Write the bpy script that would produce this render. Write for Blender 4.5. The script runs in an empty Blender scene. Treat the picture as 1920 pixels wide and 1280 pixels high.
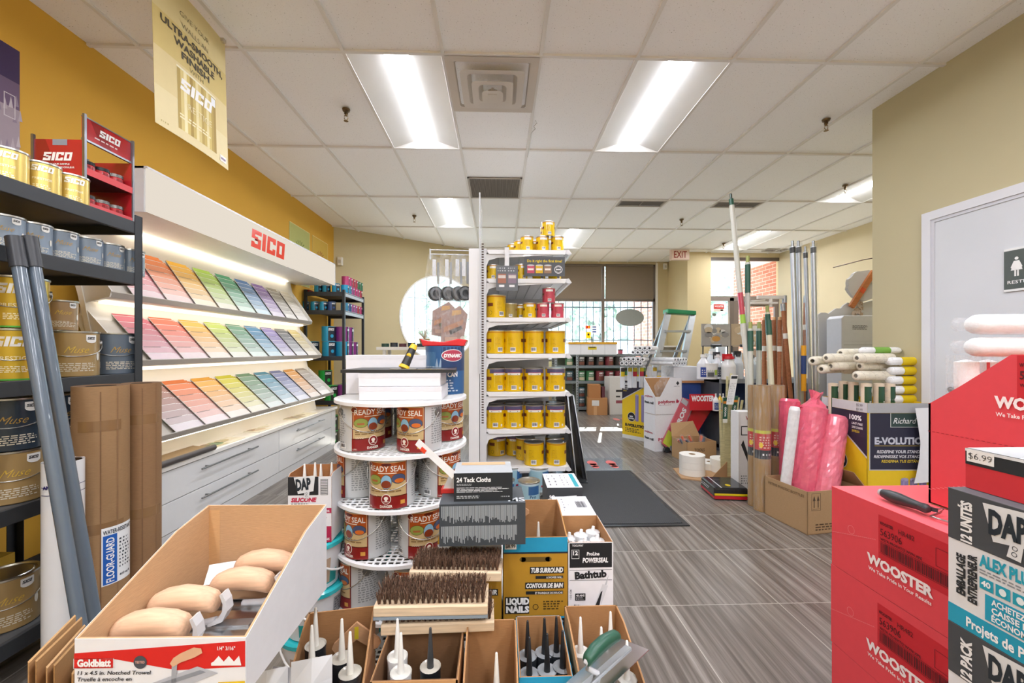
import bpy, math, random
from math import sin, cos, pi, radians
from mathutils import Vector, Matrix
random.seed(7)
D = bpy.data
SC = bpy.context.scene
COL = SC.collection

# ------------------------------------------------------------------ camera, sky, sun, exposure
CH, F, TH, HY = 1.2, 775.0, radians(1.85), 655.0      # eye height, focal length in pixels (1920 wide), yaw, horizon row
cam = D.cameras.new('camera'); cam.sensor_width = 36; cam.lens = F/1920*36; cam.shift_y = (HY-640)/1920
cam.clip_start = .05; cam.clip_end = 200
camo = D.objects.new('camera', cam); COL.objects.link(camo)
camo.location = (0, 0, CH); camo.rotation_euler = (pi/2, 0, -TH); SC.camera = camo
w = D.worlds.new('world'); SC.world = w; w.use_nodes = True
nt = w.node_tree; bg = nt.nodes['Background']
sky = nt.nodes.new('ShaderNodeTexSky'); sky.sky_type = 'HOSEK_WILKIE'; sky.turbidity = 3.0; sky.ground_albedo = .6
sky.sun_direction = Vector((.25, .75, .62)).normalized()
mixw = nt.nodes.new('ShaderNodeMix'); mixw.data_type = 'RGBA'; mixw.inputs[0].default_value = .55
mixw.inputs[7].default_value = (.62, .78, 1, 1)
nt.links.new(sky.outputs[0], mixw.inputs[6]); nt.links.new(mixw.outputs[2], bg.inputs[0]); bg.inputs[1].default_value = 2.6
sun = D.lights.new('sun', 'SUN'); sun.energy = 8; sun.angle = .009; sun.color = (1, .95, .86)
suno = D.objects.new('sun', sun); COL.objects.link(suno)
suno.rotation_euler = Vector((.22, .78, .66)).to_track_quat('Z', 'Y').to_euler(); suno.location = (4, 20, 14)
SC.view_settings.view_transform = 'Standard'; SC.view_settings.look = 'None'
SC.view_settings.exposure = 2.08; SC.view_settings.gamma = 1; SC.view_settings.use_curve_mapping = False
LAMP = 12.0            # strength of the ceiling troffers
SC.cycles.max_bounces = 8; SC.cycles.diffuse_bounces = 5; SC.cycles.transparent_max_bounces = 12
SC.cycles.sample_clamp_indirect = 8
CEIL, WL, WR, TILE = 3.03, -2.476, 2.875, .61

# ------------------------------------------------------------------ rays of the photograph, to read off places
def ray(px, py):
    a = (px-960)/F
    return (sin(TH)+a*cos(TH), cos(TH)-a*sin(TH), (HY-py)/F)
def aY(px, py, Y): r = ray(px, py); t = Y/r[1]; return Vector((r[0]*t, Y, CH+r[2]*t))
def aX(px, py, X): r = ray(px, py); t = X/r[0]; return Vector((X, r[1]*t, CH+r[2]*t))
def aZ(px, py, Z): r = ray(px, py); t = (Z-CH)/r[2]; return Vector((r[0]*t, r[1]*t, Z))

# ------------------------------------------------------------------ colours and materials
def L(h):
    if not isinstance(h, str): return h
    o = []
    for i in (0, 2, 4):
        c = int(h[i:i+2], 16)/255
        o.append(c/12.92 if c <= .04045 else ((c+.055)/1.055)**2.4)
    return tuple(o)
MATS = {}
KIND = {  # roughness, metallic, noise amount, noise scale, (stretch), bump, coat
    'matte': (.85, 0, .05, 18, None, 0, 0), 'card': (.6, 0, .03, 40, None, 0, 0), 'paper': (.7, 0, .02, 30, None, 0, 0),
    'gloss': (.22, 0, .02, 12, None, 0, .3), 'plastic': (.38, 0, .03, 25, None, 0, 0), 'paint': (.8, 0, .03, 3, None, .02, 0),
    'metal': (.28, 1, .06, 20, None, 0, 0), 'satin': (.42, 1, .08, 14, None, 0, 0), 'tin': (.3, .12, .03, 10, None, 0, .3), 'gold': (.32, .6, .03, 10, None, 0, .2),
    'rack': (.5, .3, .08, 20, None, 0, 0), 'kraft': (.8, 0, .12, 60, (1, 1, 12), .06, 0), 'wood': (.6, 0, .25, 9, (1, 14, 14), .05, 0),
    'bristle': (.9, 0, .3, 200, None, 0, 0), 'cloth': (.95, 0, .05, 150, None, .06, 0), 'blade': (.2, 1, .1, 8, None, 0, 0),
    'film': (.12, 0, 0, 10, None, 0, .4)}
def mat(kind):
    if kind in MATS: return MATS[kind]
    m = D.materials.new(kind); m.use_nodes = True; n = m.node_tree.nodes; l = m.node_tree.links
    b = n['Principled BSDF']; MATS[kind] = m
    if kind == 'glass':
        n.remove(b); t = n.new('ShaderNodeBsdfTransparent'); t.inputs[0].default_value = (.93, .97, .98, 1)
        g = n.new('ShaderNodeBsdfGlossy'); g.inputs['Roughness'].default_value = .02
        f = n.new('ShaderNodeFresnel'); f.inputs[0].default_value = 1.35
        x = n.new('ShaderNodeMixShader'); l.new(f.outputs[0], x.inputs[0]); l.new(t.outputs[0], x.inputs[1]); l.new(g.outputs[0], x.inputs[2])
        l.new(x.outputs[0], n['Material Output'].inputs[0]); return m
    if kind in ('clear', 'pinkfilm'):
        t = n.new('ShaderNodeBsdfTransparent'); x = n.new('ShaderNodeMixShader')
        no = n.new('ShaderNodeTexNoise'); no.inputs['Scale'].default_value = 9; r = n.new('ShaderNodeMapRange')
        r.inputs[1].default_value = .45; r.inputs[2].default_value = .8; r.inputs[3].default_value = .05; r.inputs[4].default_value = .3
        l.new(no.outputs[0], r.inputs[0]); l.new(r.outputs[0], x.inputs[0])
        b.inputs['Base Color'].default_value = (.85, .88, .9, 1); b.inputs['Roughness'].default_value = .15
        bp = n.new('ShaderNodeBump'); bp.inputs[0].default_value = .6; bp.inputs[1].default_value = .01
        l.new(no.outputs[0], bp.inputs['Height']); l.new(bp.outputs[0], b.inputs['Normal'])
        l.new(t.outputs[0], x.inputs[1]); l.new(b.outputs[0], x.inputs[2]); l.new(x.outputs[0], n['Material Output'].inputs[0]); return m
    if kind.startswith('emit'):
        _, col, s = kind.split(':'); e = n.new('ShaderNodeEmission'); e.inputs[0].default_value = (*L(col), 1); e.inputs[1].default_value = float(s)
        l.new(e.outputs[0], n['Material Output'].inputs[0]); return m
    ro, me, na, ns, st, bu, co = KIND[kind]
    at = n.new('ShaderNodeAttribute'); at.attribute_name = 'Col'
    no = n.new('ShaderNodeTexNoise'); no.inputs['Scale'].default_value = ns; no.inputs['Detail'].default_value = 4
    tc = n.new('ShaderNodeTexCoord'); mp = n.new('ShaderNodeMapping')
    if st: mp.inputs['Scale'].default_value = st
    l.new(tc.outputs['Object'], mp.inputs[0]); l.new(mp.outputs[0], no.inputs['Vector'])
    r = n.new('ShaderNodeMapRange'); r.inputs[1].default_value = .25; r.inputs[2].default_value = .75
    r.inputs[3].default_value = 1-na; r.inputs[4].default_value = 1+na*.6; l.new(no.outputs[0], r.inputs[0])
    x = n.new('ShaderNodeVectorMath'); x.operation = 'SCALE'; l.new(at.outputs['Color'], x.inputs[0]); l.new(r.outputs[0], x.inputs['Scale'])
    l.new(x.outputs[0], b.inputs['Base Color']); b.inputs['Roughness'].default_value = ro; b.inputs['Metallic'].default_value = me
    b.inputs['Coat Weight'].default_value = co
    if kind == 'film': b.inputs['Alpha'].default_value = .35
    if bu:
        bp = n.new('ShaderNodeBump'); bp.inputs[0].default_value = bu*3; bp.inputs[1].default_value = .002
        l.new(no.outputs[0], bp.inputs['Height']); l.new(bp.outputs[0], b.inputs['Normal'])
    return m

# ------------------------------------------------------------------ mesh builder
class MB:
    def __init__(s): s.v = []; s.f = []; s.m = []; s.c = []; s.s = []; s.X = None
    def add(s, vs, fs, mt, c, sm=False):
        b = len(s.v)
        s.v += [tuple(s.X @ Vector(p)) if s.X else tuple(p) for p in vs]; c = L(c)
        for f in fs: s.f.append([i+b for i in f]); s.m.append(mt); s.c.append(c); s.s.append(sm)
        return s
    def box(s, x0, y0, z0, x1, y1, z1, c='ffffff', mt='card', skip=''):
        v = [(x0,y0,z0),(x1,y0,z0),(x1,y1,z0),(x0,y1,z0),(x0,y0,z1),(x1,y0,z1),(x1,y1,z1),(x0,y1,z1)]
        fs = {'b':(0,3,2,1),'t':(4,5,6,7),'f':(0,1,5,4),'k':(2,3,7,6),'r':(1,2,6,5),'l':(3,0,4,7)}
        return s.add(v, [f for k, f in fs.items() if k not in skip], mt, c)
    def hexa(s, v, c='ffffff', mt='card'):      # eight corners: bottom loop then top loop
        return s.add(v, [(0,3,2,1),(4,5,6,7),(0,1,5,4),(2,3,7,6),(1,2,6,5),(3,0,4,7)], mt, c)
    def prism(s, poly, a0, a1, ax='y', c='ffffff', mt='card'):   # outline in the plane square to ax, extruded a0..a1
        g = {'y': lambda p, a: (p[0], a, p[1]), 'x': lambda p, a: (a, p[0], p[1]), 'z': lambda p, a: (p[0], p[1], a)}[ax]
        n = len(poly); v = [g(p, a0) for p in poly]+[g(p, a1) for p in poly]
        return s.add(v, [tuple(range(n)), tuple(range(2*n-1, n-1, -1))]+[(i, i+n, (i+1) % n+n, (i+1) % n) for i in range(n)], mt, c)
    def lathe(s, pts, n=24, c='ffffff', mt='card', o=(0,0,0), soft=False, ax='z', cols=None, sx=1, sy=1):
        def P(r, z, i):
            a = 2*pi*i/n; p = (r*cos(a)*sx, r*sin(a)*sy, z)
            if ax == 'y': p = (p[0], p[2], p[1])
            if ax == 'x': p = (p[2], p[0], p[1])
            return (p[0]+o[0], p[1]+o[1], p[2]+o[2])
        if soft:
            v = [P(r, z, i) for r, z in pts for i in range(n)]
            fs = [(j*n+i, j*n+(i+1) % n, (j+1)*n+(i+1) % n, (j+1)*n+i) for j in range(len(pts)-1) for i in range(n)]
            return s.add(v, fs, mt, c, True)
        for j in range(len(pts)-1):
            (r0, z0), (r1, z1) = pts[j], pts[j+1]
            cc = cols[j] if cols else c
            v = [P(r0, z0, i) for i in range(n)]+[P(r1, z1, i) for i in range(n)]
            s.add(v, [(i, (i+1) % n, n+(i+1) % n, n+i) for i in range(n)], mt, cc, True)
        return s
    def cyl(s, p0, p1, r0, r1=None, n=12, c='ffffff', mt='plastic', caps=True):
        r1 = r0 if r1 is None else r1; p0 = Vector(p0); p1 = Vector(p1); q = (p1-p0).to_track_quat('Z', 'Y')
        ring = lambda p, r: [p+q @ Vector((r*cos(2*pi*i/n), r*sin(2*pi*i/n), 0)) for i in range(n)]
        v = ring(p0, r0)+ring(p1, r1)
        s.add(v, [(i, (i+1) % n, n+(i+1) % n, n+i) for i in range(n)], mt, c, True)
        if caps: s.add(v, [tuple(range(n-1, -1, -1)), tuple(range(n, 2*n))], mt, c)
        return s
    def tube(s, pts, r, n=6, c='ffffff', mt='metal', close=False):
        pts = [Vector(p) for p in pts]; k = len(pts); v = []
        up = Vector((0, 0, 1))
        for i, p in enumerate(pts):
            d = (pts[(i+1) % k] if (close or i < k-1) else p)-(pts[i-1] if (close or i > 0) else p)
            d.normalize(); a = d.cross(up)
            if a.length < .05: a = d.cross(Vector((1, 0, 0)))
            a.normalize(); b = d.cross(a); v += [p+a*(r*cos(2*pi*j/n))+b*(r*sin(2*pi*j/n)) for j in range(n)]
        fs = [(i*n+j, ((i+1) % k)*n+j, ((i+1) % k)*n+(j+1) % n, i*n+(j+1) % n) for i in range(k if close else k-1) for j in range(n)]
        s.add(v, fs, mt, c, True)
        if not close: s.add(v, [tuple(range(n)), tuple(range(k*n-1, (k-1)*n-1, -1))], mt, c)
        return s
    def build(s, name, parent=None, bevel=0, loc=None, rz=0, sub=0, seg=2):
        me = D.meshes.new(name); me.from_pydata(s.v, [], s.f)
        ks = list(dict.fromkeys(s.m))
        for k in ks: me.materials.append(mat(k))
        ix = {k: i for i, k in enumerate(ks)}
        me.polygons.foreach_set('material_index', [ix[k] for k in s.m]); me.polygons.foreach_set('use_smooth', s.s)
        at = me.color_attributes.new('Col', 'FLOAT_COLOR', 'CORNER'); buf = []
        for f, c in zip(s.f, s.c): buf += [c[0], c[1], c[2], 1]*len(f)
        at.data.foreach_set('color', buf); me.update()
        o = D.objects.new(name, me); COL.objects.link(o)
        if parent: o.parent = parent
        if loc: o.location = loc
        o.rotation_euler.z = rz
        if bevel:
            b = o.modifiers.new('b', 'BEVEL'); b.width = bevel; b.segments = seg; b.limit_method = 'ANGLE'; b.angle_limit = 1.0
        if sub: b = o.modifiers.new('s', 'SUBSURF'); b.levels = b.render_levels = sub
        return o

TXT = {}
def glyphs(t, bold, sh, sp):
    k = (t, bold, sh, sp)
    if k not in TXT:
        cu = D.curves.new('t', 'FONT'); cu.body = t; cu.size = 1; cu.offset = bold; cu.shear = sh; cu.space_character = sp; cu.resolution_u = 2
        o = D.objects.new('t', cu); COL.objects.link(o); dg = bpy.context.evaluated_depsgraph_get(); dg.update()
        me = o.evaluated_get(dg).to_mesh(); v = [(p.co.x, p.co.y) for p in me.vertices]; f = [tuple(q.vertices) for q in me.polygons]
        o.evaluated_get(dg).to_mesh_clear(); D.objects.remove(o); D.curves.remove(cu)
        x0 = min(p[0] for p in v); x1 = max(p[0] for p in v); TXT[k] = ([(x-x0, y) for x, y in v], f, x1-x0)
    return TXT[k]
CAP = .69
class Flat:                                   # a flat printable face: origin, unit directions right and up
    curved = False
    def __init__(s, mb, o, u, v, mt='card', e=.0005):
        s.mb = mb; s.o = Vector(o); s.u = Vector(u); s.v = Vector(v); s.n = s.u.cross(s.v).normalized(); s.mt = mt; s.e = e
    def P(s, a, b, k): return s.o+s.u*a+s.v*b+s.n*(s.e*k)
    def nrm(s): return 1
    def rect(s, a0, b0, a1, b1, c, k=1, mt=None):
        n = max(1, int(abs(a1-a0)/.008)) if s.curved else 1; v = []
        for i in range(n+1):
            a = a0+(a1-a0)*i/n; v += [s.P(a, b0, k), s.P(a, b1, k)]
        s.mb.add(v, [(2*i, 2*i+2, 2*i+3, 2*i+1) for i in range(n)], mt or s.mt, c, s.curved); return s
    def oval(s, a, b, ra, rb, c, k=1, n=12):
        v = []
        for i in range(n+1):
            x = -cos(pi*i/n); h = math.sqrt(max(0, 1-x*x))*rb; v += [s.P(a+x*ra, b-h, k), s.P(a+x*ra, b+h, k)]
        s.mb.add(v, [(2*i, 2*i+2, 2*i+3, 2*i+1) for i in range(n)], s.mt, c, s.curved); return s
    def ring(s, a, b, ra, rb, t, c, k=1, n=24):
        v = []
        for i in range(n): x = 2*pi*i/n; v += [s.P(a+ra*cos(x), b+rb*sin(x), k), s.P(a+(ra-t)*cos(x), b+(rb-t)*sin(x), k)]
        s.mb.add(v, [(2*i, (2*i+2) % (2*n), (2*i+3) % (2*n), 2*i+1) for i in range(n)], s.mt, c); return s
    def poly(s, pts, c, k=1): s.mb.add([s.P(a, b, k) for a, b in pts], [tuple(range(len(pts)))], s.mt, c); return s
    def frame(s, a0, b0, a1, b1, t, c, k=1):
        s.rect(a0, b0, a1, b0+t, c, k); s.rect(a0, b1-t, a1, b1, c, k); s.rect(a0, b0+t, a0+t, b1-t, c, k); s.rect(a1-t, b0+t, a1, b1-t, c, k); return s
    def text(s, a, b, t, h, c='ffffff', w=None, bold=.02, sh=0, al='l', k=3, rot=0, sp=1.0):
        v, f, W = glyphs(t, bold, sh, sp); q = h/CAP; qx = w/W if w else q; tw = W*qx
        off = {'l': 0, 'c': -tw/2, 'r': -tw}[al]; cr, sr = cos(rot), sin(rot); o = []
        for x, y in v:
            X = x*qx+off; Y = y*q; o.append(s.P(a+X*cr-Y*sr, b+X*sr+Y*cr, k))
        s.mb.add(o, f, s.mt, c, False); return s
    def sico(s, a, b, h, c, w, al='l', k=3, sh=.2):       # the blocky four-letter logo
        x0 = a-(w/2 if al == 'c' else 0); lw = w/3.9; g = lw*.13; t = lw*.34; q = h*.24
        def R(x, y, X, Y): s.mb.add([s.P(x0+p+sh*r, b+r, k) for p, r in ((x, y), (X, y), (X, Y), (x, Y))], [(0, 1, 2, 3)], s.mt, c)
        x = 0; m = h/2
        R(x, h-q, x+lw, h); R(x, m, x+t, h-q); R(x+t, m-q/2+q*.5-q*.3, x+lw-t, m+q*.6); R(x+lw-t, q, x+lw, m+q*.2); R(x, 0, x+lw, q); R(x, q, x+t, q*1.35); R(x+t, m-q*.4, x+lw-t, m); x += lw+g
        R(x, 0, x+t*1.15, h); x += t*1.15+g
        R(x, q, x+t, h-q); R(x, 0, x+lw, q); R(x, h-q, x+lw, h); R(x+lw-t, q, x+lw, q*1.5); R(x+lw-t, h-q*1.5, x+lw, h-q); x += lw+g
        R(x, 0, x+t, h); R(x+lw-t, 0, x+lw, h); R(x+t, 0, x+lw-t, q); R(x+t, h-q, x+lw-t, h); return s
    def para(s, a0, b0, a1, b1, n, c, k=2, fill=.5):        # rows of print too small to read
        rh = (b1-b0)/n; R = random.Random(int(a0*9999)+n)
        for i in range(n):
            y = b1-rh*(i+1)+rh*.25; x = a0; end = a1-(a1-a0)*R.random()*.3
            while x < end:
                wd = (a1-a0)*(.05+.12*R.random()); s.rect(x, y, min(x+wd, end), y+rh*fill, c, k); x += wd+rh*.5
        return s
    def bars(s, a0, b0, a1, b1, k=3, bg='ffffff', c='22222a'):
        if bg: s.rect(a0, b0, a1, b1, bg, k-1)
        R = random.Random(5); x = a0+(a1-a0)*.07; e = a1-(a1-a0)*.07; u = (a1-a0)/34
        while x < e: wd = u*R.choice((.6, 1, 1.6)); s.rect(x, b0+(b1-b0)*.22, min(x+wd, e), b1-(b1-b0)*.08, c, k); x += wd+u*R.choice((.7, 1.2))
        return s
class Cyl(Flat):                              # the printable side of a cylinder; a = arc length from the front (-Y), b = height
    curved = True
    def __init__(s, mb, r, z0=0, th0=-pi/2, o=(0, 0), mt='tin', e=.0006, r1=None, h=1):
        s.mb = mb; s.r = r; s.z0 = z0; s.th = th0; s.oo = o; s.mt = mt; s.e = e; s.r1 = r if r1 is None else r1; s.h = h
    def P(s, a, b, k):
        t = s.th+a/s.r; r = s.r+(s.r1-s.r)*b/s.h+s.e*k
        return Vector((s.oo[0]+r*cos(t), s.oo[1]+r*sin(t), s.z0+b))

# ------------------------------------------------------------------ things, parts, copies
def tag(o, label, cat, group=None, kind=None):
    o['label'] = label; o['category'] = cat
    if group: o['group'] = group
    if kind: o['kind'] = kind
    return o
def T(name, label, cat, loc=(0, 0, 0), rz=0, group=None):
    o = D.objects.new(name, None); COL.objects.link(o); o.empty_display_size = .05; o.location = loc; o.rotation_euler.z = rz
    return tag(o, label, cat, group)
KIDS = {}
def copy_tree(o, parent=None):
    c = o.copy(); COL.objects.link(c); c.parent = parent
    for ch in o.children: copy_tree(ch, c)
    return c
PROTO = {}
def place(key, make, loc, label, rz=0, group=None):
    """The first call builds the thing itself; later calls copy it with its parts."""
    if key not in PROTO: o = PROTO[key] = make()
    else: o = copy_tree(PROTO[key])
    o.location = loc; o.rotation_euler = (0, 0, rz); o['label'] = label
    if group: o['group'] = group
    return o
def struct(o, name=None): o['kind'] = 'structure'; return o
ORD = ['first', 'second', 'third', 'fourth', 'fifth', 'sixth', 'seventh', 'eighth', 'ninth', 'tenth', 'eleventh', 'twelfth', 'thirteenth', 'fourteenth', 'fifteenth']
# ================================================================== THE ROOM
def proc(name, build):
    m = D.materials.new(name); m.use_nodes = True; n = m.node_tree.nodes; l = m.node_tree.links; build(n, l, n['Principled BSDF']); MATS[name] = m
def grid_lines(n, l, vec, ax, size, off, half):
    s = n.new('ShaderNodeSeparateXYZ'); l.new(vec, s.inputs[0])
    a = n.new('ShaderNodeMath'); a.operation = 'SUBTRACT'; l.new(s.outputs[ax], a.inputs[0]); a.inputs[1].default_value = off
    d = n.new('ShaderNodeMath'); d.operation = 'DIVIDE'; l.new(a.outputs[0], d.inputs[0]); d.inputs[1].default_value = size
    f = n.new('ShaderNodeMath'); f.operation = 'FRACT'; l.new(d.outputs[0], f.inputs[0])
    b = n.new('ShaderNodeMath'); b.operation = 'SUBTRACT'; l.new(f.outputs[0], b.inputs[0]); b.inputs[1].default_value = .5
    c = n.new('ShaderNodeMath'); c.operation = 'ABSOLUTE'; l.new(b.outputs[0], c.inputs[0])
    g = n.new('ShaderNodeMath'); g.operation = 'GREATER_THAN'; l.new(c.outputs[0], g.inputs[0]); g.inputs[1].default_value = .5-half/size
    fl = n.new('ShaderNodeMath'); fl.operation = 'FLOOR'; l.new(d.outputs[0], fl.inputs[0])
    return g.outputs[0], fl.outputs[0]
def floor_m(n, l, b):
    tc = n.new('ShaderNodeTexCoord'); gx, ix = grid_lines(n, l, tc.outputs['Object'], 0, .52, .285, .0022); gy, iy = grid_lines(n, l, tc.outputs['Object'], 1, .52, .353, .0022)
    mx = n.new('ShaderNodeMath'); mx.operation = 'MAXIMUM'; l.new(gx, mx.inputs[0]); l.new(gy, mx.inputs[1])
    cb = n.new('ShaderNodeCombineXYZ'); l.new(ix, cb.inputs[0]); l.new(iy, cb.inputs[1])
    wn = n.new('ShaderNodeTexWhiteNoise'); wn.noise_dimensions = '2D'; l.new(cb.outputs[0], wn.inputs[0])
    sc = n.new('ShaderNodeVectorMath'); sc.operation = 'SCALE'; sc.inputs['Scale'].default_value = 9; l.new(wn.outputs['Color'], sc.inputs[0])
    ad = n.new('ShaderNodeVectorMath'); ad.operation = 'ADD'; l.new(tc.outputs['Object'], ad.inputs[0]); l.new(sc.outputs[0], ad.inputs[1])
    mp = n.new('ShaderNodeMapping'); mp.inputs['Scale'].default_value = (38, 1.1, 1); l.new(ad.outputs[0], mp.inputs[0])
    no = n.new('ShaderNodeTexNoise'); no.inputs['Scale'].default_value = 1; no.inputs['Detail'].default_value = 7; no.inputs['Roughness'].default_value = .65; no.inputs['Distortion'].default_value = .25
    l.new(mp.outputs[0], no.inputs['Vector'])
    r = n.new('ShaderNodeValToRGB'); e = r.color_ramp.elements
    e[0].position = .3; e[0].color = (*L('50473f'), 1); e[1].position = .74; e[1].color = (*L('a19a92'), 1)
    for p, h in ((.42, '625a52'), (.5, '736b63'), (.58, '827b73')): q = e.new(p); q.color = (*L(h), 1)
    l.new(no.outputs[0], r.inputs[0])
    br = n.new('ShaderNodeMix'); br.data_type = 'RGBA'; l.new(mx.outputs[0], br.inputs[0]); l.new(r.outputs[0], br.inputs[6]); br.inputs[7].default_value = (*L('aaa49a'), 1)
    l.new(br.outputs[2], b.inputs['Base Color']); b.inputs['Roughness'].default_value = .34
    bp = n.new('ShaderNodeBump'); bp.inputs[0].default_value = .12; bp.inputs[1].default_value = .002; l.new(no.outputs[0], bp.inputs['Height']); l.new(bp.outputs[0], b.inputs['Normal'])
proc('floor_tile', floor_m)
def ceil_m(n, l, b):
    tc = n.new('ShaderNodeTexCoord'); no = n.new('ShaderNodeTexNoise'); no.inputs['Scale'].default_value = 120; no.inputs['Detail'].default_value = 3
    l.new(tc.outputs['Object'], no.inputs['Vector']); r = n.new('ShaderNodeValToRGB'); e = r.color_ramp.elements
    e[0].position = .27; e[0].color = (*L('b5b2ac'), 1); e[1].position = .36; e[1].color = (*L('f6f5f4'), 1); l.new(no.outputs[0], r.inputs[0])
    l.new(r.outputs[0], b.inputs['Base Color']); b.inputs['Roughness'].default_value = .9
    bp = n.new('ShaderNodeBump'); bp.inputs[0].default_value = .25; bp.inputs[1].default_value = .002; l.new(no.outputs[0], bp.inputs['Height']); l.new(bp.outputs[0], b.inputs['Normal'])
proc('ceiling_tile', ceil_m)
def brick_m(n, l, b):
    tc = n.new('ShaderNodeTexCoord'); mp = n.new('ShaderNodeMapping'); mp.inputs['Rotation'].default_value = (pi/2, 0, 0)
    sx = n.new('ShaderNodeSeparateXYZ'); l.new(tc.outputs['Object'], sx.inputs[0]); a = n.new('ShaderNodeMath'); a.operation = 'ADD'; l.new(sx.outputs[0], a.inputs[0]); l.new(sx.outputs[1], a.inputs[1])
    cb = n.new('ShaderNodeCombineXYZ'); l.new(a.outputs[0], cb.inputs[0]); l.new(sx.outputs[2], cb.inputs[1])
    t = n.new('ShaderNodeTexBrick'); l.new(cb.outputs[0], t.inputs['Vector']); t.inputs['Scale'].default_value = 1
    t.inputs['Brick Width'].default_value = .22; t.inputs['Row Height'].default_value = .075; t.inputs['Mortar Size'].default_value = .006
    t.inputs['Color1'].default_value = (*L('c88a76'), 1); t.inputs['Color2'].default_value = (*L('b87460'), 1); t.inputs['Mortar'].default_value = (*L('d8cabf'), 1)
    l.new(t.outputs[0], b.inputs['Base Color']); b.inputs['Roughness'].default_value = .9
proc('brick', brick_m)
def mat_m(n, l, b):
    tc = n.new('ShaderNodeTexCoord'); w_ = n.new('ShaderNodeTexWave'); w_.inputs['Scale'].default_value = 45; w_.bands_direction = 'DIAGONAL'; w_.inputs['Distortion'].default_value = 2
    l.new(tc.outputs['Object'], w_.inputs['Vector']); r = n.new('ShaderNodeValToRGB'); r.color_ramp.elements[0].color = (*L('2e3032'), 1); r.color_ramp.elements[1].color = (*L('505254'), 1)
    l.new(w_.outputs[0], r.inputs[0]); l.new(r.outputs[0], b.inputs['Base Color']); b.inputs['Roughness'].default_value = .95
    bp = n.new('ShaderNodeBump'); bp.inputs[0].default_value = .5; bp.inputs[1].default_value = .003; l.new(w_.outputs[0], bp.inputs['Height']); l.new(bp.outputs[0], b.inputs['Normal'])
proc('mat_pile', mat_m)

struct(MB().box(-2.6, -3.2, -.1, 5.6, 8.75, 0, mt='floor_tile').build('floor'))
struct(MB().box(-2.6, -3.2, CEIL+.012, 5.6, 8.75, CEIL+.1, mt='ceiling_tile').build('ceiling'))
g = MB()                                                     # the T-bars of the ceiling, pattern of the ceiling
x = -.347-TILE*4
while x < 5.6: g.box(x-.011, -3.2, CEIL-.002, x+.011, 8.7, CEIL+.013, 'e4e1dc', 'paint'); x += TILE
y = 2.575-1.22*5
while y < 8.7: g.box(-2.5, y-.011, CEIL-.0025, 5.6, y+.011, CEIL+.0125, 'e4e1dc', 'paint'); y += 1.22
struct(g.build('trim_ceiling_grid'))
def wall(name, x0, y0, x1, y1, c, z0=0, z1=CEIL+.1, t=.1, holes=()):
    """wall from (x0,y0) to (x1,y1), its room face on that line, thickness to the left of the direction; holes are (a0,z0,a1,z1)."""
    d = Vector((x1-x0, y1-y0)); ln = d.length; d.normalize(); a = math.atan2(d.y, d.x)
    mb = MB(); xs = sorted({0, ln, *[h[0] for h in holes], *[h[2] for h in holes]}); zs = sorted({z0, z1, *[h[1] for h in holes], *[h[3] for h in holes]})
    for i in range(len(xs)-1):
        for j in range(len(zs)-1):
            cx, cz = (xs[i]+xs[i+1])/2, (zs[j]+zs[j+1])/2
            if any(h[0] < cx < h[2] and h[1] < cz < h[3] for h in holes): continue
            mb.box(xs[i], 0, zs[j], xs[i+1], t, zs[j+1], c, 'paint')
    return struct(mb.build(name, loc=(x0, y0, 0), rz=a))
BEIGE = 'cdbf97'; YEL = 'd9a93c'
wall('wall_left', WL, -3.1, WL, 6.29, YEL, t=.1)
P0, P1 = Vector((WL, 6.29)), Vector((.85, 8.58)); BLd = (P1-P0).normalized(); BLl = (P1-P0).length
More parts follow.
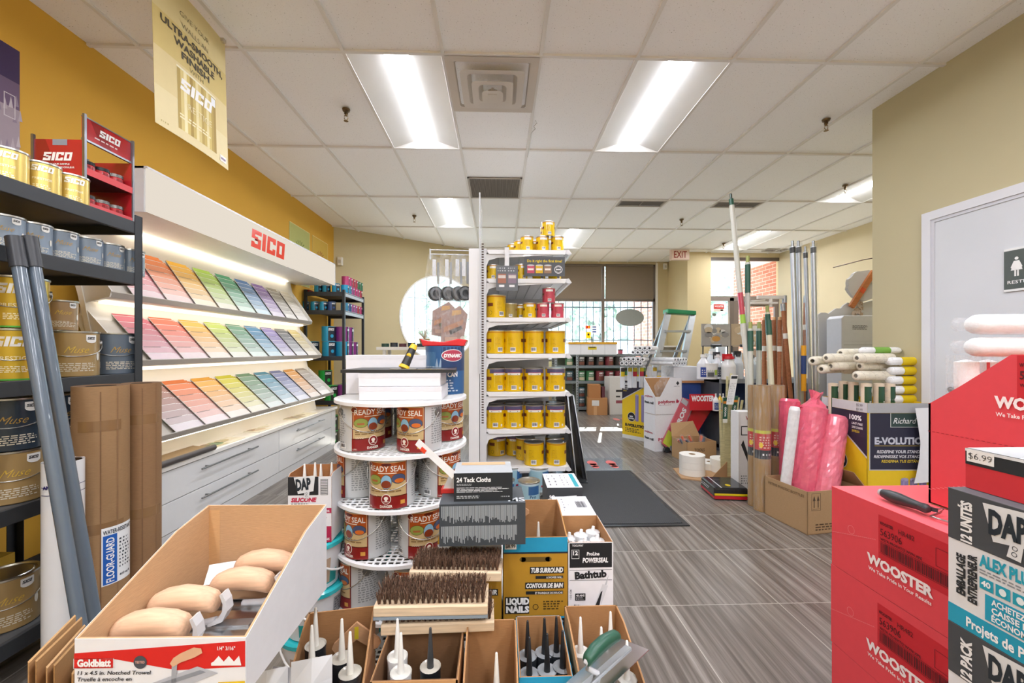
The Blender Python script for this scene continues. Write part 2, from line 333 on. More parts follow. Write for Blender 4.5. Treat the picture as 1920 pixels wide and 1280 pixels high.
# round window centre on the slanted wall
def on_wall(px):  # distance along the slanted wall seen at pixel column px
    r = ray(px, 600); k = r[0]/r[1]; return (k*P0.y-P0.x)/(BLd.x-k*BLd.y)
ra0, ra1 = on_wall(751), on_wall(893); rc, rr = (ra0+ra1)/2, (ra1-ra0)/2*1.02
rcy = P0.y+BLd.y*rc; rz = CH+(655-597)/F*rcy
def slanted():
    mb = MB(); c = BEIGE; n = 40; R_ = rr; x0, x1, z0, z1 = rc-R_*1.2, rc+R_*1.2, rz-R_*1.2, rz+R_*1.2
    mb.box(0, 0, 0, x0, .1, CEIL+.1, c, 'paint'); mb.box(x1, 0, 0, BLl, .1, CEIL+.1, c, 'paint'); mb.box(x0, 0, 0, x1, .1, z0, c, 'paint'); mb.box(x0, 0, z1, x1, .1, CEIL+.1, c, 'paint')
    def sq(a): q = R_*1.2/max(abs(cos(a)), abs(sin(a))); return (rc+q*cos(a), rz+q*sin(a))
    for i in range(n):
        a, b = 2*pi*i/n, 2*pi*(i+1)/n; A, B = sq(a), sq(b); C, E = (rc+R_*cos(b), rz+R_*sin(b)), (rc+R_*cos(a), rz+R_*sin(a))
        mb.add([(A[0], 0, A[1]), (B[0], 0, B[1]), (C[0], 0, C[1]), (E[0], 0, E[1])], [(0, 3, 2, 1)], 'paint', c)
        mb.add([(E[0], 0, E[1]), (C[0], 0, C[1]), (C[0], .1, C[1]), (E[0], .1, E[1])], [(0, 3, 2, 1)], 'paint', 'eeeae0')
    struct(mb.build('wall_back_left', loc=(P0.x, P0.y, 0), rz=math.atan2(BLd.y, BLd.x)))
    w_ = MB(); w_.lathe([(R_+.012, -.008), (R_+.012, .02), (R_-.012, .02), (R_-.012, -.008), (R_+.012, -.008)], 48, 'f2f0ea', 'paint', ax='y', o=(rc, 0, rz))
    wo = struct(w_.build('window_2', loc=(P0.x, P0.y, 0), rz=math.atan2(BLd.y, BLd.x)))
    gl = MB(); gl.lathe([(R_, 0), (.0001, 0)], 40, mt='glass', ax='y', o=(rc, .06, rz)); gl.build('glass_pane', wo)
    bb = MB(); x = -.9
    while x < .95:
        u = x*R_; hh = math.sqrt(max(0, R_*R_-u*u))
        bb.cyl((rc+u, .085, rz-hh), (rc+u, .085, rz+hh), .007, n=6, c='8b9093', mt='rack'); x += .3
    for q in (-.45, .45): hh = math.sqrt(R_*R_-(q*R_)**2); bb.cyl((rc-hh, .078, rz+q*R_), (rc+hh, .078, rz+q*R_), .006, n=6, c='8b9093', mt='rack')
    bb.build('bars', wo)
slanted()
# back wall with the barred window, pillar and entrance
YB, YD = 8.6, 7.75
wx0, wx1 = .85, aY(1229, 600, YB).x
px0, px1 = aY(1289, 600, YD-.05).x, aY(1333, 600, YD-.05).x
WS = .95
wall('wall_back', .85, YB, px0+.1, YB, BEIGE, holes=((0.03, WS, wx1-.85, 2.99),))
struct(MB().box(px0, YD-.05, 0, px1, YB+.1, CEIL+.1, 'd2c195', 'paint').build('wall_pillar'))
dx1 = aY(1470, 600, YD).x
wall('wall_entrance', px1, YD, 5.42, YD, 'd8c9a4', holes=((0.0, 0, dx1-px1, 2.96),))
wall('wall_right', 5.38, YD+.1, 5.38, 3.0, 'd9cba6', t=.1)
struct(MB().box(WR, -3.1, 0, WR+.12, 3.09, CEIL+.1, 'bab18f', 'paint').build('wall_restroom'))
struct(MB().box(WR+.12, 2.97, 0, 5.45, 3.09, CEIL+.1, 'cdbf97', 'paint').build('wall_restroom_end'))
struct(MB().box(-2.6, -3.2, 0, 3.0, -3.1, CEIL+.1, 'd8cfb4', 'paint').build('wall_rear'))
# baseboards
struct(MB().box(WL, -3.1, 0, WL+.012, 6.25, .1, '3a3632', 'paint').build('baseboard_left'))
struct(MB().box(WR-.012, -3.1, 0, WR, .6, .1, '3a3632', 'paint').box(WR-.012, 2.85, 0, WR, 3.09, .1, '3a3632', 'paint').build('baseboard_right'))
# window 1: frame, mullion, glass, bars
FR = '6f645c'
m = MB(); z0, z1 = WS, 2.99; a, b = .88, wx1
for (p, q) in ((a, a+.05), (b-.05, b)): m.box(p, YB+.01, z0, q, YB+.07, z1, FR, 'plastic')
m.box(a, YB+.01, z0, b, YB+.07, z0+.05, FR, 'plastic'); m.box(a, YB+.01, z1-.04, b, YB+.07, z1, FR, 'plastic')
mx = aY(1131, 600, YB).x; m.box(mx-.03, YB+.005, z0, mx+.03, YB+.07, z1, FR, 'plastic')
tz = aY(1131, 562, YB).z; m.box(a, YB+.01, tz-.03, b, YB+.07, tz+.03, FR, 'plastic')
win = struct(m.build('window_1')); MB().box(a+.04, YB+.035, z0+.04, b-.04, YB+.039, z1-.03, mt='glass').build('glass_pane', win)
MB().box(b, YB-.02, z0, b+.045, YB+.1, z1+.02, 'ece9e2', 'paint').build('window_trim', win)
gr = MB(); x = a+.1
while x < b-.05: gr.cyl((x, YB+.13, z0), (x, YB+.13, tz), .009, n=6, c='59606a', mt='rack'); x += .147
for py in (575, 637): z = aY(1131, py, YB).z; gr.box(a, YB+.12, z-.01, b, YB+.14, z+.01, '59606a', 'rack')
gr.build('security_bars', win)
for i, (p, q, s_) in enumerate(((a+.05, mx-.03, 'left'), (mx+.03, b-.05, 'right'))):
    bl = T('roller_blind', f'taupe roller blind pulled halfway down over the {s_} bay of the barred window', 'window blind', (0, 0, 0), 0, 'taupe blinds of the barred window')
    MB().box(p+.01, YB-.03, aY(1131, 561, YB).z, q-.01, YB-.026, 2.95, '857868', 'cloth').build('fabric', bl)
    MB().cyl((p+.01, YB-.035, 2.955), (q-.01, YB-.035, 2.955), .028, n=12, c='6c6156').build('tube', bl); MB().box(p+.01, YB-.036, aY(1131, 562.5, YB).z, q-.01, YB-.02, aY(1131, 560.5, YB).z, '6a6054', 'plastic').build('bottom_bar', bl)
ov = MB(); o_ = aY(1182, 595, YB-.05); ov.lathe([(.0001, 0), (.3, 0), (.3, .008), (.0001, .008)], 40, '8d928e', 'plastic', ax='y', o=(o_.x, YB-.02, o_.z), sy=.6)
tag(ov.build('oval_sign'), 'plain grey oval sign hung in the right pane of the barred window', 'sign')
for lab, px, py, w_, h_, c, d in (('yellow square sticker low on the left pane of the barred window', 1104, 628, .1, .13, 'f2c400', 'd33'), ('small orange and white sticker above the yellow one on the barred window', 1103, 613, .1, .06, 'e05a2a', ''), ('blue and white card logo sticker beside the orange one on the barred window', 1115, 617, .1, .17, 'ffffff', 'b')):
    o_ = aY(px, py, YB); s_ = MB(); s_.box(o_.x-w_/2, YB+.03, o_.z-h_/2, o_.x+w_/2, YB+.034, o_.z+h_/2, c, 'gloss')
    f_ = Flat(s_, (o_.x-w_/2, YB+.03, o_.z-h_/2), (1, 0, 0), (0, 0, 1), 'gloss')
    if d == 'b':
        for k_ in range(3): f_.rect(.01, .02+k_*.05, w_-.01, .045+k_*.05, '2a4fa0')
    elif d: f_.oval(w_/2, h_*.6, .02, .025, '222222')
    else: f_.oval(w_*.35, h_/2, .018, .02, 'c01818').oval(w_*.65, h_/2, .018, .02, 'f5b000')
    tag(s_.build('window_sticker'), lab, 'sticker', None)
# entrance: transom, sidelight, door
m = MB(); a, b = px1, dx1; tz = aY(1400, 558, YD).z; dz0 = 0
m.box(a, YD+.01, 2.9, b, YD+.08, 2.97, FR, 'plastic'); m.box(b-.07, YD+.01, 0, b, YD+.08, 2.97, FR, 'plastic'); m.box(a, YD+.01, tz-.06, b, YD+.08, tz+.03, '8a7f76', 'plastic')
sx_ = aY(1373, 600, YD).x; m.box(sx_-.04, YD+.01, 0, sx_+.04, YD+.08, tz, FR, 'plastic'); m.box(a, YD+.01, 0, sx_, YD+.08, .12, FR, 'plastic'); m.box(a, YD+.01, 0, a+.03, YD+.08, 2.97, FR, 'plastic')
win = struct(m.build('window_3')); MB().box(a+.03, YD+.04, tz+.03, b-.07, YD+.044, 2.9, mt='glass').build('glass_pane', win); MB().box(a+.03, YD+.04, .12, sx_-.04, YD+.044, tz-.06, mt='glass').build('glass_pane', win)
m = MB(); a = sx_+.045; b = dx1-.075; t = tz-.065
m.box(a, YD+.02, .02, a+.09, YD+.065, t, '7c6f66', 'plastic'); m.box(b-.09, YD+.02, .02, b, YD+.065, t, '7c6f66', 'plastic'); m.box(a+.09, YD+.02, t-.1, b-.09, YD+.065, t, '7c6f66', 'plastic'); m.box(a+.09, YD+.02, .02, b-.09, YD+.065, .28, '7c6f66', 'plastic')
dr = struct(m.build('door_1')); MB().box(a+.09, YD+.04, .28, b-.09, YD+.044, t-.1, mt='glass').build('glass_pane', dr)
MB().box(a+.05, YD-.03, 1.0, b-.05, YD-.01, 1.04, 'b9bcc0', 'metal').box(a+.07, YD-.03, 1.0, a+.1, YD+.02, 1.04, 'b9bcc0', 'metal').box(b-.1, YD-.03, 1.0, b-.07, YD+.02, 1.04, 'b9bcc0', 'metal').build('push_bar', dr)
MB().box(a+.35, YD-.02, t-.06, a+.62, YD+.02, t, 'c9c4ba', 'plastic').tube([(a+.4, YD-.03, t-.03), (a+.1, YD-.12, t-.02), (b-.3, YD-.01, t+.02)], .01, c='c9c4ba', mt='plastic').build('door_closer', dr)
s_ = MB(); o_ = aY(1348, 577, YD+.03); s_.box(o_.x-.1, YD+.03, o_.z-.07, o_.x+.1, YD+.036, o_.z+.07, 'e9e2d2', 'gloss'); f_ = Flat(s_, (o_.x-.1, YD+.03, o_.z-.07), (1, 0, 0), (0, 0, 1)); f_.rect(0, .05, .2, .14, 'd42b20').text(.1, .08, 'WOOSTER', .035, 'ffffff', w=.17, al='c', bold=.03).rect(.13, .005, .18, .04, '222222')
tag(s_.build('window_sticker'), 'red and white sticker on the narrow glass beside the entrance door', 'sticker')
# restroom door with frame and sign, on the right wall
WH = 'd6d8dd'
m = MB(); ya, yz = 1.02, aX(1729, 402, WR-.02).y; zt = aX(1729, 402, WR-.02).z; fw = .055
m.box(WR-.025, yz-fw, 0, WR+.01, yz, zt, WH, 'paint').box(WR-.025, ya, 0, WR+.01, ya+fw, zt, WH, 'paint').box(WR-.025, ya+fw, zt-fw, WR+.01, yz-fw, zt, WH, 'paint')
m.box(WR-.018, yz-fw-.02, 0, WR-.004, yz-fw, zt-fw, 'c8cad0', 'paint').box(WR-.018, ya+fw, zt-fw-.02, WR-.004, yz-fw-.02, zt-fw, 'c8cad0', 'paint')
dr = struct(m.build('door_2')); MB().box(WR-.012, ya+fw, .01, WR-.002, yz-fw-.02, zt-fw-.02, 'cdd1d6', 'paint').build('door_leaf', dr)
MB().cyl((WR-.012, yz-.2, .95), (WR-.05, yz-.2, .95), .018, c='b8bbc0', mt='metal').cyl((WR-.05, yz-.2, .95), (WR-.05, yz-.32, .95), .009, c='b8bbc0', mt='metal').build('door_handle', dr)
o_ = aX(1885, 508, WR-.012); y1 = o_.y; zc = o_.z
s_ = MB(); wS, hS = .2, .215; s_.box(WR-.02, y1-wS, zc-hS/2, WR-.0125, y1, zc+hS/2, '4c5450', 'plastic').box(WR-.021, y1-wS, zc+hS/2, WR-.0125, y1, zc+hS/2+.012, 'dfe1e0', 'plastic').box(WR-.021, y1-wS, zc-hS/2-.012, WR-.0125, y1, zc-hS/2, 'dfe1e0', 'plastic')
f_ = Flat(s_, (WR-.0205, y1, zc-hS/2), (0, -1, 0), (0, 0, 1), 'plastic')
def lady(f_, x): f_.oval(x, .168, .0085, .0085, 'e8e8e6', 2); f_.poly([(x-.012, .155), (x+.012, .155), (x+.026, .103), (x-.026, .103)], 'e8e8e6', 2); f_.rect(x-.01, .07, x-.002, .104, 'e8e8e6', 2).rect(x+.002, .07, x+.01, .104, 'e8e8e6', 2).poly([(x-.012, .155), (x-.026, .12), (x-.022, .115), (x-.008, .145)], 'e8e8e6', 3).poly([(x+.012, .155), (x+.008, .145), (x+.022, .115), (x+.026, .12)], 'e8e8e6', 3)
lady(f_, .058); f_.rect(.098, .06, .101, .18, 'e8e8e6', 2); f_.oval(.145, .168, .0085, .0085, 'e8e8e6', 2).rect(.134, .11, .156, .156, 'e8e8e6', 2).rect(.135, .07, .144, .11, 'e8e8e6', 2).rect(.146, .07, .155, .11, 'e8e8e6', 2)
f_.text(.1, .03, 'RESTROOM', .017, 'f2f2f0', w=.165, al='c', bold=.01)
tag(s_.build('restroom_sign'), 'dark green restroom sign with white figures on the white door', 'sign')

# ------------------------------------------------------------------ ceiling fittings
def troffer():
    t = T('ceiling_light', '', 'ceiling light', group='recessed troffers in the ceiling grid')
    hw, hl = TILE/2-.012, .598
    m = MB(); zc = -.001; dp = .045; lw = .078
    m.add([(-hw, -hl, zc), (-lw, -hl+.05, dp), (-lw, hl-.05, dp), (-hw, hl, zc)], [(0, 1, 2, 3)], 'paint', 'f2f2ee'); m.add([(hw, -hl, zc), (hw, hl, zc), (lw, hl-.05, dp), (lw, -hl+.05, dp)], [(0, 1, 2, 3)], 'paint', 'f2f2ee')
    m.add([(-hw, hl, zc), (-lw, hl-.05, dp), (lw, hl-.05, dp), (hw, hl, zc)], [(0, 1, 2, 3)], 'paint', 'f2f2ee'); m.add([(-hw, -hl, zc), (hw, -hl, zc), (lw, -hl+.05, dp), (-lw, -hl+.05, dp)], [(0, 1, 2, 3)], 'paint', 'f2f2ee')
    m.build('housing', t); n = 8; l_ = MB(); v = []
    for i in range(n+1): a_ = pi*i/n; v += [(-lw*cos(a_), -hl+.05, dp-.01*sin(a_)), (-lw*cos(a_), hl-.05, dp-.01*sin(a_))]
    l_.add(v, [(2*i, 2*i+1, 2*i+3, 2*i+2) for i in range(n)], f'emit:f3f5ff:{LAMP}', 'ffffff', True); l_.build('diffuser', t)
    return t
tx = lambda k: -.347+TILE*k; ty = lambda k: 2.575+1.22*k
TRO = [(-.5, 0.5, 'bright long troffer nearest the gold hanging banner'), (2.5, .5, 'bright long troffer to the right of the square air diffuser'), (-.5, 2.5, 'small looking troffer in line behind the near left one, above the hanging packs'), (2.5, 3.5, 'far troffer behind the yellow cans on the gondola top'), (7.5, 1.5, 'troffer cut off by the beige restroom wall corner'), (7.5, 3.5, 'far troffer over the entrance door')]
holes = []
for kx, ky, lab in TRO+[(x, y, f'added fill troffer out of view, {c} column, {r} row behind') for x, c in ((-1.5, 'left'), (1.5, 'middle'), (3.5, 'right')) for y, r in ((-1.5, 'first'), (-3, 'second'), (-4, 'third'))]:  # the rows behind the camera are added, unseen, to brighten the room
    place('troffer', troffer, (tx(kx), ty(ky), CEIL-.0), lab); holes.append((tx(kx), ty(ky)))
# cut the ceiling board open above each troffer: rebuild the ceiling as tiles
D.objects.remove(D.objects['ceiling']); cb = MB(); kx = -5
xs = [tx(i) for i in range(-4, 11)]; ys = [2.575+TILE*i for i in range(-10, 11)]
for i in range(len(xs)-1):
    for j in range(len(ys)-1):
        cx, cy = (xs[i]+xs[i+1])/2, (ys[j]+ys[j+1])/2
        if any(abs(cx-h[0]) < .3 and abs(cy-h[1]) < .6 for h in holes): continue
        cb.box(xs[i], ys[j], CEIL+.012, xs[i+1], ys[j+1], CEIL+.1, mt='ceiling_tile')
cb.box(-3, -3.6, CEIL+.1, 6.3, 9, CEIL+.2, 'cccccc', 'paint'); struct(cb.build('ceiling'))
m = T('air_diffuser', 'square stepped white air diffuser set in the ceiling between the two near troffers', 'air vent', (tx(.5), ty(0)+.305, CEIL))
def louvre(mb, r0, z0, r1, z1, c='d3ccc2', rr_=.03):
    n = 8
    def sq(r, z):
        o = []
        for k in range(4):
            for q in range(n//4+1):
                a_ = pi/2*k+pi/2*q/(n//4); cx, cy = [(1, 1), (-1, 1), (-1, -1), (1, -1)][k]; o.append(((r-rr_)*cx+rr_*cos(a_), (r-rr_)*cy+rr_*sin(a_), z))
        return o
    A, B = sq(r0, z0), sq(r1, z1); N = len(A); mb.add(A+B, [(i, (i+1) % N, N+(i+1) % N, N+i) for i in range(N)], 'satin' if 0 else 'paint', c, True)
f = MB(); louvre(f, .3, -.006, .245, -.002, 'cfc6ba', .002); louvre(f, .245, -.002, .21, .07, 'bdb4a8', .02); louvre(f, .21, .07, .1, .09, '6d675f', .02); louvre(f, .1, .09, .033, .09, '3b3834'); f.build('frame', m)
for r0, z0 in ((.212, -.03), (.14, -.055), (.072, -.075)):
    f = MB(); louvre(f, r0, z0, r0-.045, z0+.004); louvre(f, r0-.045, z0+.004, r0-.075, z0+.05)
    if r0 < .1: f.box(-.03, -.03, z0+.0, .03, .03, z0+.006, 'd3ccc2', 'paint')
    f.build('louvre', m)
def grille(name, lab, x0, y0, x1, y1, n, c='8f867c'):
    t = T(name, lab, 'air vent', ((x0+x1)/2, (y0+y1)/2, CEIL)); hx, hy = (x1-x0)/2-.012, (y1-y0)/2-.012; f = MB()
    f.box(-hx, -hy, -.004, hx, -hy+.02, .004, 'b8afa4', 'paint').box(-hx, hy-.02, -.004, hx, hy, .004, 'b8afa4', 'paint').box(-hx, -hy, -.004, -hx+.02, hy, .004, 'b8afa4', 'paint').box(hx-.02, -hy, -.004, hx, hy, .004, 'b8afa4', 'paint').build('frame', t)
    f = MB(); f.box(-hx+.02, -hy+.02, .006, hx-.02, hy-.02, .008, '5f5850', 'matte')
    for i in range(n): x = -hx+.03+(2*hx-.06)*i/(n-1); f.box(x-.003, -hy+.02, -.002, x+.003, hy-.02, .004, c, 'paint')
    f.build('slats', t)
grille('return_grille', 'grey slatted return air grille in the ceiling beyond the square diffuser', tx(0), ty(1)+.61, tx(1), ty(2), 40)
grille('slot_vent', 'grey slot vent in the ceiling between the return grille and the tall pole', tx(3), ty(2), tx(4), ty(2)+.24, 3)
grille('slot_vent', 'grey slot vent in the ceiling right behind the top of the tall pole', tx(5), ty(2), tx(6), ty(2)+.24, 3)
o_ = aZ(812, 462, CEIL); grille('slot_vent', 'small slot vent at the ceiling edge above the hanging packs', o_.x-.25, o_.y-.1, o_.x+.2, o_.y+.1, 3)
o_ = aZ(1452, 469, CEIL); grille('slot_vent', 'small slot vent in the ceiling just before the entrance transom', o_.x-.2, o_.y-.1, o_.x+.2, o_.y+.1, 3)
def sprink():
    t = T('sprinkler_head', '', 'sprinkler', group='brass sprinkler heads in the ceiling'); MB().lathe([(.001, 0), (.03, 0), (.026, -.014), (.014, -.02), (.014, -.035)], 14, '6b5a44', 'satin').build('collar', t)
    MB().cyl((0, 0, -.03), (0, 0, -.05), .009, n=8, c='8a7350', mt='satin').tube([(-.012, 0, -.045), (-.014, 0, -.07), (0, 0, -.085), (.014, 0, -.07), (.012, 0, -.045)], .003, c='8a7350').cyl((0, 0, -.088), (0, 0, -.09), .017, n=12, c='8a7350', mt='satin').build('nozzle', t); return t
for px, py, lab in ((649, 205, 'sprinkler head right of the gold hanging banner'), (777, 404, 'sprinkler head left of the far small troffer'), (1549, 224, 'largest looking sprinkler head, near the beige wall corner'), (1585, 347, 'sprinkler head just left of the troffer cut by the wall'), (1278, 411, 'sprinkler head above the EXIT sign'), (1357, 456, 'sprinkler head between the EXIT sign and the tall pole')):
    place('sprink', sprink, aZ(px, py, CEIL), lab)
o_ = aZ(1004, 226, CEIL); m = MB(); m.tube([(o_.x, o_.y, CEIL), (o_.x+.012, o_.y, CEIL-.02), (o_.x-.012, o_.y+.01, CEIL-.04), (o_.x, o_.y+.01, CEIL-.06), (o_.x-.02, o_.y+.15, CEIL-.02), (o_.x-.015, o_.y+.45, CEIL-.012), (o_.x-.02, o_.y+.62, CEIL-.004)], .0025, c='b9b6ae'); tag(m.build('ceiling_chain'), 'thin loose chain with a hook strung along the ceiling grid', 'chain')
# exit sign
o_ = aY(1274, 477, 7.5); t = T('exit_sign', 'red on cream EXIT sign hanging from the ceiling before the pillar', 'sign', (o_.x, 7.5, o_.z)); w_, h_ = .335, .205
m = MB(); m.box(-w_/2, -.04, -h_/2, w_/2, .04, h_/2, 'e8cfc0', 'plastic'); f_ = Flat(m, (-w_/2, -.04, -h_/2), (1, 0, 0), (0, 0, 1), 'plastic'); f_.rect(.012, .012, w_-.012, h_-.012, 'f2d8c8', 1).text(w_/2, .035, 'EXIT', .12, 'a02c1c', w=.24, al='c', bold=.015); m.build('face', t, bevel=.004)
MB().box(-.1, -.045, h_/2, .1, .045, CEIL-o_.z, 'e0d4c4', 'plastic').build('mount', t)
for px, py, Y, lab in ((632, 490, 6.33, 'small white motion sensor high on the beige wall beside the yellow wall'), (1246, 500, YB-.001, 'small white motion sensor high on the wall left of the pillar')):
    o_ = aY(px, py, Y); m = MB(); m.prism([(-.035, -.03), (.035, -.03), (.03, -.055), (-.03, -.055)], -.06, .06, 'z', 'eceae2', 'plastic'); m.box(-.035, -.03, -.06, .035, .0, .06, 'e4e2da', 'plastic'); m.box(-.02, -.0565, -.03, .02, -.055, .02, 'c9c9c4', 'gloss')
    tag(m.build('motion_sensor', loc=(o_.x+(.05 if px < 700 else 0), Y-.005-(0 if px > 700 else -.02), o_.z)), lab, 'sensor')
# outside
struct(MB().box(-14, 8.75, -.12, 24, 40, -.02, 'b9b6ae', 'matte').build('ground_outside'))
struct(MB().box(5.55, YD+.1, -.1, 5.8, 9.6, 4.2, mt='brick').box(3.35, YB+.2, -.1, 3.6, 10.2, 4.2, mt='brick').build('wall_outside_brick'))
struct(MB().box(3.6, YD+.12, 2.98, 6.3, 8.9, 3.1, 'efeeea', 'paint').build('ceiling_porch'))
def tree(x, y, h, r, lab, seed):
    t = T('tree', lab, 'tree', (x, y, -.05), group='trees across the road'); R = random.Random(seed)
    MB().cyl((0, 0, 0), (.1, 0, h*.55), .16, .09, n=8, c='6d5f50', mt='matte').build('trunk', t); m = MB()
    for i in range(1500):
        u = Vector((R.gauss(0, 1), R.gauss(0, 1), R.gauss(0, 1))).normalized()*(R.random()**.4); p = Vector((u.x*r, u.y*r, h*.62+u.z*h*.42)); a_ = Vector((R.gauss(0, 1), R.gauss(0, 1), R.gauss(0, 1))).normalized()*.2; b_ = a_.cross(u+Vector((.1, .2, .3))).normalized()*.15
        m.add([p-a_, p-b_, p+a_, p+b_], [(0, 1, 2, 3)], 'matte', R.choice(('d4e0d2', 'e6eee4', 'c2d2c6')))
    m.build('foliage', t)
tree(4.6, 19, 5, 2.4, 'leafy tree outside behind the right pane of the barred window', 1); tree(-1.6, 16, 4.6, 2.2, 'leafy tree outside seen through the round window', 2); tree(10.5, 20, 5.5, 2.6, 'leafy tree outside past the brick corner', 3)
# ================================================================== CANS
def wire(t, r, z, sag, c='c9c9c6', rad=.0018, name='handle', th=0.35, ears=True):
    p = []; n = 14
    for i in range(n+1):
        a = pi*i/n; x = -cos(a)*(r+.006); dr = sin(a)
        p.append((x, -(r+.004)*dr*min(1, 1.0)*(.98), z-sag*dr**.7 if dr > 0 else z))
    m = MB().tube(p, rad, 5, c, 'metal')
    if ears:
        for s in (-1, 1): m.cyl((s*(r-.004), 0, z), (s*(r+.006), 0, z), .014, n=10, c='9a9a98', mt='satin')
    return m.build(name, t)
def can_base(t, r, h, side, lidc='c4c4c0', rimc='b9b9b6', mt='tin', paint=None, n=32, name='body', lip=True):
    m = MB(); m.lathe([(r*.97, .001), (r, .004), (r, h-.008)], n, side, mt); m.lathe([(.0001, .001), (r*.97, .001)], n, rimc, 'metal')
    if paint: paint(Cyl(m, r, mt=mt), m)
    o = m.build(name, t);
    m = MB(); m.lathe([(r, h-.008), (r+.0025, h-.006), (r+.0025, h), (r-.004, h), (r-.006, h-.006), (r*.82, h-.006), (r*.78, h-.003), (r*.3, h-.003), (.0001, h-.003)], n, lidc, 'metal'); m.build('lid', t)
    return o
GR, GH, QR, QH = .083, .19, .054, .124
GOLD, GOLD2, SLATE, DARK = 'd2b13a', 'a8894f', '6f7d8b', '232a34'
def sico_label(f, w, z, col, h=.028): f.sico(-w/2, z, h, col, w)
def gold_gallon():
    t = T('paint_can', '', 'paint can', group='gallon paint cans on the left rack')
    def p(f, m):
        f.rect(-.045, .13, .06, .165, 'd2b13a', 1); sico_label(f, .1, .125, 'e9eaec', .036); f.text(-.04, .075, 'PRESTIGE', .014, 'f0e7c0', w=.085, bold=.01); f.para(-.03, .03, .05, .055, 4, 'f3ecc9'); f.para(-.13, .05, -.065, .15, 12, '8e7420'); f.bars(-.1, .012, -.07, .04)
        f.rect(-.26, 0.002, .26, .008, '58b04a', 1)
    can_base(t, GR, GH, 'c9a832', paint=p, mt='gold'); wire(t, GR, .135, .06); return t
def muse_gallon(side='a08557', txt='d8b545', big=True, key=0):
    r, h = (GR, GH) if big else (QR, QH)
    def mk():
        t = T('paint_can', '', 'paint can', group='gallon paint cans on the left rack' if big else 'quart paint cans on the left rack'); q = h/GH
        def p(f, m):
            f.text(-.03*q, .1*q, 'Muse', .027*q, txt, w=.075*q, bold=-.008, sh=.6); f.rect(.035*q, .15*q, .075*q, .175*q, 'e8e8e6', 2).oval(.055*q, .151*q, .019*q, .01*q, 'e8e8e6', 2).sico(.053*q, .156*q, .011*q, '2a2d33', .028*q, 'c')
            f.para(-.045*q, .022*q, .07*q, .06*q, 5, 'd9d3c2'); f.bars(-.1*q, .03*q, -.065*q, .058*q); f.oval(.085*q, .085*q, .008*q, .018*q, 'e9e6dc', 2)
        can_base(t, r, h, side, paint=p, n=32 if big else 24)
        if big: wire(t, r, .14, .055)
        return t
    return mk
def gold_quart():
    t = T('paint_can', '', 'paint can', group='quart paint cans on the left rack')
    def p(f, m): sico_label(f, .06, .085, 'eef0f2', .022); f.text(-.026, .052, 'PRESTIGE', .008, 'f4edcc', w=.052); f.para(-.09, .03, -.05, .1, 10, '9c8330'); f.para(-.025, .016, .03, .036, 3, 'f3ecc9')
    can_base(t, QR, QH, 'd9bf6a', paint=p, n=24, mt='gold'); MB().lathe([(QR+.001, .003), (QR+.001, .012)], 24, 'b05a9a', 'tin').build('base_stripe', t); return t
# ================================================================== LEFT BLACK RACK
RX, RY0, RY1, RXB = -1.7, .72, 2.03, -2.28
SH = (1.795, 1.555, 1.085, .64, .18)
t = T('storage_rack', 'black steel five-shelf rack standing on the left against the yellow wall', 'shelving rack', ((RX+RXB)/2, (RY0+RY1)/2, 0))
hx, hy = (RX-RXB)/2, (RY1-RY0)/2
for sx in (-1, 1):
    for sy in (-1, 1):
        m = MB(); a, b = sorted((sx*hx, sx*(hx-.003))); c, d = sorted((sy*hy, sy*(hy-.04))); m.box(a, c, 0, b, d, 1.83, '33363a', 'rack'); a, b = sorted((sx*hx, sx*(hx-.035))); c, d = sorted((sy*hy, sy*(hy-.003))); m.box(a, c, 0, b, d, 1.83, '33363a', 'rack'); m.build('post', t)
for z in SH:
    m = MB(); m.box(-hx+.004, -hy+.004, z-.012, hx-.004, hy-.004, z, '55585b', 'rack')
    for s in (-1, 1):
        a, b = sorted((s*(hx-.002), s*(hx-.02))); m.box(a, -hy+.003, z-.052, b, hy-.003, z+.004, '3b3e42', 'rack'); a, b = sorted((s*(hy-.004), s*(hy-.02))); m.box(-hx+.02, a, z-.052, hx-.02, b, z+.003, '3b3e42', 'rack')
    m.build('shelf', t, bevel=.002)
def put_can(key, mk, px, py, X, z, label, grp=None, rz=None):
    """stand a can at the column seen at px, in the row X of the rack"""
    p = aX(px, py, X); return place(key, mk, (X, p.y, z+.001), label, (pi/2-.55 if rz is None else rz), grp)
for i, (px, rz_) in enumerate(((13, .75), (78, .85), (134, .95))):
    put_can('gq', gold_quart, px, 350, RX-.085, SH[0], f'small gold paint can atop the left rack, {["partly cut by the photo edge", "in the middle of three", "nearest the red sample stand"][i]}', rz=rz_)
for i, px in enumerate((6, 60, 113, 161, 204, 244)):
    put_can('sq', muse_gallon('8493a3', 'c29a45', False), px, 470, RX-.09, SH[1]-.0, f'small slate-grey can on the second left rack shelf, {ORD[i]} from the photo edge', rz=.8+.05*i)
for i, (px, lab) in enumerate(((30, 'the pole side'),)):
    put_can('gg', gold_gallon, px, 660, RX-.11, SH[2], 'big gold gallon can at the bottom of the stack behind the grey poles', rz=.75)
    put_can('gg', gold_gallon, px+2, 570, RX-.11, SH[2]+GH+.002, 'big gold gallon can on top of the stack behind the grey poles', rz=.8)
p = put_can('mg', muse_gallon('a08557', 'd8b545'), 136, 660, RX-.11, SH[2], 'tan gold gallon can carrying a smaller can on the third shelf', rz=.85)
put_can('mq', muse_gallon('9c7f5a', 'd8b545', False), 112, 590, RX-.12, SH[2]+GH+.002, 'small tan can standing on the tan gold gallon can', rz=.9)
put_can('ms', muse_gallon('5f6c7a', 'c29a45'), 214, 660, RX-.11, SH[2], 'slate grey gallon can at the right end of the third shelf', rz=.95)
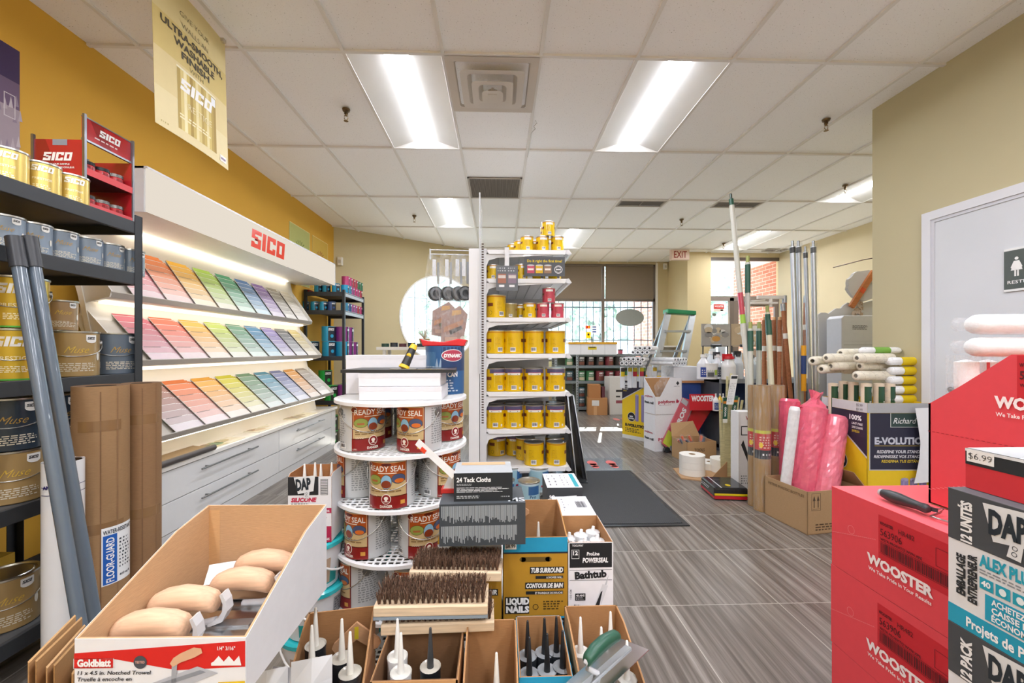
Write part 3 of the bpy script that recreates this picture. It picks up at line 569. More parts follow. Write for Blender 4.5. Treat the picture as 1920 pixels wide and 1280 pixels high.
for i, px in enumerate((12, 100)):
    put_can('mg', muse_gallon('a08557', 'd8b545'), (26, 118)[i], 900, RX-.11, SH[3], ('tan gold gallon can under the dark ones, nearest the photo edge', 'tan gold gallon can under the dark ones, behind the grey poles')[i], rz=.8)
    put_can('md', muse_gallon('2b3947', 'c29a45'), (22, 104)[i], 800, RX-.11, SH[3]+GH+.002, ('near-black gallon can with a cream lid ring at the photo edge', 'near-black gallon can right behind the grey poles')[i], rz=.8)
put_can('mg', muse_gallon('a08557', 'd8b545'), 14, 1140, RX-.13, SH[4], 'tan gold gallon can alone on the lowest shelf of the left rack', rz=.8)
t = MB(); p = aX(12, 1000, RX-.2); t.box(-.1, -.12, 0, .1, .12, .2, 'c9a030', 'card'); tag(t.build('storage_box', loc=(RX-.36, 1.62, SH[4])), 'yellow box deep on the lowest shelf of the left rack', 'box')
# red sample stand
t = T('sample_stand', 'red two-shelf colour sample stand on top of the left rack', 'display stand', (-1.86, 1.925, SH[0]+.004)); W, Dp, H = .105, .115, .33   # half width along x, half depth along y
RD = 'b3232b'
m = MB(); m.box(-W, -Dp, 0, W, -Dp+.006, .29, RD, 'gloss'); f = Flat(m, (-W, -Dp, 0), (1, 0, 0), (0, 0, 1), 'gloss')
f.poly([(0, 0), (.21, 0), (.21, .14), (.1, .03)], '1d0c10', 1).poly([(.0, .29), (.05, .29), (.12, .1), (0, .05)], '8e1820', 1).rect(.08, .265, .14, .29, '8a94a4', 2); f.sico(.1, .2, .035, 'f4f4f4', .12, 'c'); f.text(.105, .182, 'COLOUR SAMPLE', .007, 'f4f4f4', w=.09, al='c').text(.105, .168, 'ÉCHANTILLON DE COULEUR', .007, 'f4f4f4', w=.13, al='c').rect(.08, .15, .13, .152, 'e0e0e0', 2); f.text(.2, .05, 'COLOUR.', .011, 'f4f4f4', al='r').text(.2, .03, 'LA COULEUR.', .011, 'f4f4f4', al='r')
m.build('side_panel', t)
m = MB(); m.box(-W, Dp-.006, 0, W, Dp, .29, RD, 'gloss').build('side_panel', t)
for y in (-Dp, Dp):
    for x in (-W, W): MB().box(x-.005, y-.005, 0, x+.005, y+.005, .31 if x < 0 else .4, '8d9096', 'satin').build('upright', t)
m = MB(); m.box(W-.012, -Dp, .3, W-.006, Dp, .39, RD, 'gloss'); f = Flat(m, (W-.006, -Dp, .3), (0, 1, 0), (0, 0, 1), 'gloss'); f.poly([(.03, .09), (.09, .09), (.13, 0), (.08, 0)], '8e1820', 1).sico(.12, .04, .03, 'f4f4f4', .1, 'c').para(.05, .018, .19, .03, 1, 'e8d0d0'); m.box(W-.014, -Dp, .292, W-.004, Dp, .3, '9aa0a6', 'satin').box(W-.014, -Dp, .39, W-.004, Dp, .395, '9aa0a6', 'satin'); m.build('header', t)
for z in (.005, .15):
    m = MB(); m.box(-W+.006, -Dp+.006, z, W, Dp-.006, z+.005, '8d9096', 'satin').box(W-.001, -Dp+.004, z-.004, W+.004, Dp-.004, z+.025, 'd8545a', 'gloss').box(-W, -Dp+.006, z, -W+.004, Dp-.006, z+.12, '7d8590', 'satin'); m.build('shelf', t)
for z in (.005, .15):
    for i in range(3):
        def mk():
            q = T('sample_jar', '', 'paint sample jar', group='sample jars in the red stand'); m = MB(); m.lathe([(.0001, 0), (.029, 0), (.03, .042), (.027, .046)], 20, 'c52a30', 'plastic'); f = Cyl(m, .03); f.rect(-.02, .024, .03, .038, '8e1820', 1); f.sico(0, .006, .014, 'f4f4f4', .045, 'c'); m.build('jar', q); return q
        q = place('sj', mk, (-1.86+W-.04, 1.925-.07+i*.068, SH[0]+.01+z), f'red sample jar, {ORD[i]} from the near end, on the {"lower" if z < .1 else "upper"} shelf of the red stand', pi/2)
        wl = (z < .1 and i > 0) or (z > .1 and i == 2); MB().lathe([(.031, .044), (.031, .058), (.0001, .059)], 20, 'eceae6' if wl else '2a2c30', 'plastic').build('lid', q)
# keep sample jars one prototype without lid for copies
# purple poster at the photo's left edge, prints by the far end, banner
def poster(name, lab, y0, z0, y1, z1, X, painter, c='ffffff', cat='poster'):
    m = MB(); m.box(X, y0, z0, X+.004, y1, z1, c, 'paper'); f = Flat(m, (X+.004, y0, z0), (0, 1, 0), (0, 0, 1), 'paper'); painter(f, y1-y0, z1-z0); return tag(m.build(name), lab, cat)
yq = aX(35, 150, WL).y; zq = aX(35, 97, WL).z; zb = aX(35, 320, WL).z
def pp(f, w, h):
    f.rect(0, h*.72, w, h, '3c2b56', 1).rect(0, h*.5, w, h*.72, '6d5a78', 1).rect(0, 0, w, h*.5, 'a79aa6', 1)
    for i in range(60): a = (i*.137) % 1; f.poly([(w*a, h*((i*.31) % .55)), (w*a+.02, h*((i*.31) % .55)+.005), (w*a+.01, h*((i*.31) % .55)+.06)], ('b9aeb8', '938699', 'c5bcc4')[i % 3], 2)
    f.frame(w-.07, .25, w-.02, .37, .004, 'd5d0d6', 3)
poster('wall_poster', 'purple and grey poster on the yellow wall at the left photo edge', yq-.6, zb, yq, zq, WL+.001, pp)
def print_(fc, fl):
    def p(f, w, h):
        f.frame(0, 0, w, h, .006, 'e9dca0', 1)
        for i in range(9): a = pi*i/8; f.poly([(w/2, h*.62), (w/2+cos(a)*w*.3, h*.62+sin(a)*h*.16), (w/2+cos(a+.12)*w*.26, h*.62+sin(a+.12)*h*.14)], fl, 2)
        f.rect(w*.1, h*.08, w*.45, h*.26, '3c4c6e', 2).oval(w*.275, h*.08, w*.17, h*.04, '3c4c6e', 2).rect(w*.68, h*.05, w*.92, h*.17, 'f2efe4', 2).rect(w*.72, h*.09, w*.88, h*.13, 'c8343a', 3)
    return p
a, b = aX(542, 470, WL), aX(580, 440, WL)
poster('wall_print', 'pale green art print with a blue can on the yellow wall behind the lightbox', a.y, aX(542, 528, WL).z, b.y, aX(542, 414, WL).z, WL+.001, print_('c', '6b7a3a'), 'b9bd72', 'print')
a, b = aX(585, 470, WL), aX(614, 440, WL)
poster('wall_print', 'small yellow art print with a rust flower on the yellow wall, nearer the corner', a.y, aX(585, 540, WL).z, b.y, aX(585, 440, WL).z, WL+.001, print_('c', 'a0562a'), 'd3b04a', 'print')
# banner: curved sheet hanging from the ceiling
t = T('hanging_banner', 'gold paper banner hanging from the ceiling by the yellow wall', 'banner', (-1.62, 2.24, 2.26)); bw, bh = .52, .75
class Curl(Flat):
    curved = True
    def P(s, a, b, k): return Vector((.012*sin(pi*a/bw)+.0006*k+.02*(1-b/bh), -bw/2+a, b))
m = MB(); f = Curl(m, (0, 0, 0), (0, 1, 0), (0, 0, 1), 'paper', .0006)
for i in range(26):
    for j in range(12):
        a0, a1 = bw*i/26, bw*(i+1)/26; b0, b1 = bh*j/12, bh*(j+1)/12
        for k in (0, -2): m.add([f.P(a0, b0, k), f.P(a1, b0, k), f.P(a1, b1, k), f.P(a0, b1, k)], [(0, 1, 2, 3)], 'paper', ('e2d3a4', 'dcca94', 'd2bd78', 'd9c890')[(j//3) % 4], True)
f.text(bw/2, .627, 'GIVE YOUR', .026, '6f6544', w=.21, al='c', bold=-.01).text(bw/2, .572, 'WALLS AN', .026, '6f6544', w=.19, al='c', bold=-.01).text(bw/2, .512, 'ULTRA-SMOOTH,', .034, '4a4330', w=.44, al='c', bold=.03).text(bw/2, .46, 'WASHABLE', .034, '4a4330', w=.29, al='c', bold=.03).text(bw/2, .412, 'FINISH', .034, '4a4330', w=.2, al='c', bold=.03).text(bw/2, .375, 'WITH', .024, '6f6544', w=.1, al='c', bold=-.01)
cx0, cx1 = .13, .41; n = 14; cc = ['b39a52', 'd9c680', 'efe4b4', 'd2bc6c', 'a88c40', 'c9b264', 'e9dcA6', 'd9c680', 'b59b50', 'c6ae60', 'e4d7a0', 'd2bc6c', 'b59b50', 'a58a44']
for i in range(n): f.rect(cx0+(cx1-cx0)*i/n, .045, cx0+(cx1-cx0)*(i+1)/n, .355, cc[i], 1)
f.rect(cx0-.004, .35, cx1+.004, .36, 'efe9cc', 2); f.sico(.26, .25, .06, 'f6f6f4', .23, 'c').text(.27, .17, 'PRESTIGE', .032, 'efe6c0', w=.2, al='c', bold=-.01).para(.14, .1, .4, .13, 2, 'efe6c0').rect(.37, .3, .405, .345, 'eceff2', 3).rect(.44, .025, .5, .06, 'f4f2ea', 3).rect(.448, .036, .492, .048, '9a8aa0', 4).para(.03, .02, .08, .035, 1, 'b7a566')
m.build('sheet', t);
for y in (-bw/2+.03, bw/2-.03): MB().box(.0, y-.012, bh-.015, .02, y+.012, bh+.004, 'd8d4cc', 'metal').build('clip', t)

# ================================================================== COLOUR DISPLAY
DY0, DY1 = 2.42, 5.13; DF = -2.0
t = T('colour_display', 'long white paint colour display with three tilted trays and drawers along the yellow wall', 'display unit', (-2.2, (DY0+DY1)/2, 0)); ox, oy = 2.2, -(DY0+DY1)/2
def G(m, name, **k): o = m.build(name, t, **k); o.location = (ox, oy, 0); return o
CZ = .5; WC = 'e8e8e6'
m = MB(); m.box(-2.46, DY0, .0, DF-.015, DY1, CZ-.03, WC, 'gloss'); G(m, 'cabinet')
m = MB(); m.prism([(DF+.015, DY0), (DF+.015, DY1+.03), (-2.46, DY1+.03), (-2.46, DY0)], CZ-.03, CZ, 'z', 'f2f0ea', 'gloss'); G(m, 'countertop', bevel=.003)
ym = DY0+(DY1-DY0)*.52
for (y0, y1) in ((DY0+.004, ym-.003), (ym+.003, DY1-.13)):
    for z0, z1 in ((.275, CZ-.037), (.085, .269)):
        m = MB(); m.box(DF-.015, y0, z0, DF+.002, y1, z1, 'e3e4e4', 'gloss'); d_ = G(m, 'drawer', bevel=.0015); hz = z1-.055; c_ = (y0+y1)/2
        m = MB(); m.cyl((DF+.035, c_-.32, hz), (DF+.035, c_+.32, hz), .006, n=10, c='8f8f8d', mt='metal')
        for s in (-.24, .24): m.cyl((DF, c_+s, hz), (DF+.035, c_+s, hz), .005, n=8, c='8f8f8d', mt='metal')
        m.build('handle', d_)
m = MB(); m.box(DF-.015, DY1-.124, .08, DF+.002, DY1, CZ-.037, 'e3e4e4', 'gloss').box(DF-.01, DY0, 0, DF-.002, DY1, .08, 'd9dada', 'gloss'); G(m, 'plinth')
# leaning back panel
m = MB(); m.prism([(-2.465, 2.2), (-2.455, 2.2), (-2.455, 2.0), (-2.15, CZ), (-2.17, CZ), (-2.467, 1.9)], DY0, DY1-.18, 'y', 'f1ece0', 'paint'); G(m, 'back_panel')
TR = [(-2.455, 1.855, -2.225, 1.52), (-2.385, 1.44, -2.115, 1.125), (-2.285, .99, -1.97, .685)]
def tray(xb, zb_, xf, zf):
    m = MB(); th = .012; dx, dz = xf-xb, zf-zb_; ln = math.hypot(dx, dz); nx, nz = -dz/ln, dx/ln   # face normal, out and up
    y0, y1 = DY0+.01, DY1-.17; bk = (xb-.01, zf-.07)
    m.prism([(xb, zb_), (xf, zf), (xf-.01, zf-.02), (xf-.14, zf-.045), (xb-.0, zb_-.06)], y0, y1, 'y', 'c9c4ba', 'paint')
    for y in (y0-.004, y1): m.prism([(xb+nx*.025, zb_+nz*.025), (xf+nx*.025, zf+nz*.025), (xf+.01, zf-.02), (xf-.15, zf-.06), (xb-.01, zb_-.08)], y, y+.008, 'y', 'e4e2dc', 'plastic')
    m.prism([(xf, zf), (xf+nx*.022, zf+nz*.022), (xf+nx*.022+.004, zf+nz*.022-.004), (xf+.002, zf-.022), (xf-.01, zf-.02)], y0, y1, 'y', 'b3ada4', 'plastic')
    tr = G(m, 'tray'); m = MB(); m.prism([(xf-.06, zf-.032), (xf-.1, zf-.04), (xf-.1, zf-.052), (xf-.06, zf-.045)], y0+.05, y1-.05, 'y', mt='emit:ffeed6:.95'); m.build('lamp', tr); return tr
for q in TR: tray(*q)
# lightbox
m = MB(); BZ0, BZ1, BX = 1.985, 2.245, -2.0
m.box(-2.47, DY0, BZ1-.012, BX, DY1, BZ1, 'e6e8ee', 'plastic').box(-2.47, DY0, BZ0, BX-.02, DY0+.012, BZ1, 'dfe2ea', 'plastic').box(-2.47, DY1-.012, BZ0, BX, DY1, BZ1, 'dfe2ea', 'plastic').box(-2.47, DY0, BZ0, -2.46, DY1, BZ1, 'e6e8ee', 'plastic'); lb = G(m, 'light_box')
m = MB(); m.box(BX-.012, DY0+.002, BZ0, BX-.002, DY1-.002, BZ1-.012, mt='emit:fff4e4:.19'); f = Flat(m, (BX-.002, DY0, BZ0), (0, 1, 0), (0, 0, 1), 'gloss')
f.sico(1.25, .05, .15, 'e23a24', .53, 'c', 4, .13); m.build('front_panel', lb)
m = MB(); m.box(-2.445, DY0+.3, BZ0-.01, -2.42, DY1-.3, BZ0-.002, mt='emit:fff4e0:2.4'); m.box(-2.46, DY0+.012, BZ0, BX-.012, DY1-.012, BZ0+.004, 'efece4', 'plastic'); m.build('lamp', lb)
# paint chip strips: colour families in fans of four
FAM = [[('d9606a', 'orange'),], ]
T1 = [('red', 'e2575a', 'ead7d9'), ('orange', 'f07f1a', 'ecdcd8'), ('golden yellow', 'edb100', 'f3ead6'), ('lime green', 'a6cc3c', 'ecebdc'), ('emerald green', '2f9566', 'e0efe6'), ('blue', '3f6fa8', 'dcedf2'), ('violet', '7a55a0', 'ece6f2'), ('warm grey', '8d8678', 'eeece6'), ('pale cream', 'cfc7b4', 'f3f0ea')]
T2 = [('rose pink', 'd0606e', 'e9d6dc'), ('coral orange', 'ec6a3e', 'ecdfe0'), ('amber yellow', 'f0b32c', 'f0e9df'), ('yellow green', 'bcd050', 'e9ebe0'), ('sage green', '5a9474', 'e2eee8'), ('teal blue', '2379a8', 'dceef2'), ('lavender', '8478b8', 'e9e6f0'), ('charcoal', '4c5054', 'e8eaec'), ('straw beige', 'cdbb74', 'efeadf')]
T3 = [('dusty brown', 'a4705c', 'e2dbde'), ('burnt orange', 'e07a3c', 'ebdfdf'), ('ochre', 'e8a838', 'efe7de'), ('chartreuse', 'ccc62a', 'edecdd'), ('moss green', '6b9070', 'e2eae6'), ('steel blue', '4f8ca4', 'dfebef'), ('slate violet', '7078a4', 'e6e8f0'), ('caramel', 'd29440', 'efe6dc'), ('taupe grey', 'a39a8e', 'eeebe6')]
def mixc(a, b, k): A, B = L(a), L(b); return tuple(A[i]+(B[i]-A[i])*k for i in range(3))
PN = ['top', 'middle', 'bottom']; step = (DY1-.2-DY0-.18)/9
for ti, (tr, fam) in enumerate(zip(TR, (T1, T2, T3))):
    xb, zb_, xf, zf = tr; dx, dz = xf-xb, zf-zb_; ln = math.hypot(dx, dz); up = Vector((-dx/ln, 0, -dz/ln)); nn = Vector((-dz/ln, 0, dx/ln)); R = random.Random(ti)
    for fi, (nm, c0, c1) in enumerate(fam):
        for k in range(4):
            lift = .022-.005*k; w_ = .197; m = MB(); sk = R.uniform(-.004, .004); Ls = ln-.012
            # local frame: origin at the foot of the strip, right = +Y
            f = Flat(m, nn*lift, (0, 1, 0), up, 'paper', .0006); nb = 8; f.rect(0, 0, w_, Ls, 'f2f1ee', 0)
            m.hexa([f.P(0, 0, -4), f.P(w_, 0, -4), f.P(w_, 0, -.2), f.P(0, 0, -.2), f.P(0, Ls, -4), f.P(w_, Ls, -4), f.P(w_, Ls, -.2), f.P(0, Ls, -.2)], 'dcdad4', 'paper')
            for b in range(nb):
                q = (b/(nb-1)); col = mixc(c1, tuple(v*.85 for v in L(c0)), q**.62); jj = R.uniform(-.03, .03); col = tuple(min(1, max(0, v+jj*v)) for v in col)
                z0_, z1_ = Ls*b/nb+.002, Ls*(b+1)/nb-.002; f.rect(.001, z0_, w_-.001, z1_, col, 1)
            for b in (2, 5): f.rect(.02, Ls*b/nb-.0015, w_*.75, Ls*b/nb+.0015, '6d6a66', 2)
            o = m.build('paint_chip_strip'); o.location = (xf, DY0+.15+fi*step+k*.026, zf); tag(o, f'{nm} paint chip strip on the {PN[ti]} tray, {("at the front of its fan", "second in its fan", "third in its fan", "at the back of its fan")[k]}', 'paint chip strip', f'paint chip strips on the {PN[ti]} tray')
# booklets on the counter and in the near trays
for i, (y0, ln_, lab, cs) in enumerate(((3.0, .34, 'open booklet with a green leaf picture on the display counter', ('c9bd8c', '4f8f5c', 'e9e2cc')), (3.55, .36, 'pale booklet in the middle of the display counter', ('e3dcc0', 'd9c3a4', 'f0ece0')), (4.2, .42, 'brown and cream booklet at the far end of the display counter', ('b5a888', '8a7a62', 'e6dfc0')))):
    m = MB(); m.box(-.09, 0, 0, .09, ln_, .006, cs[2], 'gloss'); f = Flat(m, (.09, 0, .006), (0, 1, 0), (-1, 0, 0), 'gloss')
    f.rect(0, 0, ln_*.45, .17, cs[0]); f.oval(ln_*.3, .08, .07, .05, cs[1], 2).oval(ln_*.6, .1, .06, .04, cs[0], 2).oval(ln_*.2, .12, .03, .03, 'a9763c', 3)
    tag(m.build('booklet', loc=(-2.1, y0, CZ), rz=-.04), lab, 'booklet')
m = MB(); m.prism([(-.17, 2.43), (.0, 2.43), (.0, 2.93), (-.17, 2.99)], .0, .022, 'z', 'a08866', 'kraft'); m.cyl((.015, 2.45, .018), (.015, 2.95, .018), .02, n=14, c='4a4340', mt='plastic'); tag(m.build('sample_board', loc=(-2.0, 0, CZ+.002)), 'brown sample board with a rounded dark edge at the near end of the display counter', 'sample board')
for i, (ti, lab, c) in enumerate(((1, 'blue booklet lying in the near end of the middle tray', '5b7fb4'), (0, 'yellow and cream booklet lying in the near end of the top tray', 'd9c06a'))):
    pass
# ================================================================== FAR BLACK RACK (end toward the room)
A = aZ(640, 838, 0)
FX, FY0, FY1 = -1.97, 5.28, 6.02
t = T('storage_rack', 'far black and grey steel rack beyond the colour display in the corner', 'shelving rack', (-2.0, 5.7, 0))
ffx0, ffx1 = aY(553, 600, FY0).x, aY(640, 600, FY0).x    # left rack face runs along x at FY0
x0, x1, y0, y1 = -2.44, aY(646, 600, FY0).x, FY0, FY1
xr = aY(699, 600, y1).x
FS = [aX(640, yy, x1).z for yy in (547, 583, 668, 757)]; FS = [CH+(655-yy)/F*5.3 for yy in (549, 583, 668, 750, 835)]
LV = 'b9bcc0'
for (x, y) in ((x0+.02, y0), (x1, y0), (x0+.02, y1), (x1, y1)):
    m = MB(); m.box(x-.03, y, 0, x, y+.035, FS[0]+.03, '2f3236', 'rack'); o = m.build('post', t); o.location = (2.0, -5.7, 0)
for z in FS:
    m = MB(); m.box(x0, y0+.005, z-.05, x1-.002, y0+.02, z+.004, '3f4246', 'rack').box(x0, y0+.01, z-.012, x1, y1, z, '54575b', 'rack').box(x1-.012, y0+.035, z-.05, x1-.001, y1, z+.004, 'a9adb1', 'rack').box(x0, y1-.01, z-.05, x1, y1, z+.004, '3f4246', 'rack'); o = m.build('shelf', t); o.location = (2.0, -5.7, 0)
def sico_can(key, c, c2, big):
    r, h = (GR, GH) if big else (.05, .115)
    def mk():
        q = T('paint_can', '', 'paint can'); m = MB(); m.lathe([(.0001, 0), (r, 0), (r, h), (.0001, h)], 20, c, 'tin'); f = Cyl(m, r); f.rect(.01, .004, r*1.5, h-.006, c2, 1); f.sico(.05*h/.19, h*.72, h*.15, 'f2f2f2', r*.9, 'c'); f.oval(r*.7, h*.35, r*.25, h*.12, c, 2); m.build('body', q); return q
    return lambda loc, lab, rz, g: place('sc'+key, mk, loc, lab, rz, g)
CY, MG, GN, PK, RE, NV, DG = '27a3cf', '8b2f86', '23b04a', 'c43d78', 'b5354a', '2c4f8c', '1f6f45'
cs = {k: sico_can(k, c, d, b) for k, c, d, b in (('cyq', CY, '1d2a38', False), ('cyg', CY, '1d2a38', True), ('mgg', MG, '2a1530', True), ('gng', GN, '1b2b20', True), ('pkq', PK, '5a1f3e', False), ('req', RE, '43141c', False), ('nvq', NV, '1c2436', False), ('dgq', DG, '14301f', False), ('mgq', 'a5528f', '45203c', False), ('blq', '3c8fb5', '1f3345', False))}
CN = {'cy': 'cyan', 'mg': 'purple', 'gn': 'bright green', 'pk': 'pink', 're': 'red', 'nv': 'navy blue', 'dg': 'dark green', 'bl': 'steel blue'}
SN = ['top', 'second', 'third', 'fourth', 'fifth']
def frow(items, zi, zo, g, y_off=.08):
    for i, (k, px) in enumerate(items):
        p = aY(px, 600, FY0+y_off); cs[k]((p.x, FY0+y_off, FS[zi]+.001+zo), f'{CN[k[:2]]} {"gallon" if k[2] == "g" else "small"} can on the far rack {SN[zi]} shelf, {ORD[i]} from the left{", stacked" if zo else ""}', .2, g)
def frow2(items, zi, zo, g, X=None, big=False):
    n = len(items); r = GR if big else .05
    for i, k in enumerate(items):
        y = FY0+.2+i*(2*r+.006)+(0.03 if zo and not big else 0); cs[k]((x1-r-.02, y, FS[zi]+.001+zo), f'{CN[k[:2]]} {"gallon" if big else "small"} can on the far rack {SN[zi]} shelf, {ORD[i]} along the aisle side{", upper" if zo else ""}', 1.0, g)
frow([('cyq', 597), ('cyq', 612), ('cyq', 630)], 0, 0, 'small cans on the far rack'); frow([('cyq', 572), ('cyq', 590), ('cyq', 607), ('nvq', 622)], 1, 0, 'small cans on the far rack')
frow2(['cyq', 'blq', 'mgq', 'pkq', 'pkq', 'req'], 0, 0, 'small cans on the far rack'); frow2(['pkq', 'pkq', 'req', 'req', 'dgq', 'dgq'], 0, .117, 'small cans on the far rack')
frow2(['blq', 'nvq', 'mgq', 'mgq', 'req', 'pkq', 'dgq'][:6], 1, 0, 'small cans on the far rack')
frow([('cyg', 586), ('cyg', 617)], 2, 0, 'gallon cans on the far rack', .11); frow([('cyg', 616)], 2, .193, 'gallon cans on the far rack', .11)
frow2(['cyg', 'mgg', 'mgg'], 2, 0, 'gallon cans on the far rack', big=True); frow2(['mgg', 'mgg'], 2, .193, 'gallon cans on the far rack', big=True)
frow([('gng', 610)], 3, .193, 'gallon cans on the far rack', .11); frow([('gng', 621)], 3, 0, 'gallon cans on the far rack', .11); frow([('gng', 621)], 4, 0, 'gallon cans on the far rack', .11); frow([('gng', 621)], 4, .193, 'gallon cans on the far rack', .11)
frow2(['mgg', 'gng', 'gng'], 3, 0, 'gallon cans on the far rack', big=True)
m = MB(); p = aY(580, 548, FY0+.1); m.box(-.1, 0, 0, .02, .12, .035, 'a03030', 'card'); tag(m.build('small_box', loc=(p.x, FY0+.05, FS[0]+.001)), 'flat red box at the left end of the far rack top', 'box')

# ================================================================== THINGS LEANING ON THE LEFT RACK
def roller_pole(lab, top, bot, r, c, grip, gl, g, Y=None):
    d = (Vector(bot)-Vector(top)); l_ = d.length; d.normalize(); t = T('extension_pole', lab, 'pole', bot, 0, g); B = Vector(bot)
    MB().cyl((0, 0, 0), Vector(top)-B, r, n=14, c=c, mt='gloss').build('shaft', t); a = Vector(top)+d*gl-B; b = Vector(top)-B-d*.01
    MB().cyl(a, b, r*1.22, n=14, c=grip, mt='plastic').build('grip', t); return t
for px, bx, lab in ((27, 146, 'grey pole with a black grip leaning on the left rack, nearer the photo edge'), (56, 176, 'grey pole with a black grip leaning on the left rack, right of its twin')):
    tp = aX(px, 450, RX+.035+(.01 if px > 40 else 0)); mid = aY(bx, 1147, tp.y-(.1 if px < 40 else .04)); d = (mid-tp); k = (tp.z-.003)/(-d.z); b = tp+d*k; roller_pole(lab, tp, b, .0185, '616d79', '34363a', .1, 'two grey poles')
def roll(name, lab, px, ptop, X, r, c, top='6b4e34', cat='paper roll', dec=None, g=None, mt='kraft', lean=(0, 0), ztop=None, n=32, hole=.03):
    p = aX(px, ptop, X) if X < 9 else None; z = ztop or p.z; t = T(name, lab, cat, (p.x, p.y, 0), 0, g); m = MB()
    m.lathe([(r, .001), (r, z*.33), (r, z*.66), (r, z)], n, c, mt); m.lathe([(r, z), (hole, z-.002)], n, top, mt); m.lathe([(hole, z-.002), (hole, z-.2)], 16, '4a3a2c', mt)
    if dec: dec(Cyl(m, r, th0=-pi/2+.75, mt='gloss'), z, m)
    m.build('roll', t); return t
def tape(f, z, m): f.rect(-.07, z-.17, .06, z-.13, '8b6a48', 1, 'gloss').rect(-.06, .5, .07, .54, '8b6a48', 1, 'gloss').rect(-.004, .02, 0, z-.02, '7b5a3c', 1, 'kraft').rect(.045, .02, .05, z-.01, '8d6a4a', 1, 'kraft')
def guard(f, z, m):
    tape(f, z, m); z0 = .3; f.rect(-.0, z0, .11, z0+.22, 'f2f4f6', 2).rect(.004, z0+.004, .045, z0+.19, '2a62b8', 3); f.text(.035, z0+.01, 'FLOOR-GUARD', .022, 'f6f8fa', w=.17, rot=pi/2, bold=.02, k=5).text(.004, z0+.195, 'WATER-RESISTANT', .015, '1f2a3a', w=.1, bold=.02, k=4).para(.052, z0+.05, .1, z0+.17, 9, '40464e', 4).text(.052, z0+.02, '400 sq ft', .009, '1f2a3a', w=.045, k=4)
roll('paper_roll', 'wide brown kraft paper roll with a blue and white label by the left rack', 190, 722, -1.56, .083, '9a7853', dec=guard, hole=.045)
roll('paper_roll', 'plain brown kraft paper roll standing beside the rack end post', 266, 717, -1.52, .065, '8f6c4a', dec=tape, hole=.035)
def anch(f, z, m): f.text(-.055, z-.09, 'ANCHORED', .012, '2f2a6a', w=.1, bold=.05, k=3, rot=.06).rect(-.066, z-.085, .075, z-.083, '2f2a6a', 2).rect(-.066, z-.112, .075, z-.11, '2f2a6a', 2)
roll('plastic_roll', 'white film roll with small purple lettering standing behind the grey poles', 119, 862, -1.57, .055, 'e9eaec', top='d9dadc', dec=anch, mt='gloss', hole=.048, cat='plastic roll')
# ================================================================== CARTONS
def carton(name, lab, cat, loc, w, d, h, hf=None, out='c09468', inn='ab7d50', fl=0, front=None, left=None, right=None, top=None, rz=0, open_=True, grp=None, cut=.35, t=.004, mt='card', imt='kraft', flap=None, edge='b88c5e', parts=None):
    """open carton: four walls, floor; the front may be cut down to hf, the sides slope from the back"""
    T0 = T(name, lab, cat, loc, rz, grp); m = MB(); a, b = w/2, d/2; hf = hf or h
    if not open_:
        m.box(-a, -b, 0, a, b, h, out, mt)
    else:
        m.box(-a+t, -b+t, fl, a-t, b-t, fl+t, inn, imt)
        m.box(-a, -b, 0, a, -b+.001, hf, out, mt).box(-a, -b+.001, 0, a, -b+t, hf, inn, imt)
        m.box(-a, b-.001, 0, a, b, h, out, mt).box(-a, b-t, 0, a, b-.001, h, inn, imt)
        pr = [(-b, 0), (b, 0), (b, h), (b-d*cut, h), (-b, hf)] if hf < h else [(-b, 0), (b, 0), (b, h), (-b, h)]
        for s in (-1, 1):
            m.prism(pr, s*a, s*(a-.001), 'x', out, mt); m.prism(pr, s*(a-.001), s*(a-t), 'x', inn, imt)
    if front: front(Flat(m, (-a, -b, 0), (1, 0, 0), (0, 0, 1), mt), w, hf)
    if left: left(Flat(m, (-a, b, 0), (0, -1, 0), (0, 0, 1), mt), d, hf)
    if right: right(Flat(m, (a, -b, 0), (0, 1, 0), (0, 0, 1), mt), d, hf)
    if top: top(Flat(m, (-a, -b, h), (1, 0, 0), (0, 1, 0), mt), w, d)
    m.build('carton', T0)
    if flap:
        for nm, pts in flap: f = MB(); f.add(pts+[(p[0], p[1], p[2]-.003) for p in pts], [tuple(range(len(pts))), tuple(range(2*len(pts)-1, len(pts)-1, -1))]+[(i, i+len(pts), (i+1) % len(pts)+len(pts), (i+1) % len(pts)) for i in range(len(pts))], imt, inn); f.build('flap', T0)
    return T0
def dap_logo(f, a, b, s, k=2, bg='dfe2e4', ink='1f2a33', rot=.12):
    f.poly([(a-.5*s, b+.42*s), (a+.5*s, b+.5*s), (a+.42*s, b-.25*s), (a-.3*s, b-.38*s)], bg, k); f.text(a-.38*s, b-.2*s, 'DAP', .5*s, ink, w=.72*s, bold=.05, sh=.1, k=k+2, rot=rot); f.poly([(a+.02*s, b-.25*s), (a+.25*s, b-.22*s), (a+.2*s, b-.6*s), (a-.05*s, b-.58*s)], bg, k+1).ring(a+.1*s, b-.35*s, .05*s, .05*s, .012*s, ink, k+2).ring(a+.09*s, b-.48*s, .05*s, .05*s, .012*s, ink, k+2)
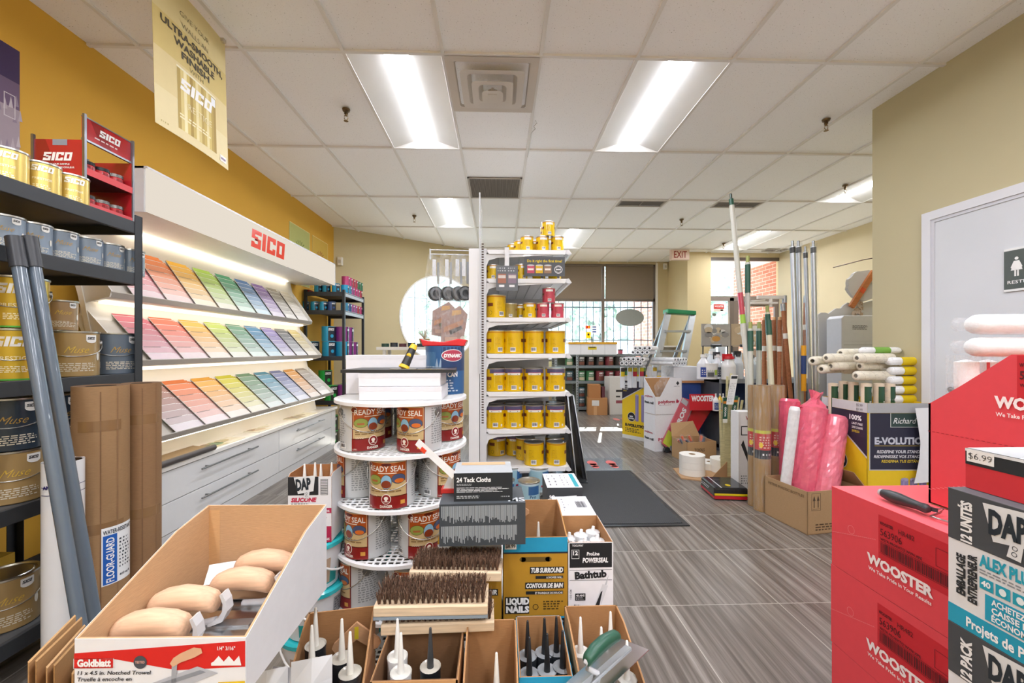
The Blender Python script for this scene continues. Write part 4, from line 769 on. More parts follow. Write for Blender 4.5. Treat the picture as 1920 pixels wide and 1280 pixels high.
# ---------------- sealant tubes
def tube_mk(body, cap='dcdcd6', noz='eceae4', band=None, full=True, name='sealant_tube', word=None):
    def mk():
        t = T(name, '', 'sealant tube'); m = MB(); m.lathe([(.0001, 0), (.0235, 0), (.0235, .205), (.0245, .206), (.0245, .212)], 20, body, 'plastic')
        f = Cyl(m, .0235)
        if band:
            for z in (.06, .13, .17): f.rect(-.07, z, .07, z+.012, band, 1)
        if word: f.text(-.02, .135, word, .018, 'f0f0f0', w=.04, bold=.05, k=2)
        f.para(-.022, .02, .02, .12, 7, '9a9a98')
        m.lathe([(.0245, .212), (.021, .209), (.0001, .211)], 20, cap, 'gloss'); m.build('cartridge', t)
        MB().lathe([(.008, .209), (.0075, .225), (.003, .3), (.0022, .302), (.0001, .302)], 12, noz, 'plastic', soft=True).build('nozzle', t); return t
    return mk
TB = dict(blk=tube_mk('23262a', 'b9b4a8', 'e6e4dc', None), grn=tube_mk('1c2024', 'b9b4a8', '3a3d40', '3ac45a', word='DAP'), teal=tube_mk('1f8d8f', 'c9c5ba', 'e6e4dc'), wht=tube_mk('e4e4e2', 'd6d4cc', 'ecebe6'), bkn=tube_mk('30353a', '8f9396', '1e2124'), grey=tube_mk('b8b6ae', 'c9c5ba', 'e6e4dc'))
def tubes(key, spots, base, lab, grp, sc=1):
    for i, (x, y) in enumerate(spots):
        o = place('tb'+key, TB[key], (x, y, base), lab[i] if isinstance(lab, (list, tuple)) else f'{lab}, {ORD[i]} of the group', .3*i, grp); o.scale = (1, 1, sc)
# ================================================================== CENTRE STACK
m = MB(); m.prism([(-.5, .88), (.36, .88), (.36, 1.24), (-.5, 1.24)], 0, .19, 'z', 'd2d2ce', 'paint'); m.prism([(-.19, 1.24), (.36, 1.24), (.36, 2.0), (-.11, 2.0), (-.11, 1.5), (-.19, 1.5)], 0, .308, 'z', 'd2d2ce', 'paint')
tag(m.build('display_riser'), 'low white stepped riser under the cartons in the middle, almost hidden', 'riser')
def tubf(word1, word2, w1, w2, teal=True):
    def fr(f, w, h):
        f.rect(0, 0, w, h, 'b98a24', 1); f.rect(0, h-.045, w, h, '1f9ac4' if teal else 'c4c8cc', 2).rect(0, h-.05, w, h-.045, '17222e', 2)
        f.rect(w*.28, h-.075, w*.72, h-.06, '6b5318', 3).oval(w*.3, h-.0675, .01, .0075, '6b5318', 3).oval(w*.7, h-.0675, .01, .0075, '6b5318', 3)
        for s, y, hh, ww in ((word1, h-.108, .014, w1), (word2, h-.155, .013, w2)): f.rect(w*.93-ww-.003, y-.004, w*.93+.003, y+hh+.003, '1a1d20', 3).text(w*.93, y, s, hh, 'f4f4f2', w=ww, al='r', bold=.05, sh=.2, k=5)
        f.rect(w*.5, h-.128, w*.93, h-.119, '1a1d20', 3).text(w*.92, h-.1265, '& SHOWER WALL' if teal else '', .006, 'f4f4f2', al='r', w=.05, k=5) if teal else None
        if teal: f.rect(w*.35, h-.176, w*.93, h-.166, '1a1d20', 3).text(w*.92, h-.1745, 'ET PANNEAUX DE DOUCHE', .006, 'f4f4f2', al='r', w=.085, k=5)
        f.rect(.004, h-.235, w*.4, h-.183, '20201e', 3).text(.008, h-.205, 'LIQUID', .018, 'f6f6f4', w=w*.36, bold=.06, k=5).text(.008, h-.23, 'NAILS', .018, 'f6f6f4', w=w*.36, bold=.06, k=5).ring(w*.5, h-.215, .009, .009, .002, '3a2c10', 3)
        f.para(w*.62, h-.225, w*.93, h-.195, 4, '4a3810', 3); f.rect(0, 0, w, .022, '16181b', 3).text(.006, .009, 'NAIL IT ONCE AND FOR ALL!', .005, 'f0f0ee', w=w*.45, k=5)
        f.poly([(w*.45, .0), (w*.97, .0), (w*.97, .062), (w*.5, .062)], '16181b', 4).poly([(w*.5, .058), (w*.97, .058), (w*.97, .064), (w*.5, .064)], '1f9ac4', 5); f.text(w*.93, .044, word1, .008, 'f0f0ee', w=w1*.75, al='r', bold=.02, k=6, sh=.2).text(w*.93, .02, word2, .008, 'f0f0ee', w=w2*.72, al='r', bold=.02, k=6, sh=.2)
    return fr
a, b = aY(944, 1008, 1.28), aY(1064, 1008, 1.28)
carton('sealant_carton', 'gold and blue TUB SURROUND carton standing open in the middle of the stack', 'carton', ((a.x+b.x)/2, 1.39, .309), b.x-a.x, .22, .345, a.z-.309, 'b98a24', front=tubf('TUB SURROUND', 'CONTOUR DE BAIN', .1, .115), cut=.25)
tubes('teal', [(a.x+.035, 1.36), (a.x+.12, 1.4), (a.x+.06, 1.42)], .313, ['teal sealant tube at the left of the open blue-edged carton', 'teal sealant tube with its long nozzle up in the blue-edged carton', 'teal sealant tube farther back in the blue-edged carton'], 'teal tubes in the blue-edged carton')
m = MB(); m.prism([(-.02, 0), (.05, 0), (.065, .01), (.065, .02), (.05, .03), (-.02, .03)], 0, .008, 'y', 'c99c72', 'kraft'); tag(m.build('fibre_strip', loc=(a.x+.03, 1.485, .6)), 'round-ended tan fibre strip sticking up in the blue-edged carton', 'fibre strip')
def price(lab, s, x, y, z, w_=.036, h_=.02, u=(1, 0, 0), rz=0):
    m = MB(); f = Flat(m, (0, 0, 0), (1, 0, 0), (0, 0, 1), 'paper'); m.box(0, 0, 0, w_, .0008, h_, 'f2f2f0', 'paper'); f.text(w_/2, h_*.25, s, h_*.5, '1c1c1c', w=w_*.85, al='c', k=2); return tag(m.build('price_label', loc=(x, y, z), rz=rz), lab, 'price label')
price('handwritten $8.99 label on the blue rim of the gold carton', '$8.99', a.x+.004, 1.2775, a.z-.035)
a2, b2 = aY(820, 1020, 1.27), aY(941, 1020, 1.27)
carton('sealant_carton', 'gold and white MIRROR adhesive carton half hidden behind the brushes', 'carton', ((a2.x+b2.x)/2, 1.38, .309), b2.x-a2.x-.002, .22, .31, a2.z-.309, 'b98a24', front=tubf('MIRROR', 'MIROIR', .055, .055, False), open_=False)
m = None; price('handwritten $7.99 label at the top left of the gold mirror adhesive carton', '$7.99', a2.x+.002, 1.2675, a2.z-.03, .042, .026)
def pseal(f, w, h):
    b0 = h-.22; f.rect(0, b0, w, h, 'ececf0', 1).rect(.004, h-.078, w-.004, h-.002, '17191d', 2); f.text(.012, h-.012, 'TOOLWAY', .006, 'e8e8ea', w=.035, k=3).frame(.01, h-.05, .034, h-.022, .0012, 'f0f0f0', 3).text(.022, h-.038, '12', .012, 'f4f4f4', w=.016, al='c', bold=.04, k=4)
    f.text(w*.55, h-.04, 'ProLine', .01, 'f4f4f4', w=.04, al='c', bold=.04, sh=.1, k=3).text(w*.6, h-.062, 'POWERSEAL', .014, 'f4f4f4', w=.08, al='c', bold=.04, sh=.1, k=3); f.text(w*.5, h-.11, 'Bathtub', .021, '17191d', w=.1, al='c', bold=.05, k=3, rot=.06).rect(.004, h-.118, w-.004, h-.1165, '17191d', 2).rect(.004, h-.086, w-.004, h-.085, '17191d', 2)
    f.poly([(w*.52, b0+.002), (w*.68, b0+.006), (w*.88, b0+.085), (w*.76, b0+.09)], 'd9dade', 3).poly([(w*.54, b0+.004), (w*.66, b0+.005), (w*.76, b0+.07), (w*.72, b0+.065)], '17191d', 4).poly([(w*.81, b0+.088), (w*.85, b0+.087), (w*.9, b0+.12)], 'c4c6ca', 3); f.rect(w*.15, b0+.04, w*.38, b0+.062, '17191d', 3).text(w*.265, b0+.053, '40 ANS', .006, 'f4f4f4', w=.026, al='c', k=4, bold=.03).para(w*.17, b0+.042, w*.36, b0+.051, 2, 'c9c9cc', 4).para(w*.13, b0+.015, w*.32, b0+.03, 2, '606068', 3).text(w*.07, b0+.045, '122126', .005, '606068', w=.03, rot=pi/2, k=3)
c0, c1 = aY(1064, 1017, 1.28), aY(1150, 1017, 1.28)
PS = carton('sealant_carton', 'white and black POWERSEAL Bathtub carton full of wrapped tubes', 'carton', ((c0.x+c1.x)/2+.001, 1.385, .309), c1.x-c0.x-.003, .21, c0.z-.309, None, 'e6e6ea', front=pseal)
def capm():
    t = T('sealant_tube', '', 'sealant tube', group='wrapped white tubes in the POWERSEAL carton'); m = MB(); m.lathe([(.0001, 0), (.0235, 0), (.0235, .205), (.025, .206), (.0245, .222), (.012, .226), (.0001, .226)], 18, 'dfe2e4', 'gloss'); m.build('cartridge', t); MB().cyl((0, 0, .224), (.002, 0, .24), .008, .005, n=10, c='eef0f1', mt='gloss').build('cap', t); return t
for i in range(9):
    place('wt', capm, (c0.x+.032+.042*(i % 3), 1.31+.065*(i//3), .32+.02*((i*7) % 3)/2), f'white wrapped tube in the POWERSEAL carton, {["left", "middle", "right"][i % 3]} of the {["front", "middle", "rear"][i//3]} row')
def whitetop(f, w, d): f.rect(0, 0, w, d, 'e4e4e8', 1).rect(w*.5, 0, w*.508, d, '8a8a90', 2).para(w*.1, d*.2, w*.4, d*.9, 5, '8f8f96').bars(w*.58, d*.3, w*.9, d*.75, 3, None)
carton('sealant_carton', 'closed white carton lid up right behind the POWERSEAL carton', 'carton', ((c0.x+c1.x)/2+.001, 1.595, .309), c1.x-c0.x-.002, .2, .285, None, 'e2e2e6', top=whitetop, open_=False)
def dapf(f, w, h): f.rect(0, 0, w, h, '3a3d41', 1).text(.03, h-.12, 'UNITÉS', .02, 'e8e8ea', w=.09, rot=pi/2, bold=.04, k=3); dap_logo(f, w*.55, h-.075, .085, 2)
def dapt(f, w, d): f.rect(0, 0, w, d, 'd9dadc', 1).rect(w*.8, .01, w*.92, d-.01, '189aa8', 2).para(w*.1, d*.1, w*.4, d*.9, 4, '77777c').para(w*.5, d*.1, w*.75, d*.9, 5, '77777c').rect(w*.48, 0, w*.485, d, '77777c', 2)
carton('sealant_carton', 'dark DAP carton with a white and teal top at the back of the middle stack', 'carton', ((c0.x+c1.x)/2-.005, 1.845, .309), .15, .2, .305, None, '3a3d41', front=dapf, top=dapt, open_=False)
# tack cloths and striped box
a3, b3 = aY(823, 940, 1.2), aY(984, 940, 1.2)
def stripes(f, w, h):
    f.rect(0, 0, w, h, '3b4146', 1); R = random.Random(3)
    for r in range(2):
        for i in range(64):
            x = .006+i*(w-.03)/64; hh = R.uniform(.55, 1)*h*.42; y1_ = h*(.96-.48*r); f.rect(x, y1_-hh, x+(w-.03)/64*.55, y1_, 'aab2b6', 2)
z1 = .635; SB = carton('storage_box', 'dark grey box with rows of pale vertical stripes, lying on the gold cartons', 'box', ((a3.x+b3.x)/2, 1.265, z1), b3.x-a3.x, .14, .12, None, '3b4146', front=stripes, open_=False, rz=.03, top=lambda f, w, d: f.rect(0, 0, w, d, '4a5055', 1).text(w*.8, .01, 'MS', .03, 'c9ced2', w=.05, k=3))
def tack(f, w, h): f.rect(0, 0, w, h, '1f2428', 1).text(.008, h-.025, '24 Tack Cloths', .013, 'f2f4f4', w=.1, bold=.03, k=3).para(.008, h-.036, w*.35, h-.03, 2, 'b9bec0', 3).para(.008, .026, w*.95, h-.04, 4, 'c9cdd0', 3).para(.008, .008, w*.5, .018, 2, 'b9bec0', 3).para(w*.8, .01, w*.95, .016, 1, 'b9bec0', 3)
a4, b4 = aY(850, 938, 1.215), aY(960, 938, 1.215)
carton('storage_box', 'black 24 Tack Cloths box with a silver top on the striped box', 'box', ((a4.x+b4.x)/2, 1.275, z1+.1205), b4.x-a4.x, .12, .082, None, '1f2428', front=tack, open_=False, rz=.03, top=lambda f, w, d: f.rect(0, 0, w, d, 'a9adb0', 1).rect(w*.1, d*.7, w*.9, d*.95, 'c2a27a', 2))
t = T('taping_knife', 'steel taping knife with a red bit standing behind the tack cloths box', 'taping knife', (0, 0, 0)); A_, B_ = aY(782, 828, 1.3), aY(852, 892, 1.22)
m = MB(); d_ = (B_-A_); n_ = Vector((.3, 1, -.2)).normalized(); s_ = d_.cross(n_).normalized()*.011; q = n_*.001
m.hexa([A_-s_, B_-s_, B_-s_+q, A_-s_+q, A_+s_, B_+s_, B_+s_+q, A_+s_+q], 'dfe2e4', 'gloss'); m.build('blade', t); m = MB(); C_ = A_+d_*.15; m.hexa([C_-s_*1.1-q*3, C_+d_*.12-s_*1.1-q*3, C_+d_*.12-s_*1.1+q*2, C_-s_*1.1+q*2, C_+s_*0-q*3, C_+d_*.12+s_*0-q*3, C_+d_*.12+s_*0+q*2, C_+s_*0+q*2], 'd8402a', 'plastic'); m.build('red_tab', t)
m = MB(); P_ = aY(828, 925, 1.33); m.box(-.035, -.02, 0, .035, .02, .012, 'c9302a', 'plastic').prism([(-.03, .012), (.03, .012), (.02, .05), (-.01, .055)], -.012, .012, 'y', 'd9dadb', 'gloss'); tag(m.build('scraper_pack', loc=(a3.x+.03, 1.3, z1+.122)), 'red and white scraper lying on the striped box left of the tack cloths', 'scraper')
# ---------------- lower front row of open cartons
LZ = .191
def cont(f, w, h): f.text(.01, h-.028, 'CONTIENT:', .012, '3a2818', w=.055, bold=.02, k=3); f.poly([(w*.72, h-.03), (w*.8, h-.03), (w*.76, h-.008)], '3a2818', 2).poly([(w*.84, h-.03), (w*.92, h-.03), (w*.88, h-.008)], '3a2818', 2)
Ya = .9
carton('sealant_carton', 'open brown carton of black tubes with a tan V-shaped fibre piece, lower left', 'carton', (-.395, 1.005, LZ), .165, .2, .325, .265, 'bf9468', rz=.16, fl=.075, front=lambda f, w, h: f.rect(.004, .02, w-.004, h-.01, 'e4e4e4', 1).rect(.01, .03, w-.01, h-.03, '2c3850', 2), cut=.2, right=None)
tubes('blk', [(-.445, 1.02), (-.425, .955), (-.365, .975), (-.33, .93)], LZ+.08, ['black tube nearest the left wall of the lower left carton', 'black tube in front of the first in the lower left carton', 'black tube in the middle of the lower left carton', 'black tube at the right of the lower left carton'], 'black tubes in the lower left carton')
m = MB(); m.prism([(-.052, -.01), (-.06, .002), (-.055, .014), (0, .062), (.055, .014), (.06, .002), (.052, -.01), (.04, -.012), (0, .018), (-.04, -.012)], 0, .007, 'y', 'cf9f74', 'kraft'); f = Flat(m, (0, 0, 0), (1, 0, 0), (0, 0, 1)); f.rect(-.005, .02, .005, .052, 'd9c22a', 2)
tag(m.build('fibre_wedge', loc=(-.365, 1.075, LZ+.245), rz=.16), 'tan V-shaped fibre piece with a yellow mark in the lower left carton', 'fibre piece')
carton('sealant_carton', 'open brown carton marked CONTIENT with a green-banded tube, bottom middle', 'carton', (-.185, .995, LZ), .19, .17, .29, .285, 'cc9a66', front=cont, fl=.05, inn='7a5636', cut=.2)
tubes('grn', [(-.16, .975)], LZ+.055, ['black and green DAP tube in the bottom middle carton'], None); tubes('wht', [(-.225, .96), (-.245, 1.01)], LZ+.055, ['white tube standing with its nozzle up in the bottom middle carton', 'white tube farther back in the bottom middle carton'], None)
carton('sealant_carton', 'plain open brown carton right of the CONTIENT one', 'carton', (-.018, .995, LZ), .125, .17, .305, .25, 'bf9468', cut=.3)
tubes('grey', [(-.005, .96)], LZ+.004, ['single grey tube in the plain brown carton at the bottom'], None)
def cyan(f, w, h): f.rect(0, 0, w, h, '1f9ac4', 1)
carton('sealant_carton', 'open blue-rimmed carton of tubes with black nozzles', 'carton', (.11, 1.05, LZ), .125, .19, .27, .25, '1f9ac4', front=cyan, cut=.3)
tubes('bkn', [(.075, 1.07), (.12, 1.08), (.152, 1.085), (.075, 1.01), (.12, 1.02), (.16, 1.03)], LZ-.02+.024, [f'black-nozzled tube in the blue-rimmed carton, {s}' for s in ('rear left', 'rear middle', 'rear right', 'front left', 'front middle', 'front right')], 'black-nozzled tubes')
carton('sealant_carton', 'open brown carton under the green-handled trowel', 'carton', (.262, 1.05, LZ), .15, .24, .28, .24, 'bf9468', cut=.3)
tubes('wht', [(.215, 1.08), (.3, 1.1), (.31, .99), (.26, 1.04)], LZ+.004, ['white tube left of the green trowel handle', 'white tube right of the green trowel handle', 'white tube at the right below the trowel blade', 'white tube under the trowel blade'], 'white tubes under the trowel')
# trowel with green handle
def trowel_parts(t, L_=.28, W_=.115, hc='3f7a5c', wood=False, bo=0):
    MB().box(-L_/2+bo, -W_/2, 0, L_/2+bo, W_/2, .0015, 'c6c9ca', 'blade').build('blade', t)
    m = MB(); m.box(-L_*.42+bo, -.011, .0015, L_*.42+bo, .011, .006, 'b4b7b9', 'satin'); m.tube([(-.02, 0, .005), (-.035, 0, .02), (-.05, 0, .035), (-.05, 0, .05), (-.042, 0, .058)] if not wood else [(.0, 0, .006), (.04, 0, .008), (.06, 0, .012)], .0075, 8, 'c9ccd0', 'gloss')
    if wood: m.prism([(.05, .004), (.078, .014), (.088, .035), (.085, .055), (.078, .07), (.073, .068), (.079, .05), (.078, .035), (.068, .018), (.05, .01)], -.011, .011, 'y', 'd2d5d8', 'gloss')
    m.build('shank', t); m = MB(); pr = [(.0001, -.07), (.012, -.07), (.0165, -.062), (.019, -.03), (.0195, .01), (.0175, .045), (.0165, .062), (.011, .07), (.0001, .07)] if not wood else [(.0001, -.064), (.014, -.063), (.0195, -.056), (.0225, -.035), (.0235, 0), (.0225, .035), (.0205, .056), (.017, .062), (.0001, .063)]
    ro = [(r, z) for r, z in pr]; n = 16; v = []
    for r, z in ro:
        for i in range(n):
            a = 2*pi*i/n; bend = -.2*z*z/.07 if wood else -.12*z*z/.07; v.append((z+(.02 if not wood else .0), r*cos(a)*(1.05 if wood else 1), .062+r*sin(a)+bend*1.2))
    m.add(v, [(j*n+i, j*n+(i+1) % n, (j+1)*n+(i+1) % n, (j+1)*n+i) for j in range(len(ro)-1) for i in range(n)], 'wood' if wood else 'plastic', hc, True); m.build('handle', t)
t = T('trowel', 'finishing trowel with a green rubber handle lying over the cartons', 'trowel', (.235, .925, .475)); trowel_parts(t, hc='245340'); t.rotation_euler = (-.25, -.12, .62); t.scale = (.8, .8, .8)
# brushes
def brush(lab, loc, rz, W_=.285, tip=0, grey=False):
    t = T('block_brush', lab, 'brush', loc, rz, 'wooden block brushes'); MB().prism([(-.05, 0), (.05, 0), (.05, .022), (.046, .026), (-.046, .026), (-.05, .022)], -W_/2, W_/2, 'x', 'e0c7a6', 'wood').build('block', t, bevel=.002)
    if grey: MB().box(-W_/2, -.05, -.008, W_/2, .045, -.0005, '8d9aa4', 'plastic').build('rubber_strip', t)
    m = MB(); R = random.Random(int(loc[0]*1000)); nx, ny = 20, 5
    for i in range(nx):
        x = -W_/2+.012+(W_-.024)*i/(nx-1)
        if abs(x) < .006: continue
        for j in range(ny):
            y = -.038+.076*j/(ny-1)
            for k in range(30):
                a = R.random()*2*pi; r0 = R.random()*.0035; bx, by = x+r0*cos(a), y+r0*sin(a); sp = .0085; tx_, ty_ = bx+R.gauss(0, sp*.55), by-.004*(j < 2)+R.gauss(0, sp*.55); h = .034+R.uniform(-.006, .003); u = Vector((cos(a), sin(a), 0))*.0009
                q_ = Vector((bx, by, .024)); e_ = Vector((tx_, ty_, .024+h)); m.add([q_-u, q_+u, e_+u*.7, e_-u*.7], [(0, 1, 2, 3)], 'bristle', R.choice(('86644f', '6a4e3d', '9a7c66', '4a362a')))
    m.build('bristles', t); return t
brush('lowest wooden block brush of the stack, bristles up', (-.155, 1.1, .482), .03)
brush('middle wooden block brush with a grey rubber strip, on top of the lowest one', (-.17, 1.09, .533), .0, grey=True)
b3_ = brush('rear wooden block brush tipped back behind the other two', (-.12, 1.215, .545), -.06, .26); b3_.rotation_euler.x = -.1
# ================================================================== GOLDBLATT CARTON, left foreground
def gold(f, w, h):
    R_ = 'd8221c'; f.rect(0, 0, w, h, 'ecedf0', 1); f.poly([(0, h*.76), (w, h*.95), (w, h*.5), (w*.6, h*.45), (w*.22, h*.66), (0, h*.72)], R_, 2).poly([(0, h*.5), (.065, h*.5), (.065, h*.67), (0, h*.74)], R_, 3).frame(-.001, h*.495, .066, h*.67, .0016, 'f4f4f4', 3)
    f.text(.006, h*.54, 'Goldblatt', .0115, 'f8f8f8', w=.056, bold=.05, k=5); f.oval(.11, h*.6, .011, .011, '4a4e54', 4).text(.11, h*.585, 'TESTED', .004, 'e8b0a0', w=.016, al='c', k=5)
    for i, s in enumerate(('11 x 4.5 in. Notched Trowel', 'Truelle à encoche en', 'acier inoxydable', '279 mm x 114 mm')): f.text(.006, h*.39-i*.0105, s, .0062, '26282c', w=(.122, .09, .073, .086)[i], bold=.02, sh=.15, k=4)
    f.poly([(.12, h*.2), (.155, h*.06), (.24, h*.4), (.205, h*.52)], 'b9bcc4', 4).poly([(.132, h*.2), (.142, h*.16), (.22, h*.42), (.21, h*.46)], '8f949c', 5).poly([(.162, h*.25), (.17, h*.24), (.172, h*.62), (.163, h*.62)], 'a5a9b0', 5)
    f.poly([(.16, h*.58), (.166, h*.68), (.178, h*.76), (.2, h*.86), (.212, h*.84), (.214, h*.76), (.2, h*.68), (.178, h*.6), (.165, h*.52)], 'dfb28e', 6); f.poly([(.228, h*.58)]+[(.232+i*.0085+(0 if i % 2 == 0 else 0), h*(.7 if i % 2 else .6)) for i in range(6)]+[(.278, h*.55), (.278, h*.53), (.228, h*.53)], 'f4f4f6', 4).text(.238, h*.8, '1/4" 3/16"', .006, 'f4f4f4', w=.03, k=4)
    f.poly([(.228, .0), (w, .0), (w, h*.26), (.24, h*.24)], 'e8c31a', 4).text(w-.006, h*.1, '1/4 x 3/16 in.', .0075, '26282c', w=.055, al='r', bold=.02, sh=.15, k=6)
a5, b5 = aY(128, 1195, .715), aY(453, 1187, .715); GZ = .618; gw = b5.x-a5.x; gx = (a5.x+b5.x)/2+.012
GB = T('tool_carton', 'open Goldblatt notched trowel carton holding wooden-handled trowels, left foreground', 'carton', (gx, .87, GZ), 0)
hF, hB = a5.z-GZ-.004, .812-GZ; W2, D2 = gw/2, .155; m = MB()
m.box(-W2, -D2, 0, W2, D2, .004, 'b98c5e', 'kraft').box(-W2, -D2-.001, 0, W2, -D2, hF, 'ecedf0', 'card').box(-W2, -D2, 0, W2, -D2+.004, hF, 'c6a078', 'kraft').box(-W2, D2-.004, 0, W2, D2, hB+.01, 'c6a078', 'kraft').box(-W2, D2, 0, W2, D2+.001, hB+.01, 'ecedf0', 'card')
pr = [(-D2, 0), (D2, 0), (D2, hB+.01), (D2-.1, hB-.01), (-D2, hF)]
for s in (-1, 1): m.prism(pr, s*W2, s*(W2-.004), 'x', 'c6a078', 'kraft'); m.prism(pr, s*W2, s*(W2+.001), 'x', 'd5d7db', 'card')
gold(Flat(m, (-W2, -D2-.001, 0), (1, 0, 0), (0, 0, 1)), gw, hF); pass; f = Flat(m, (-W2+.0, D2-.004, 0), (1, 0, 0), (0, 0, 1), 'kraft'); f.rect(.0, .0, .03, hB, 'd3a775', 1)
m.build('carton', GB, bevel=0); GB.rotation_euler.z = -.02
for i, (x, y, z, r, lab) in enumerate(((-.055, .79, .632, .06, 'wooden trowel handle nearest the printed front of the carton'), (-.045, .858, .637, .05, 'wooden-handled trowel, second from the front of the carton'), (.03, .925, .638, .0, 'wooden-handled trowel, third from the front, at the right'), (.045, .985, .648, .02, 'wooden-handled trowel at the back right of the carton'))):
    t = T('trowel', lab, 'trowel', (gx+x-.025, y, z), r, 'wooden-handled trowels in the Goldblatt carton'); trowel_parts(t, .2, .105, 'dfb998', True, .045 if i < 2 else .0); t.rotation_euler = (.0, 0, r)
for i, (y, z) in enumerate(((.8, .615), (.9, .64), (.86, .665))): pass
m = MB(); m.box(-.06, -.04, 0, .04, .01, .002, 'c9302a', 'paper').box(-.07, -.03, .003, .03, .02, .0045, 'b9aeb0', 'film'); o = m.build('trowel_sleeve', loc=(gx-.03, .985, .69), rz=.35); tag(o, 'clear and red trowel sleeve sticking up at the back of the carton', 'sleeve'); o.rotation_euler.x = .5
carton('storage_carton', 'brown carton carrying the Goldblatt trowel carton', 'carton', (gx-.1, .86, 0), .18, .16, .616, None, 'b08a60', open_=False)
m = MB(); pts = aY(60, 1215, .95)
t = T('flattened_carton', 'folded flat brown cartons leaning beside the trowel carton at lower left', 'flattened carton', (-.9, .98, 0))
B_ = Vector((-.9, .98, 0))
for i, (p, q) in enumerate((((52, 1240), (140, 1152)), ((66, 1238), (152, 1156)), ((86, 1250), (158, 1170)), ((100, 1246), (164, 1176)), ((134, 1262), (170, 1205)))):
    a, b = aY(*p, .84)-B_, aY(*q, 1.04)-B_; d = Vector((.007, -.004, 0)); a0, b0 = Vector((a.x, a.y, 0)), Vector((b.x, b.y, 0)); m = MB(); m.hexa([a0, a0+d, b0+d, b0, a, a+d, b+d, b], ('c49a68', 'b58b5a', 'c9a070', 'b08654', 'c09662')[i], 'kraft'); m.build('board', t)
# ================================================================== SILICONE CARTON AND BUCKETS
def silf(f, w, h):
    f.rect(0, 0, w, h, 'e6e6ea', 1).rect(0, h*.72, w*.7, h, '1d2026', 2); dap_logo(f, w*.38, h*.86, .075, 3); f.frame(w*.75, h*.72, w*.92, h*.96, .0012, '2a2c30', 2)
    for i in range(9): f.rect(w*.76, h*(.735+.025*i), w*.91, h*(.745+.025*i), '4a4c52', 3)
    f.text(w*.07, h*.62, 'SILICONE', .014, 'c01c48', w=.09, bold=.05, sh=.2, k=3).para(w*.07, h*.58, w*.5, h*.6, 1, '2a2c30', 3).rect(w*.4, h*.44, w, h*.52, 'b0204c', 2).text(w*.96, h*.46, 'Transparent', .01, 'f4f4f4', w=.07, al='r', bold=.02, k=3).text(w*.9, h*.33, 'SILICONE', .011, 'c01c48', w=.08, al='r', bold=.05, sh=.2, k=3).rect(w*.35, 0, w, h*.24, 'b0204c', 2).rect(w*.42, h*.1, w*.62, h*.22, 'f4f4f4', 3).rect(w*.67, h*.1, w*.87, h*.22, 'f4f4f4', 3).text(w*.52, h*.13, '12', .012, '222226', w=.014, al='c', k=5).oval(w*.77, h*.155, .007, .007, '222226', 5).text(w*.96, h*.03, 'SALLE DE BAINS', .008, 'f4f4f4', w=.085, al='r', bold=.03, k=3)
def bucket():
    t = T('bucket', '', 'bucket', group='white tubs with teal lids'); m = MB(); m.lathe([(.0001, 0), (.088, 0), (.102, .145), (.108, .147), (.108, .155), (.103, .157)], 32, 'e2e4e6', 'plastic'); f = Cyl(m, .088, r1=.103, h=.15); f.rect(.0, .02, .13, .13, '9ea4a8', 1).para(.005, .025, .06, .125, 10, '5b6065', 2).para(.065, .025, .125, .125, 10, '5b6065', 2).rect(-.11, .015, -.02, .06, '27a8a8', 1).rect(-.09, .02, -.05, .11, 'c4a890', 2); m.build('tub', t)
    MB().lathe([(.112, .15), (.113, .164), (.106, .17), (.1, .163), (.0001, .163)], 32, '2fbcc4', 'gloss').build('lid', t)
    p = [];
    for i in range(15): a = pi*i/14; p.append((-.112*cos(a), -.118*sin(a), .145-.09*sin(a)))
    MB().tube(p, .004, 6, 'f0f0ee', 'plastic').build('handle', t); return t
bx, by = aY(585, 1100, 1.56).x, 1.57
for i, (dx, dy, n, lab) in enumerate(((0, 0, 3, 'front'), (.12, .2, 3, 'rear'))):
    for k in range(n): place('bk', bucket, (bx+dx+(.004 if k % 2 else 0), by+dy, .001+.168*k), f'white tub with teal lid, {["bottom", "middle", "top"][k]} of the {lab} stack beside the wire rack', .6+.5*k+i)
carton('sealant_carton', 'white DAP SILICONE carton standing open on the tubs', 'carton', (aY(579, 900, 1.5).x, 1.57, .001+.168*3+.004), .152, .13, .245, .235, 'e6e6ea', front=silf, cut=.9, inn='a66f42', rz=.02)
tubes('wht', [(aY(579, 900, 1.5).x+q, 1.575+e) for q, e in ((-.045, -.01), (-.015, .01), (.015, -.01), (.047, .01))], .001+.168*3+.009, 'white nozzled tube in the SILICONE carton', 'tubes in the SILICONE carton', .86)
def blackcan(lab, px, py, Y, z, c, r=.05, h=.13):
    m = MB(); m.lathe([(.0001, 0), (r, 0), (r, h), (r-.004, h+.003), (.0001, h+.003)], 22, c, 'tin'); f = Cyl(m, r); f.rect(-.06, .02, .06, h*.5, '2d5aa8', 1); tag(m.build('small_tin', loc=(aY(px, py, Y).x, Y, z)), lab, 'tin')
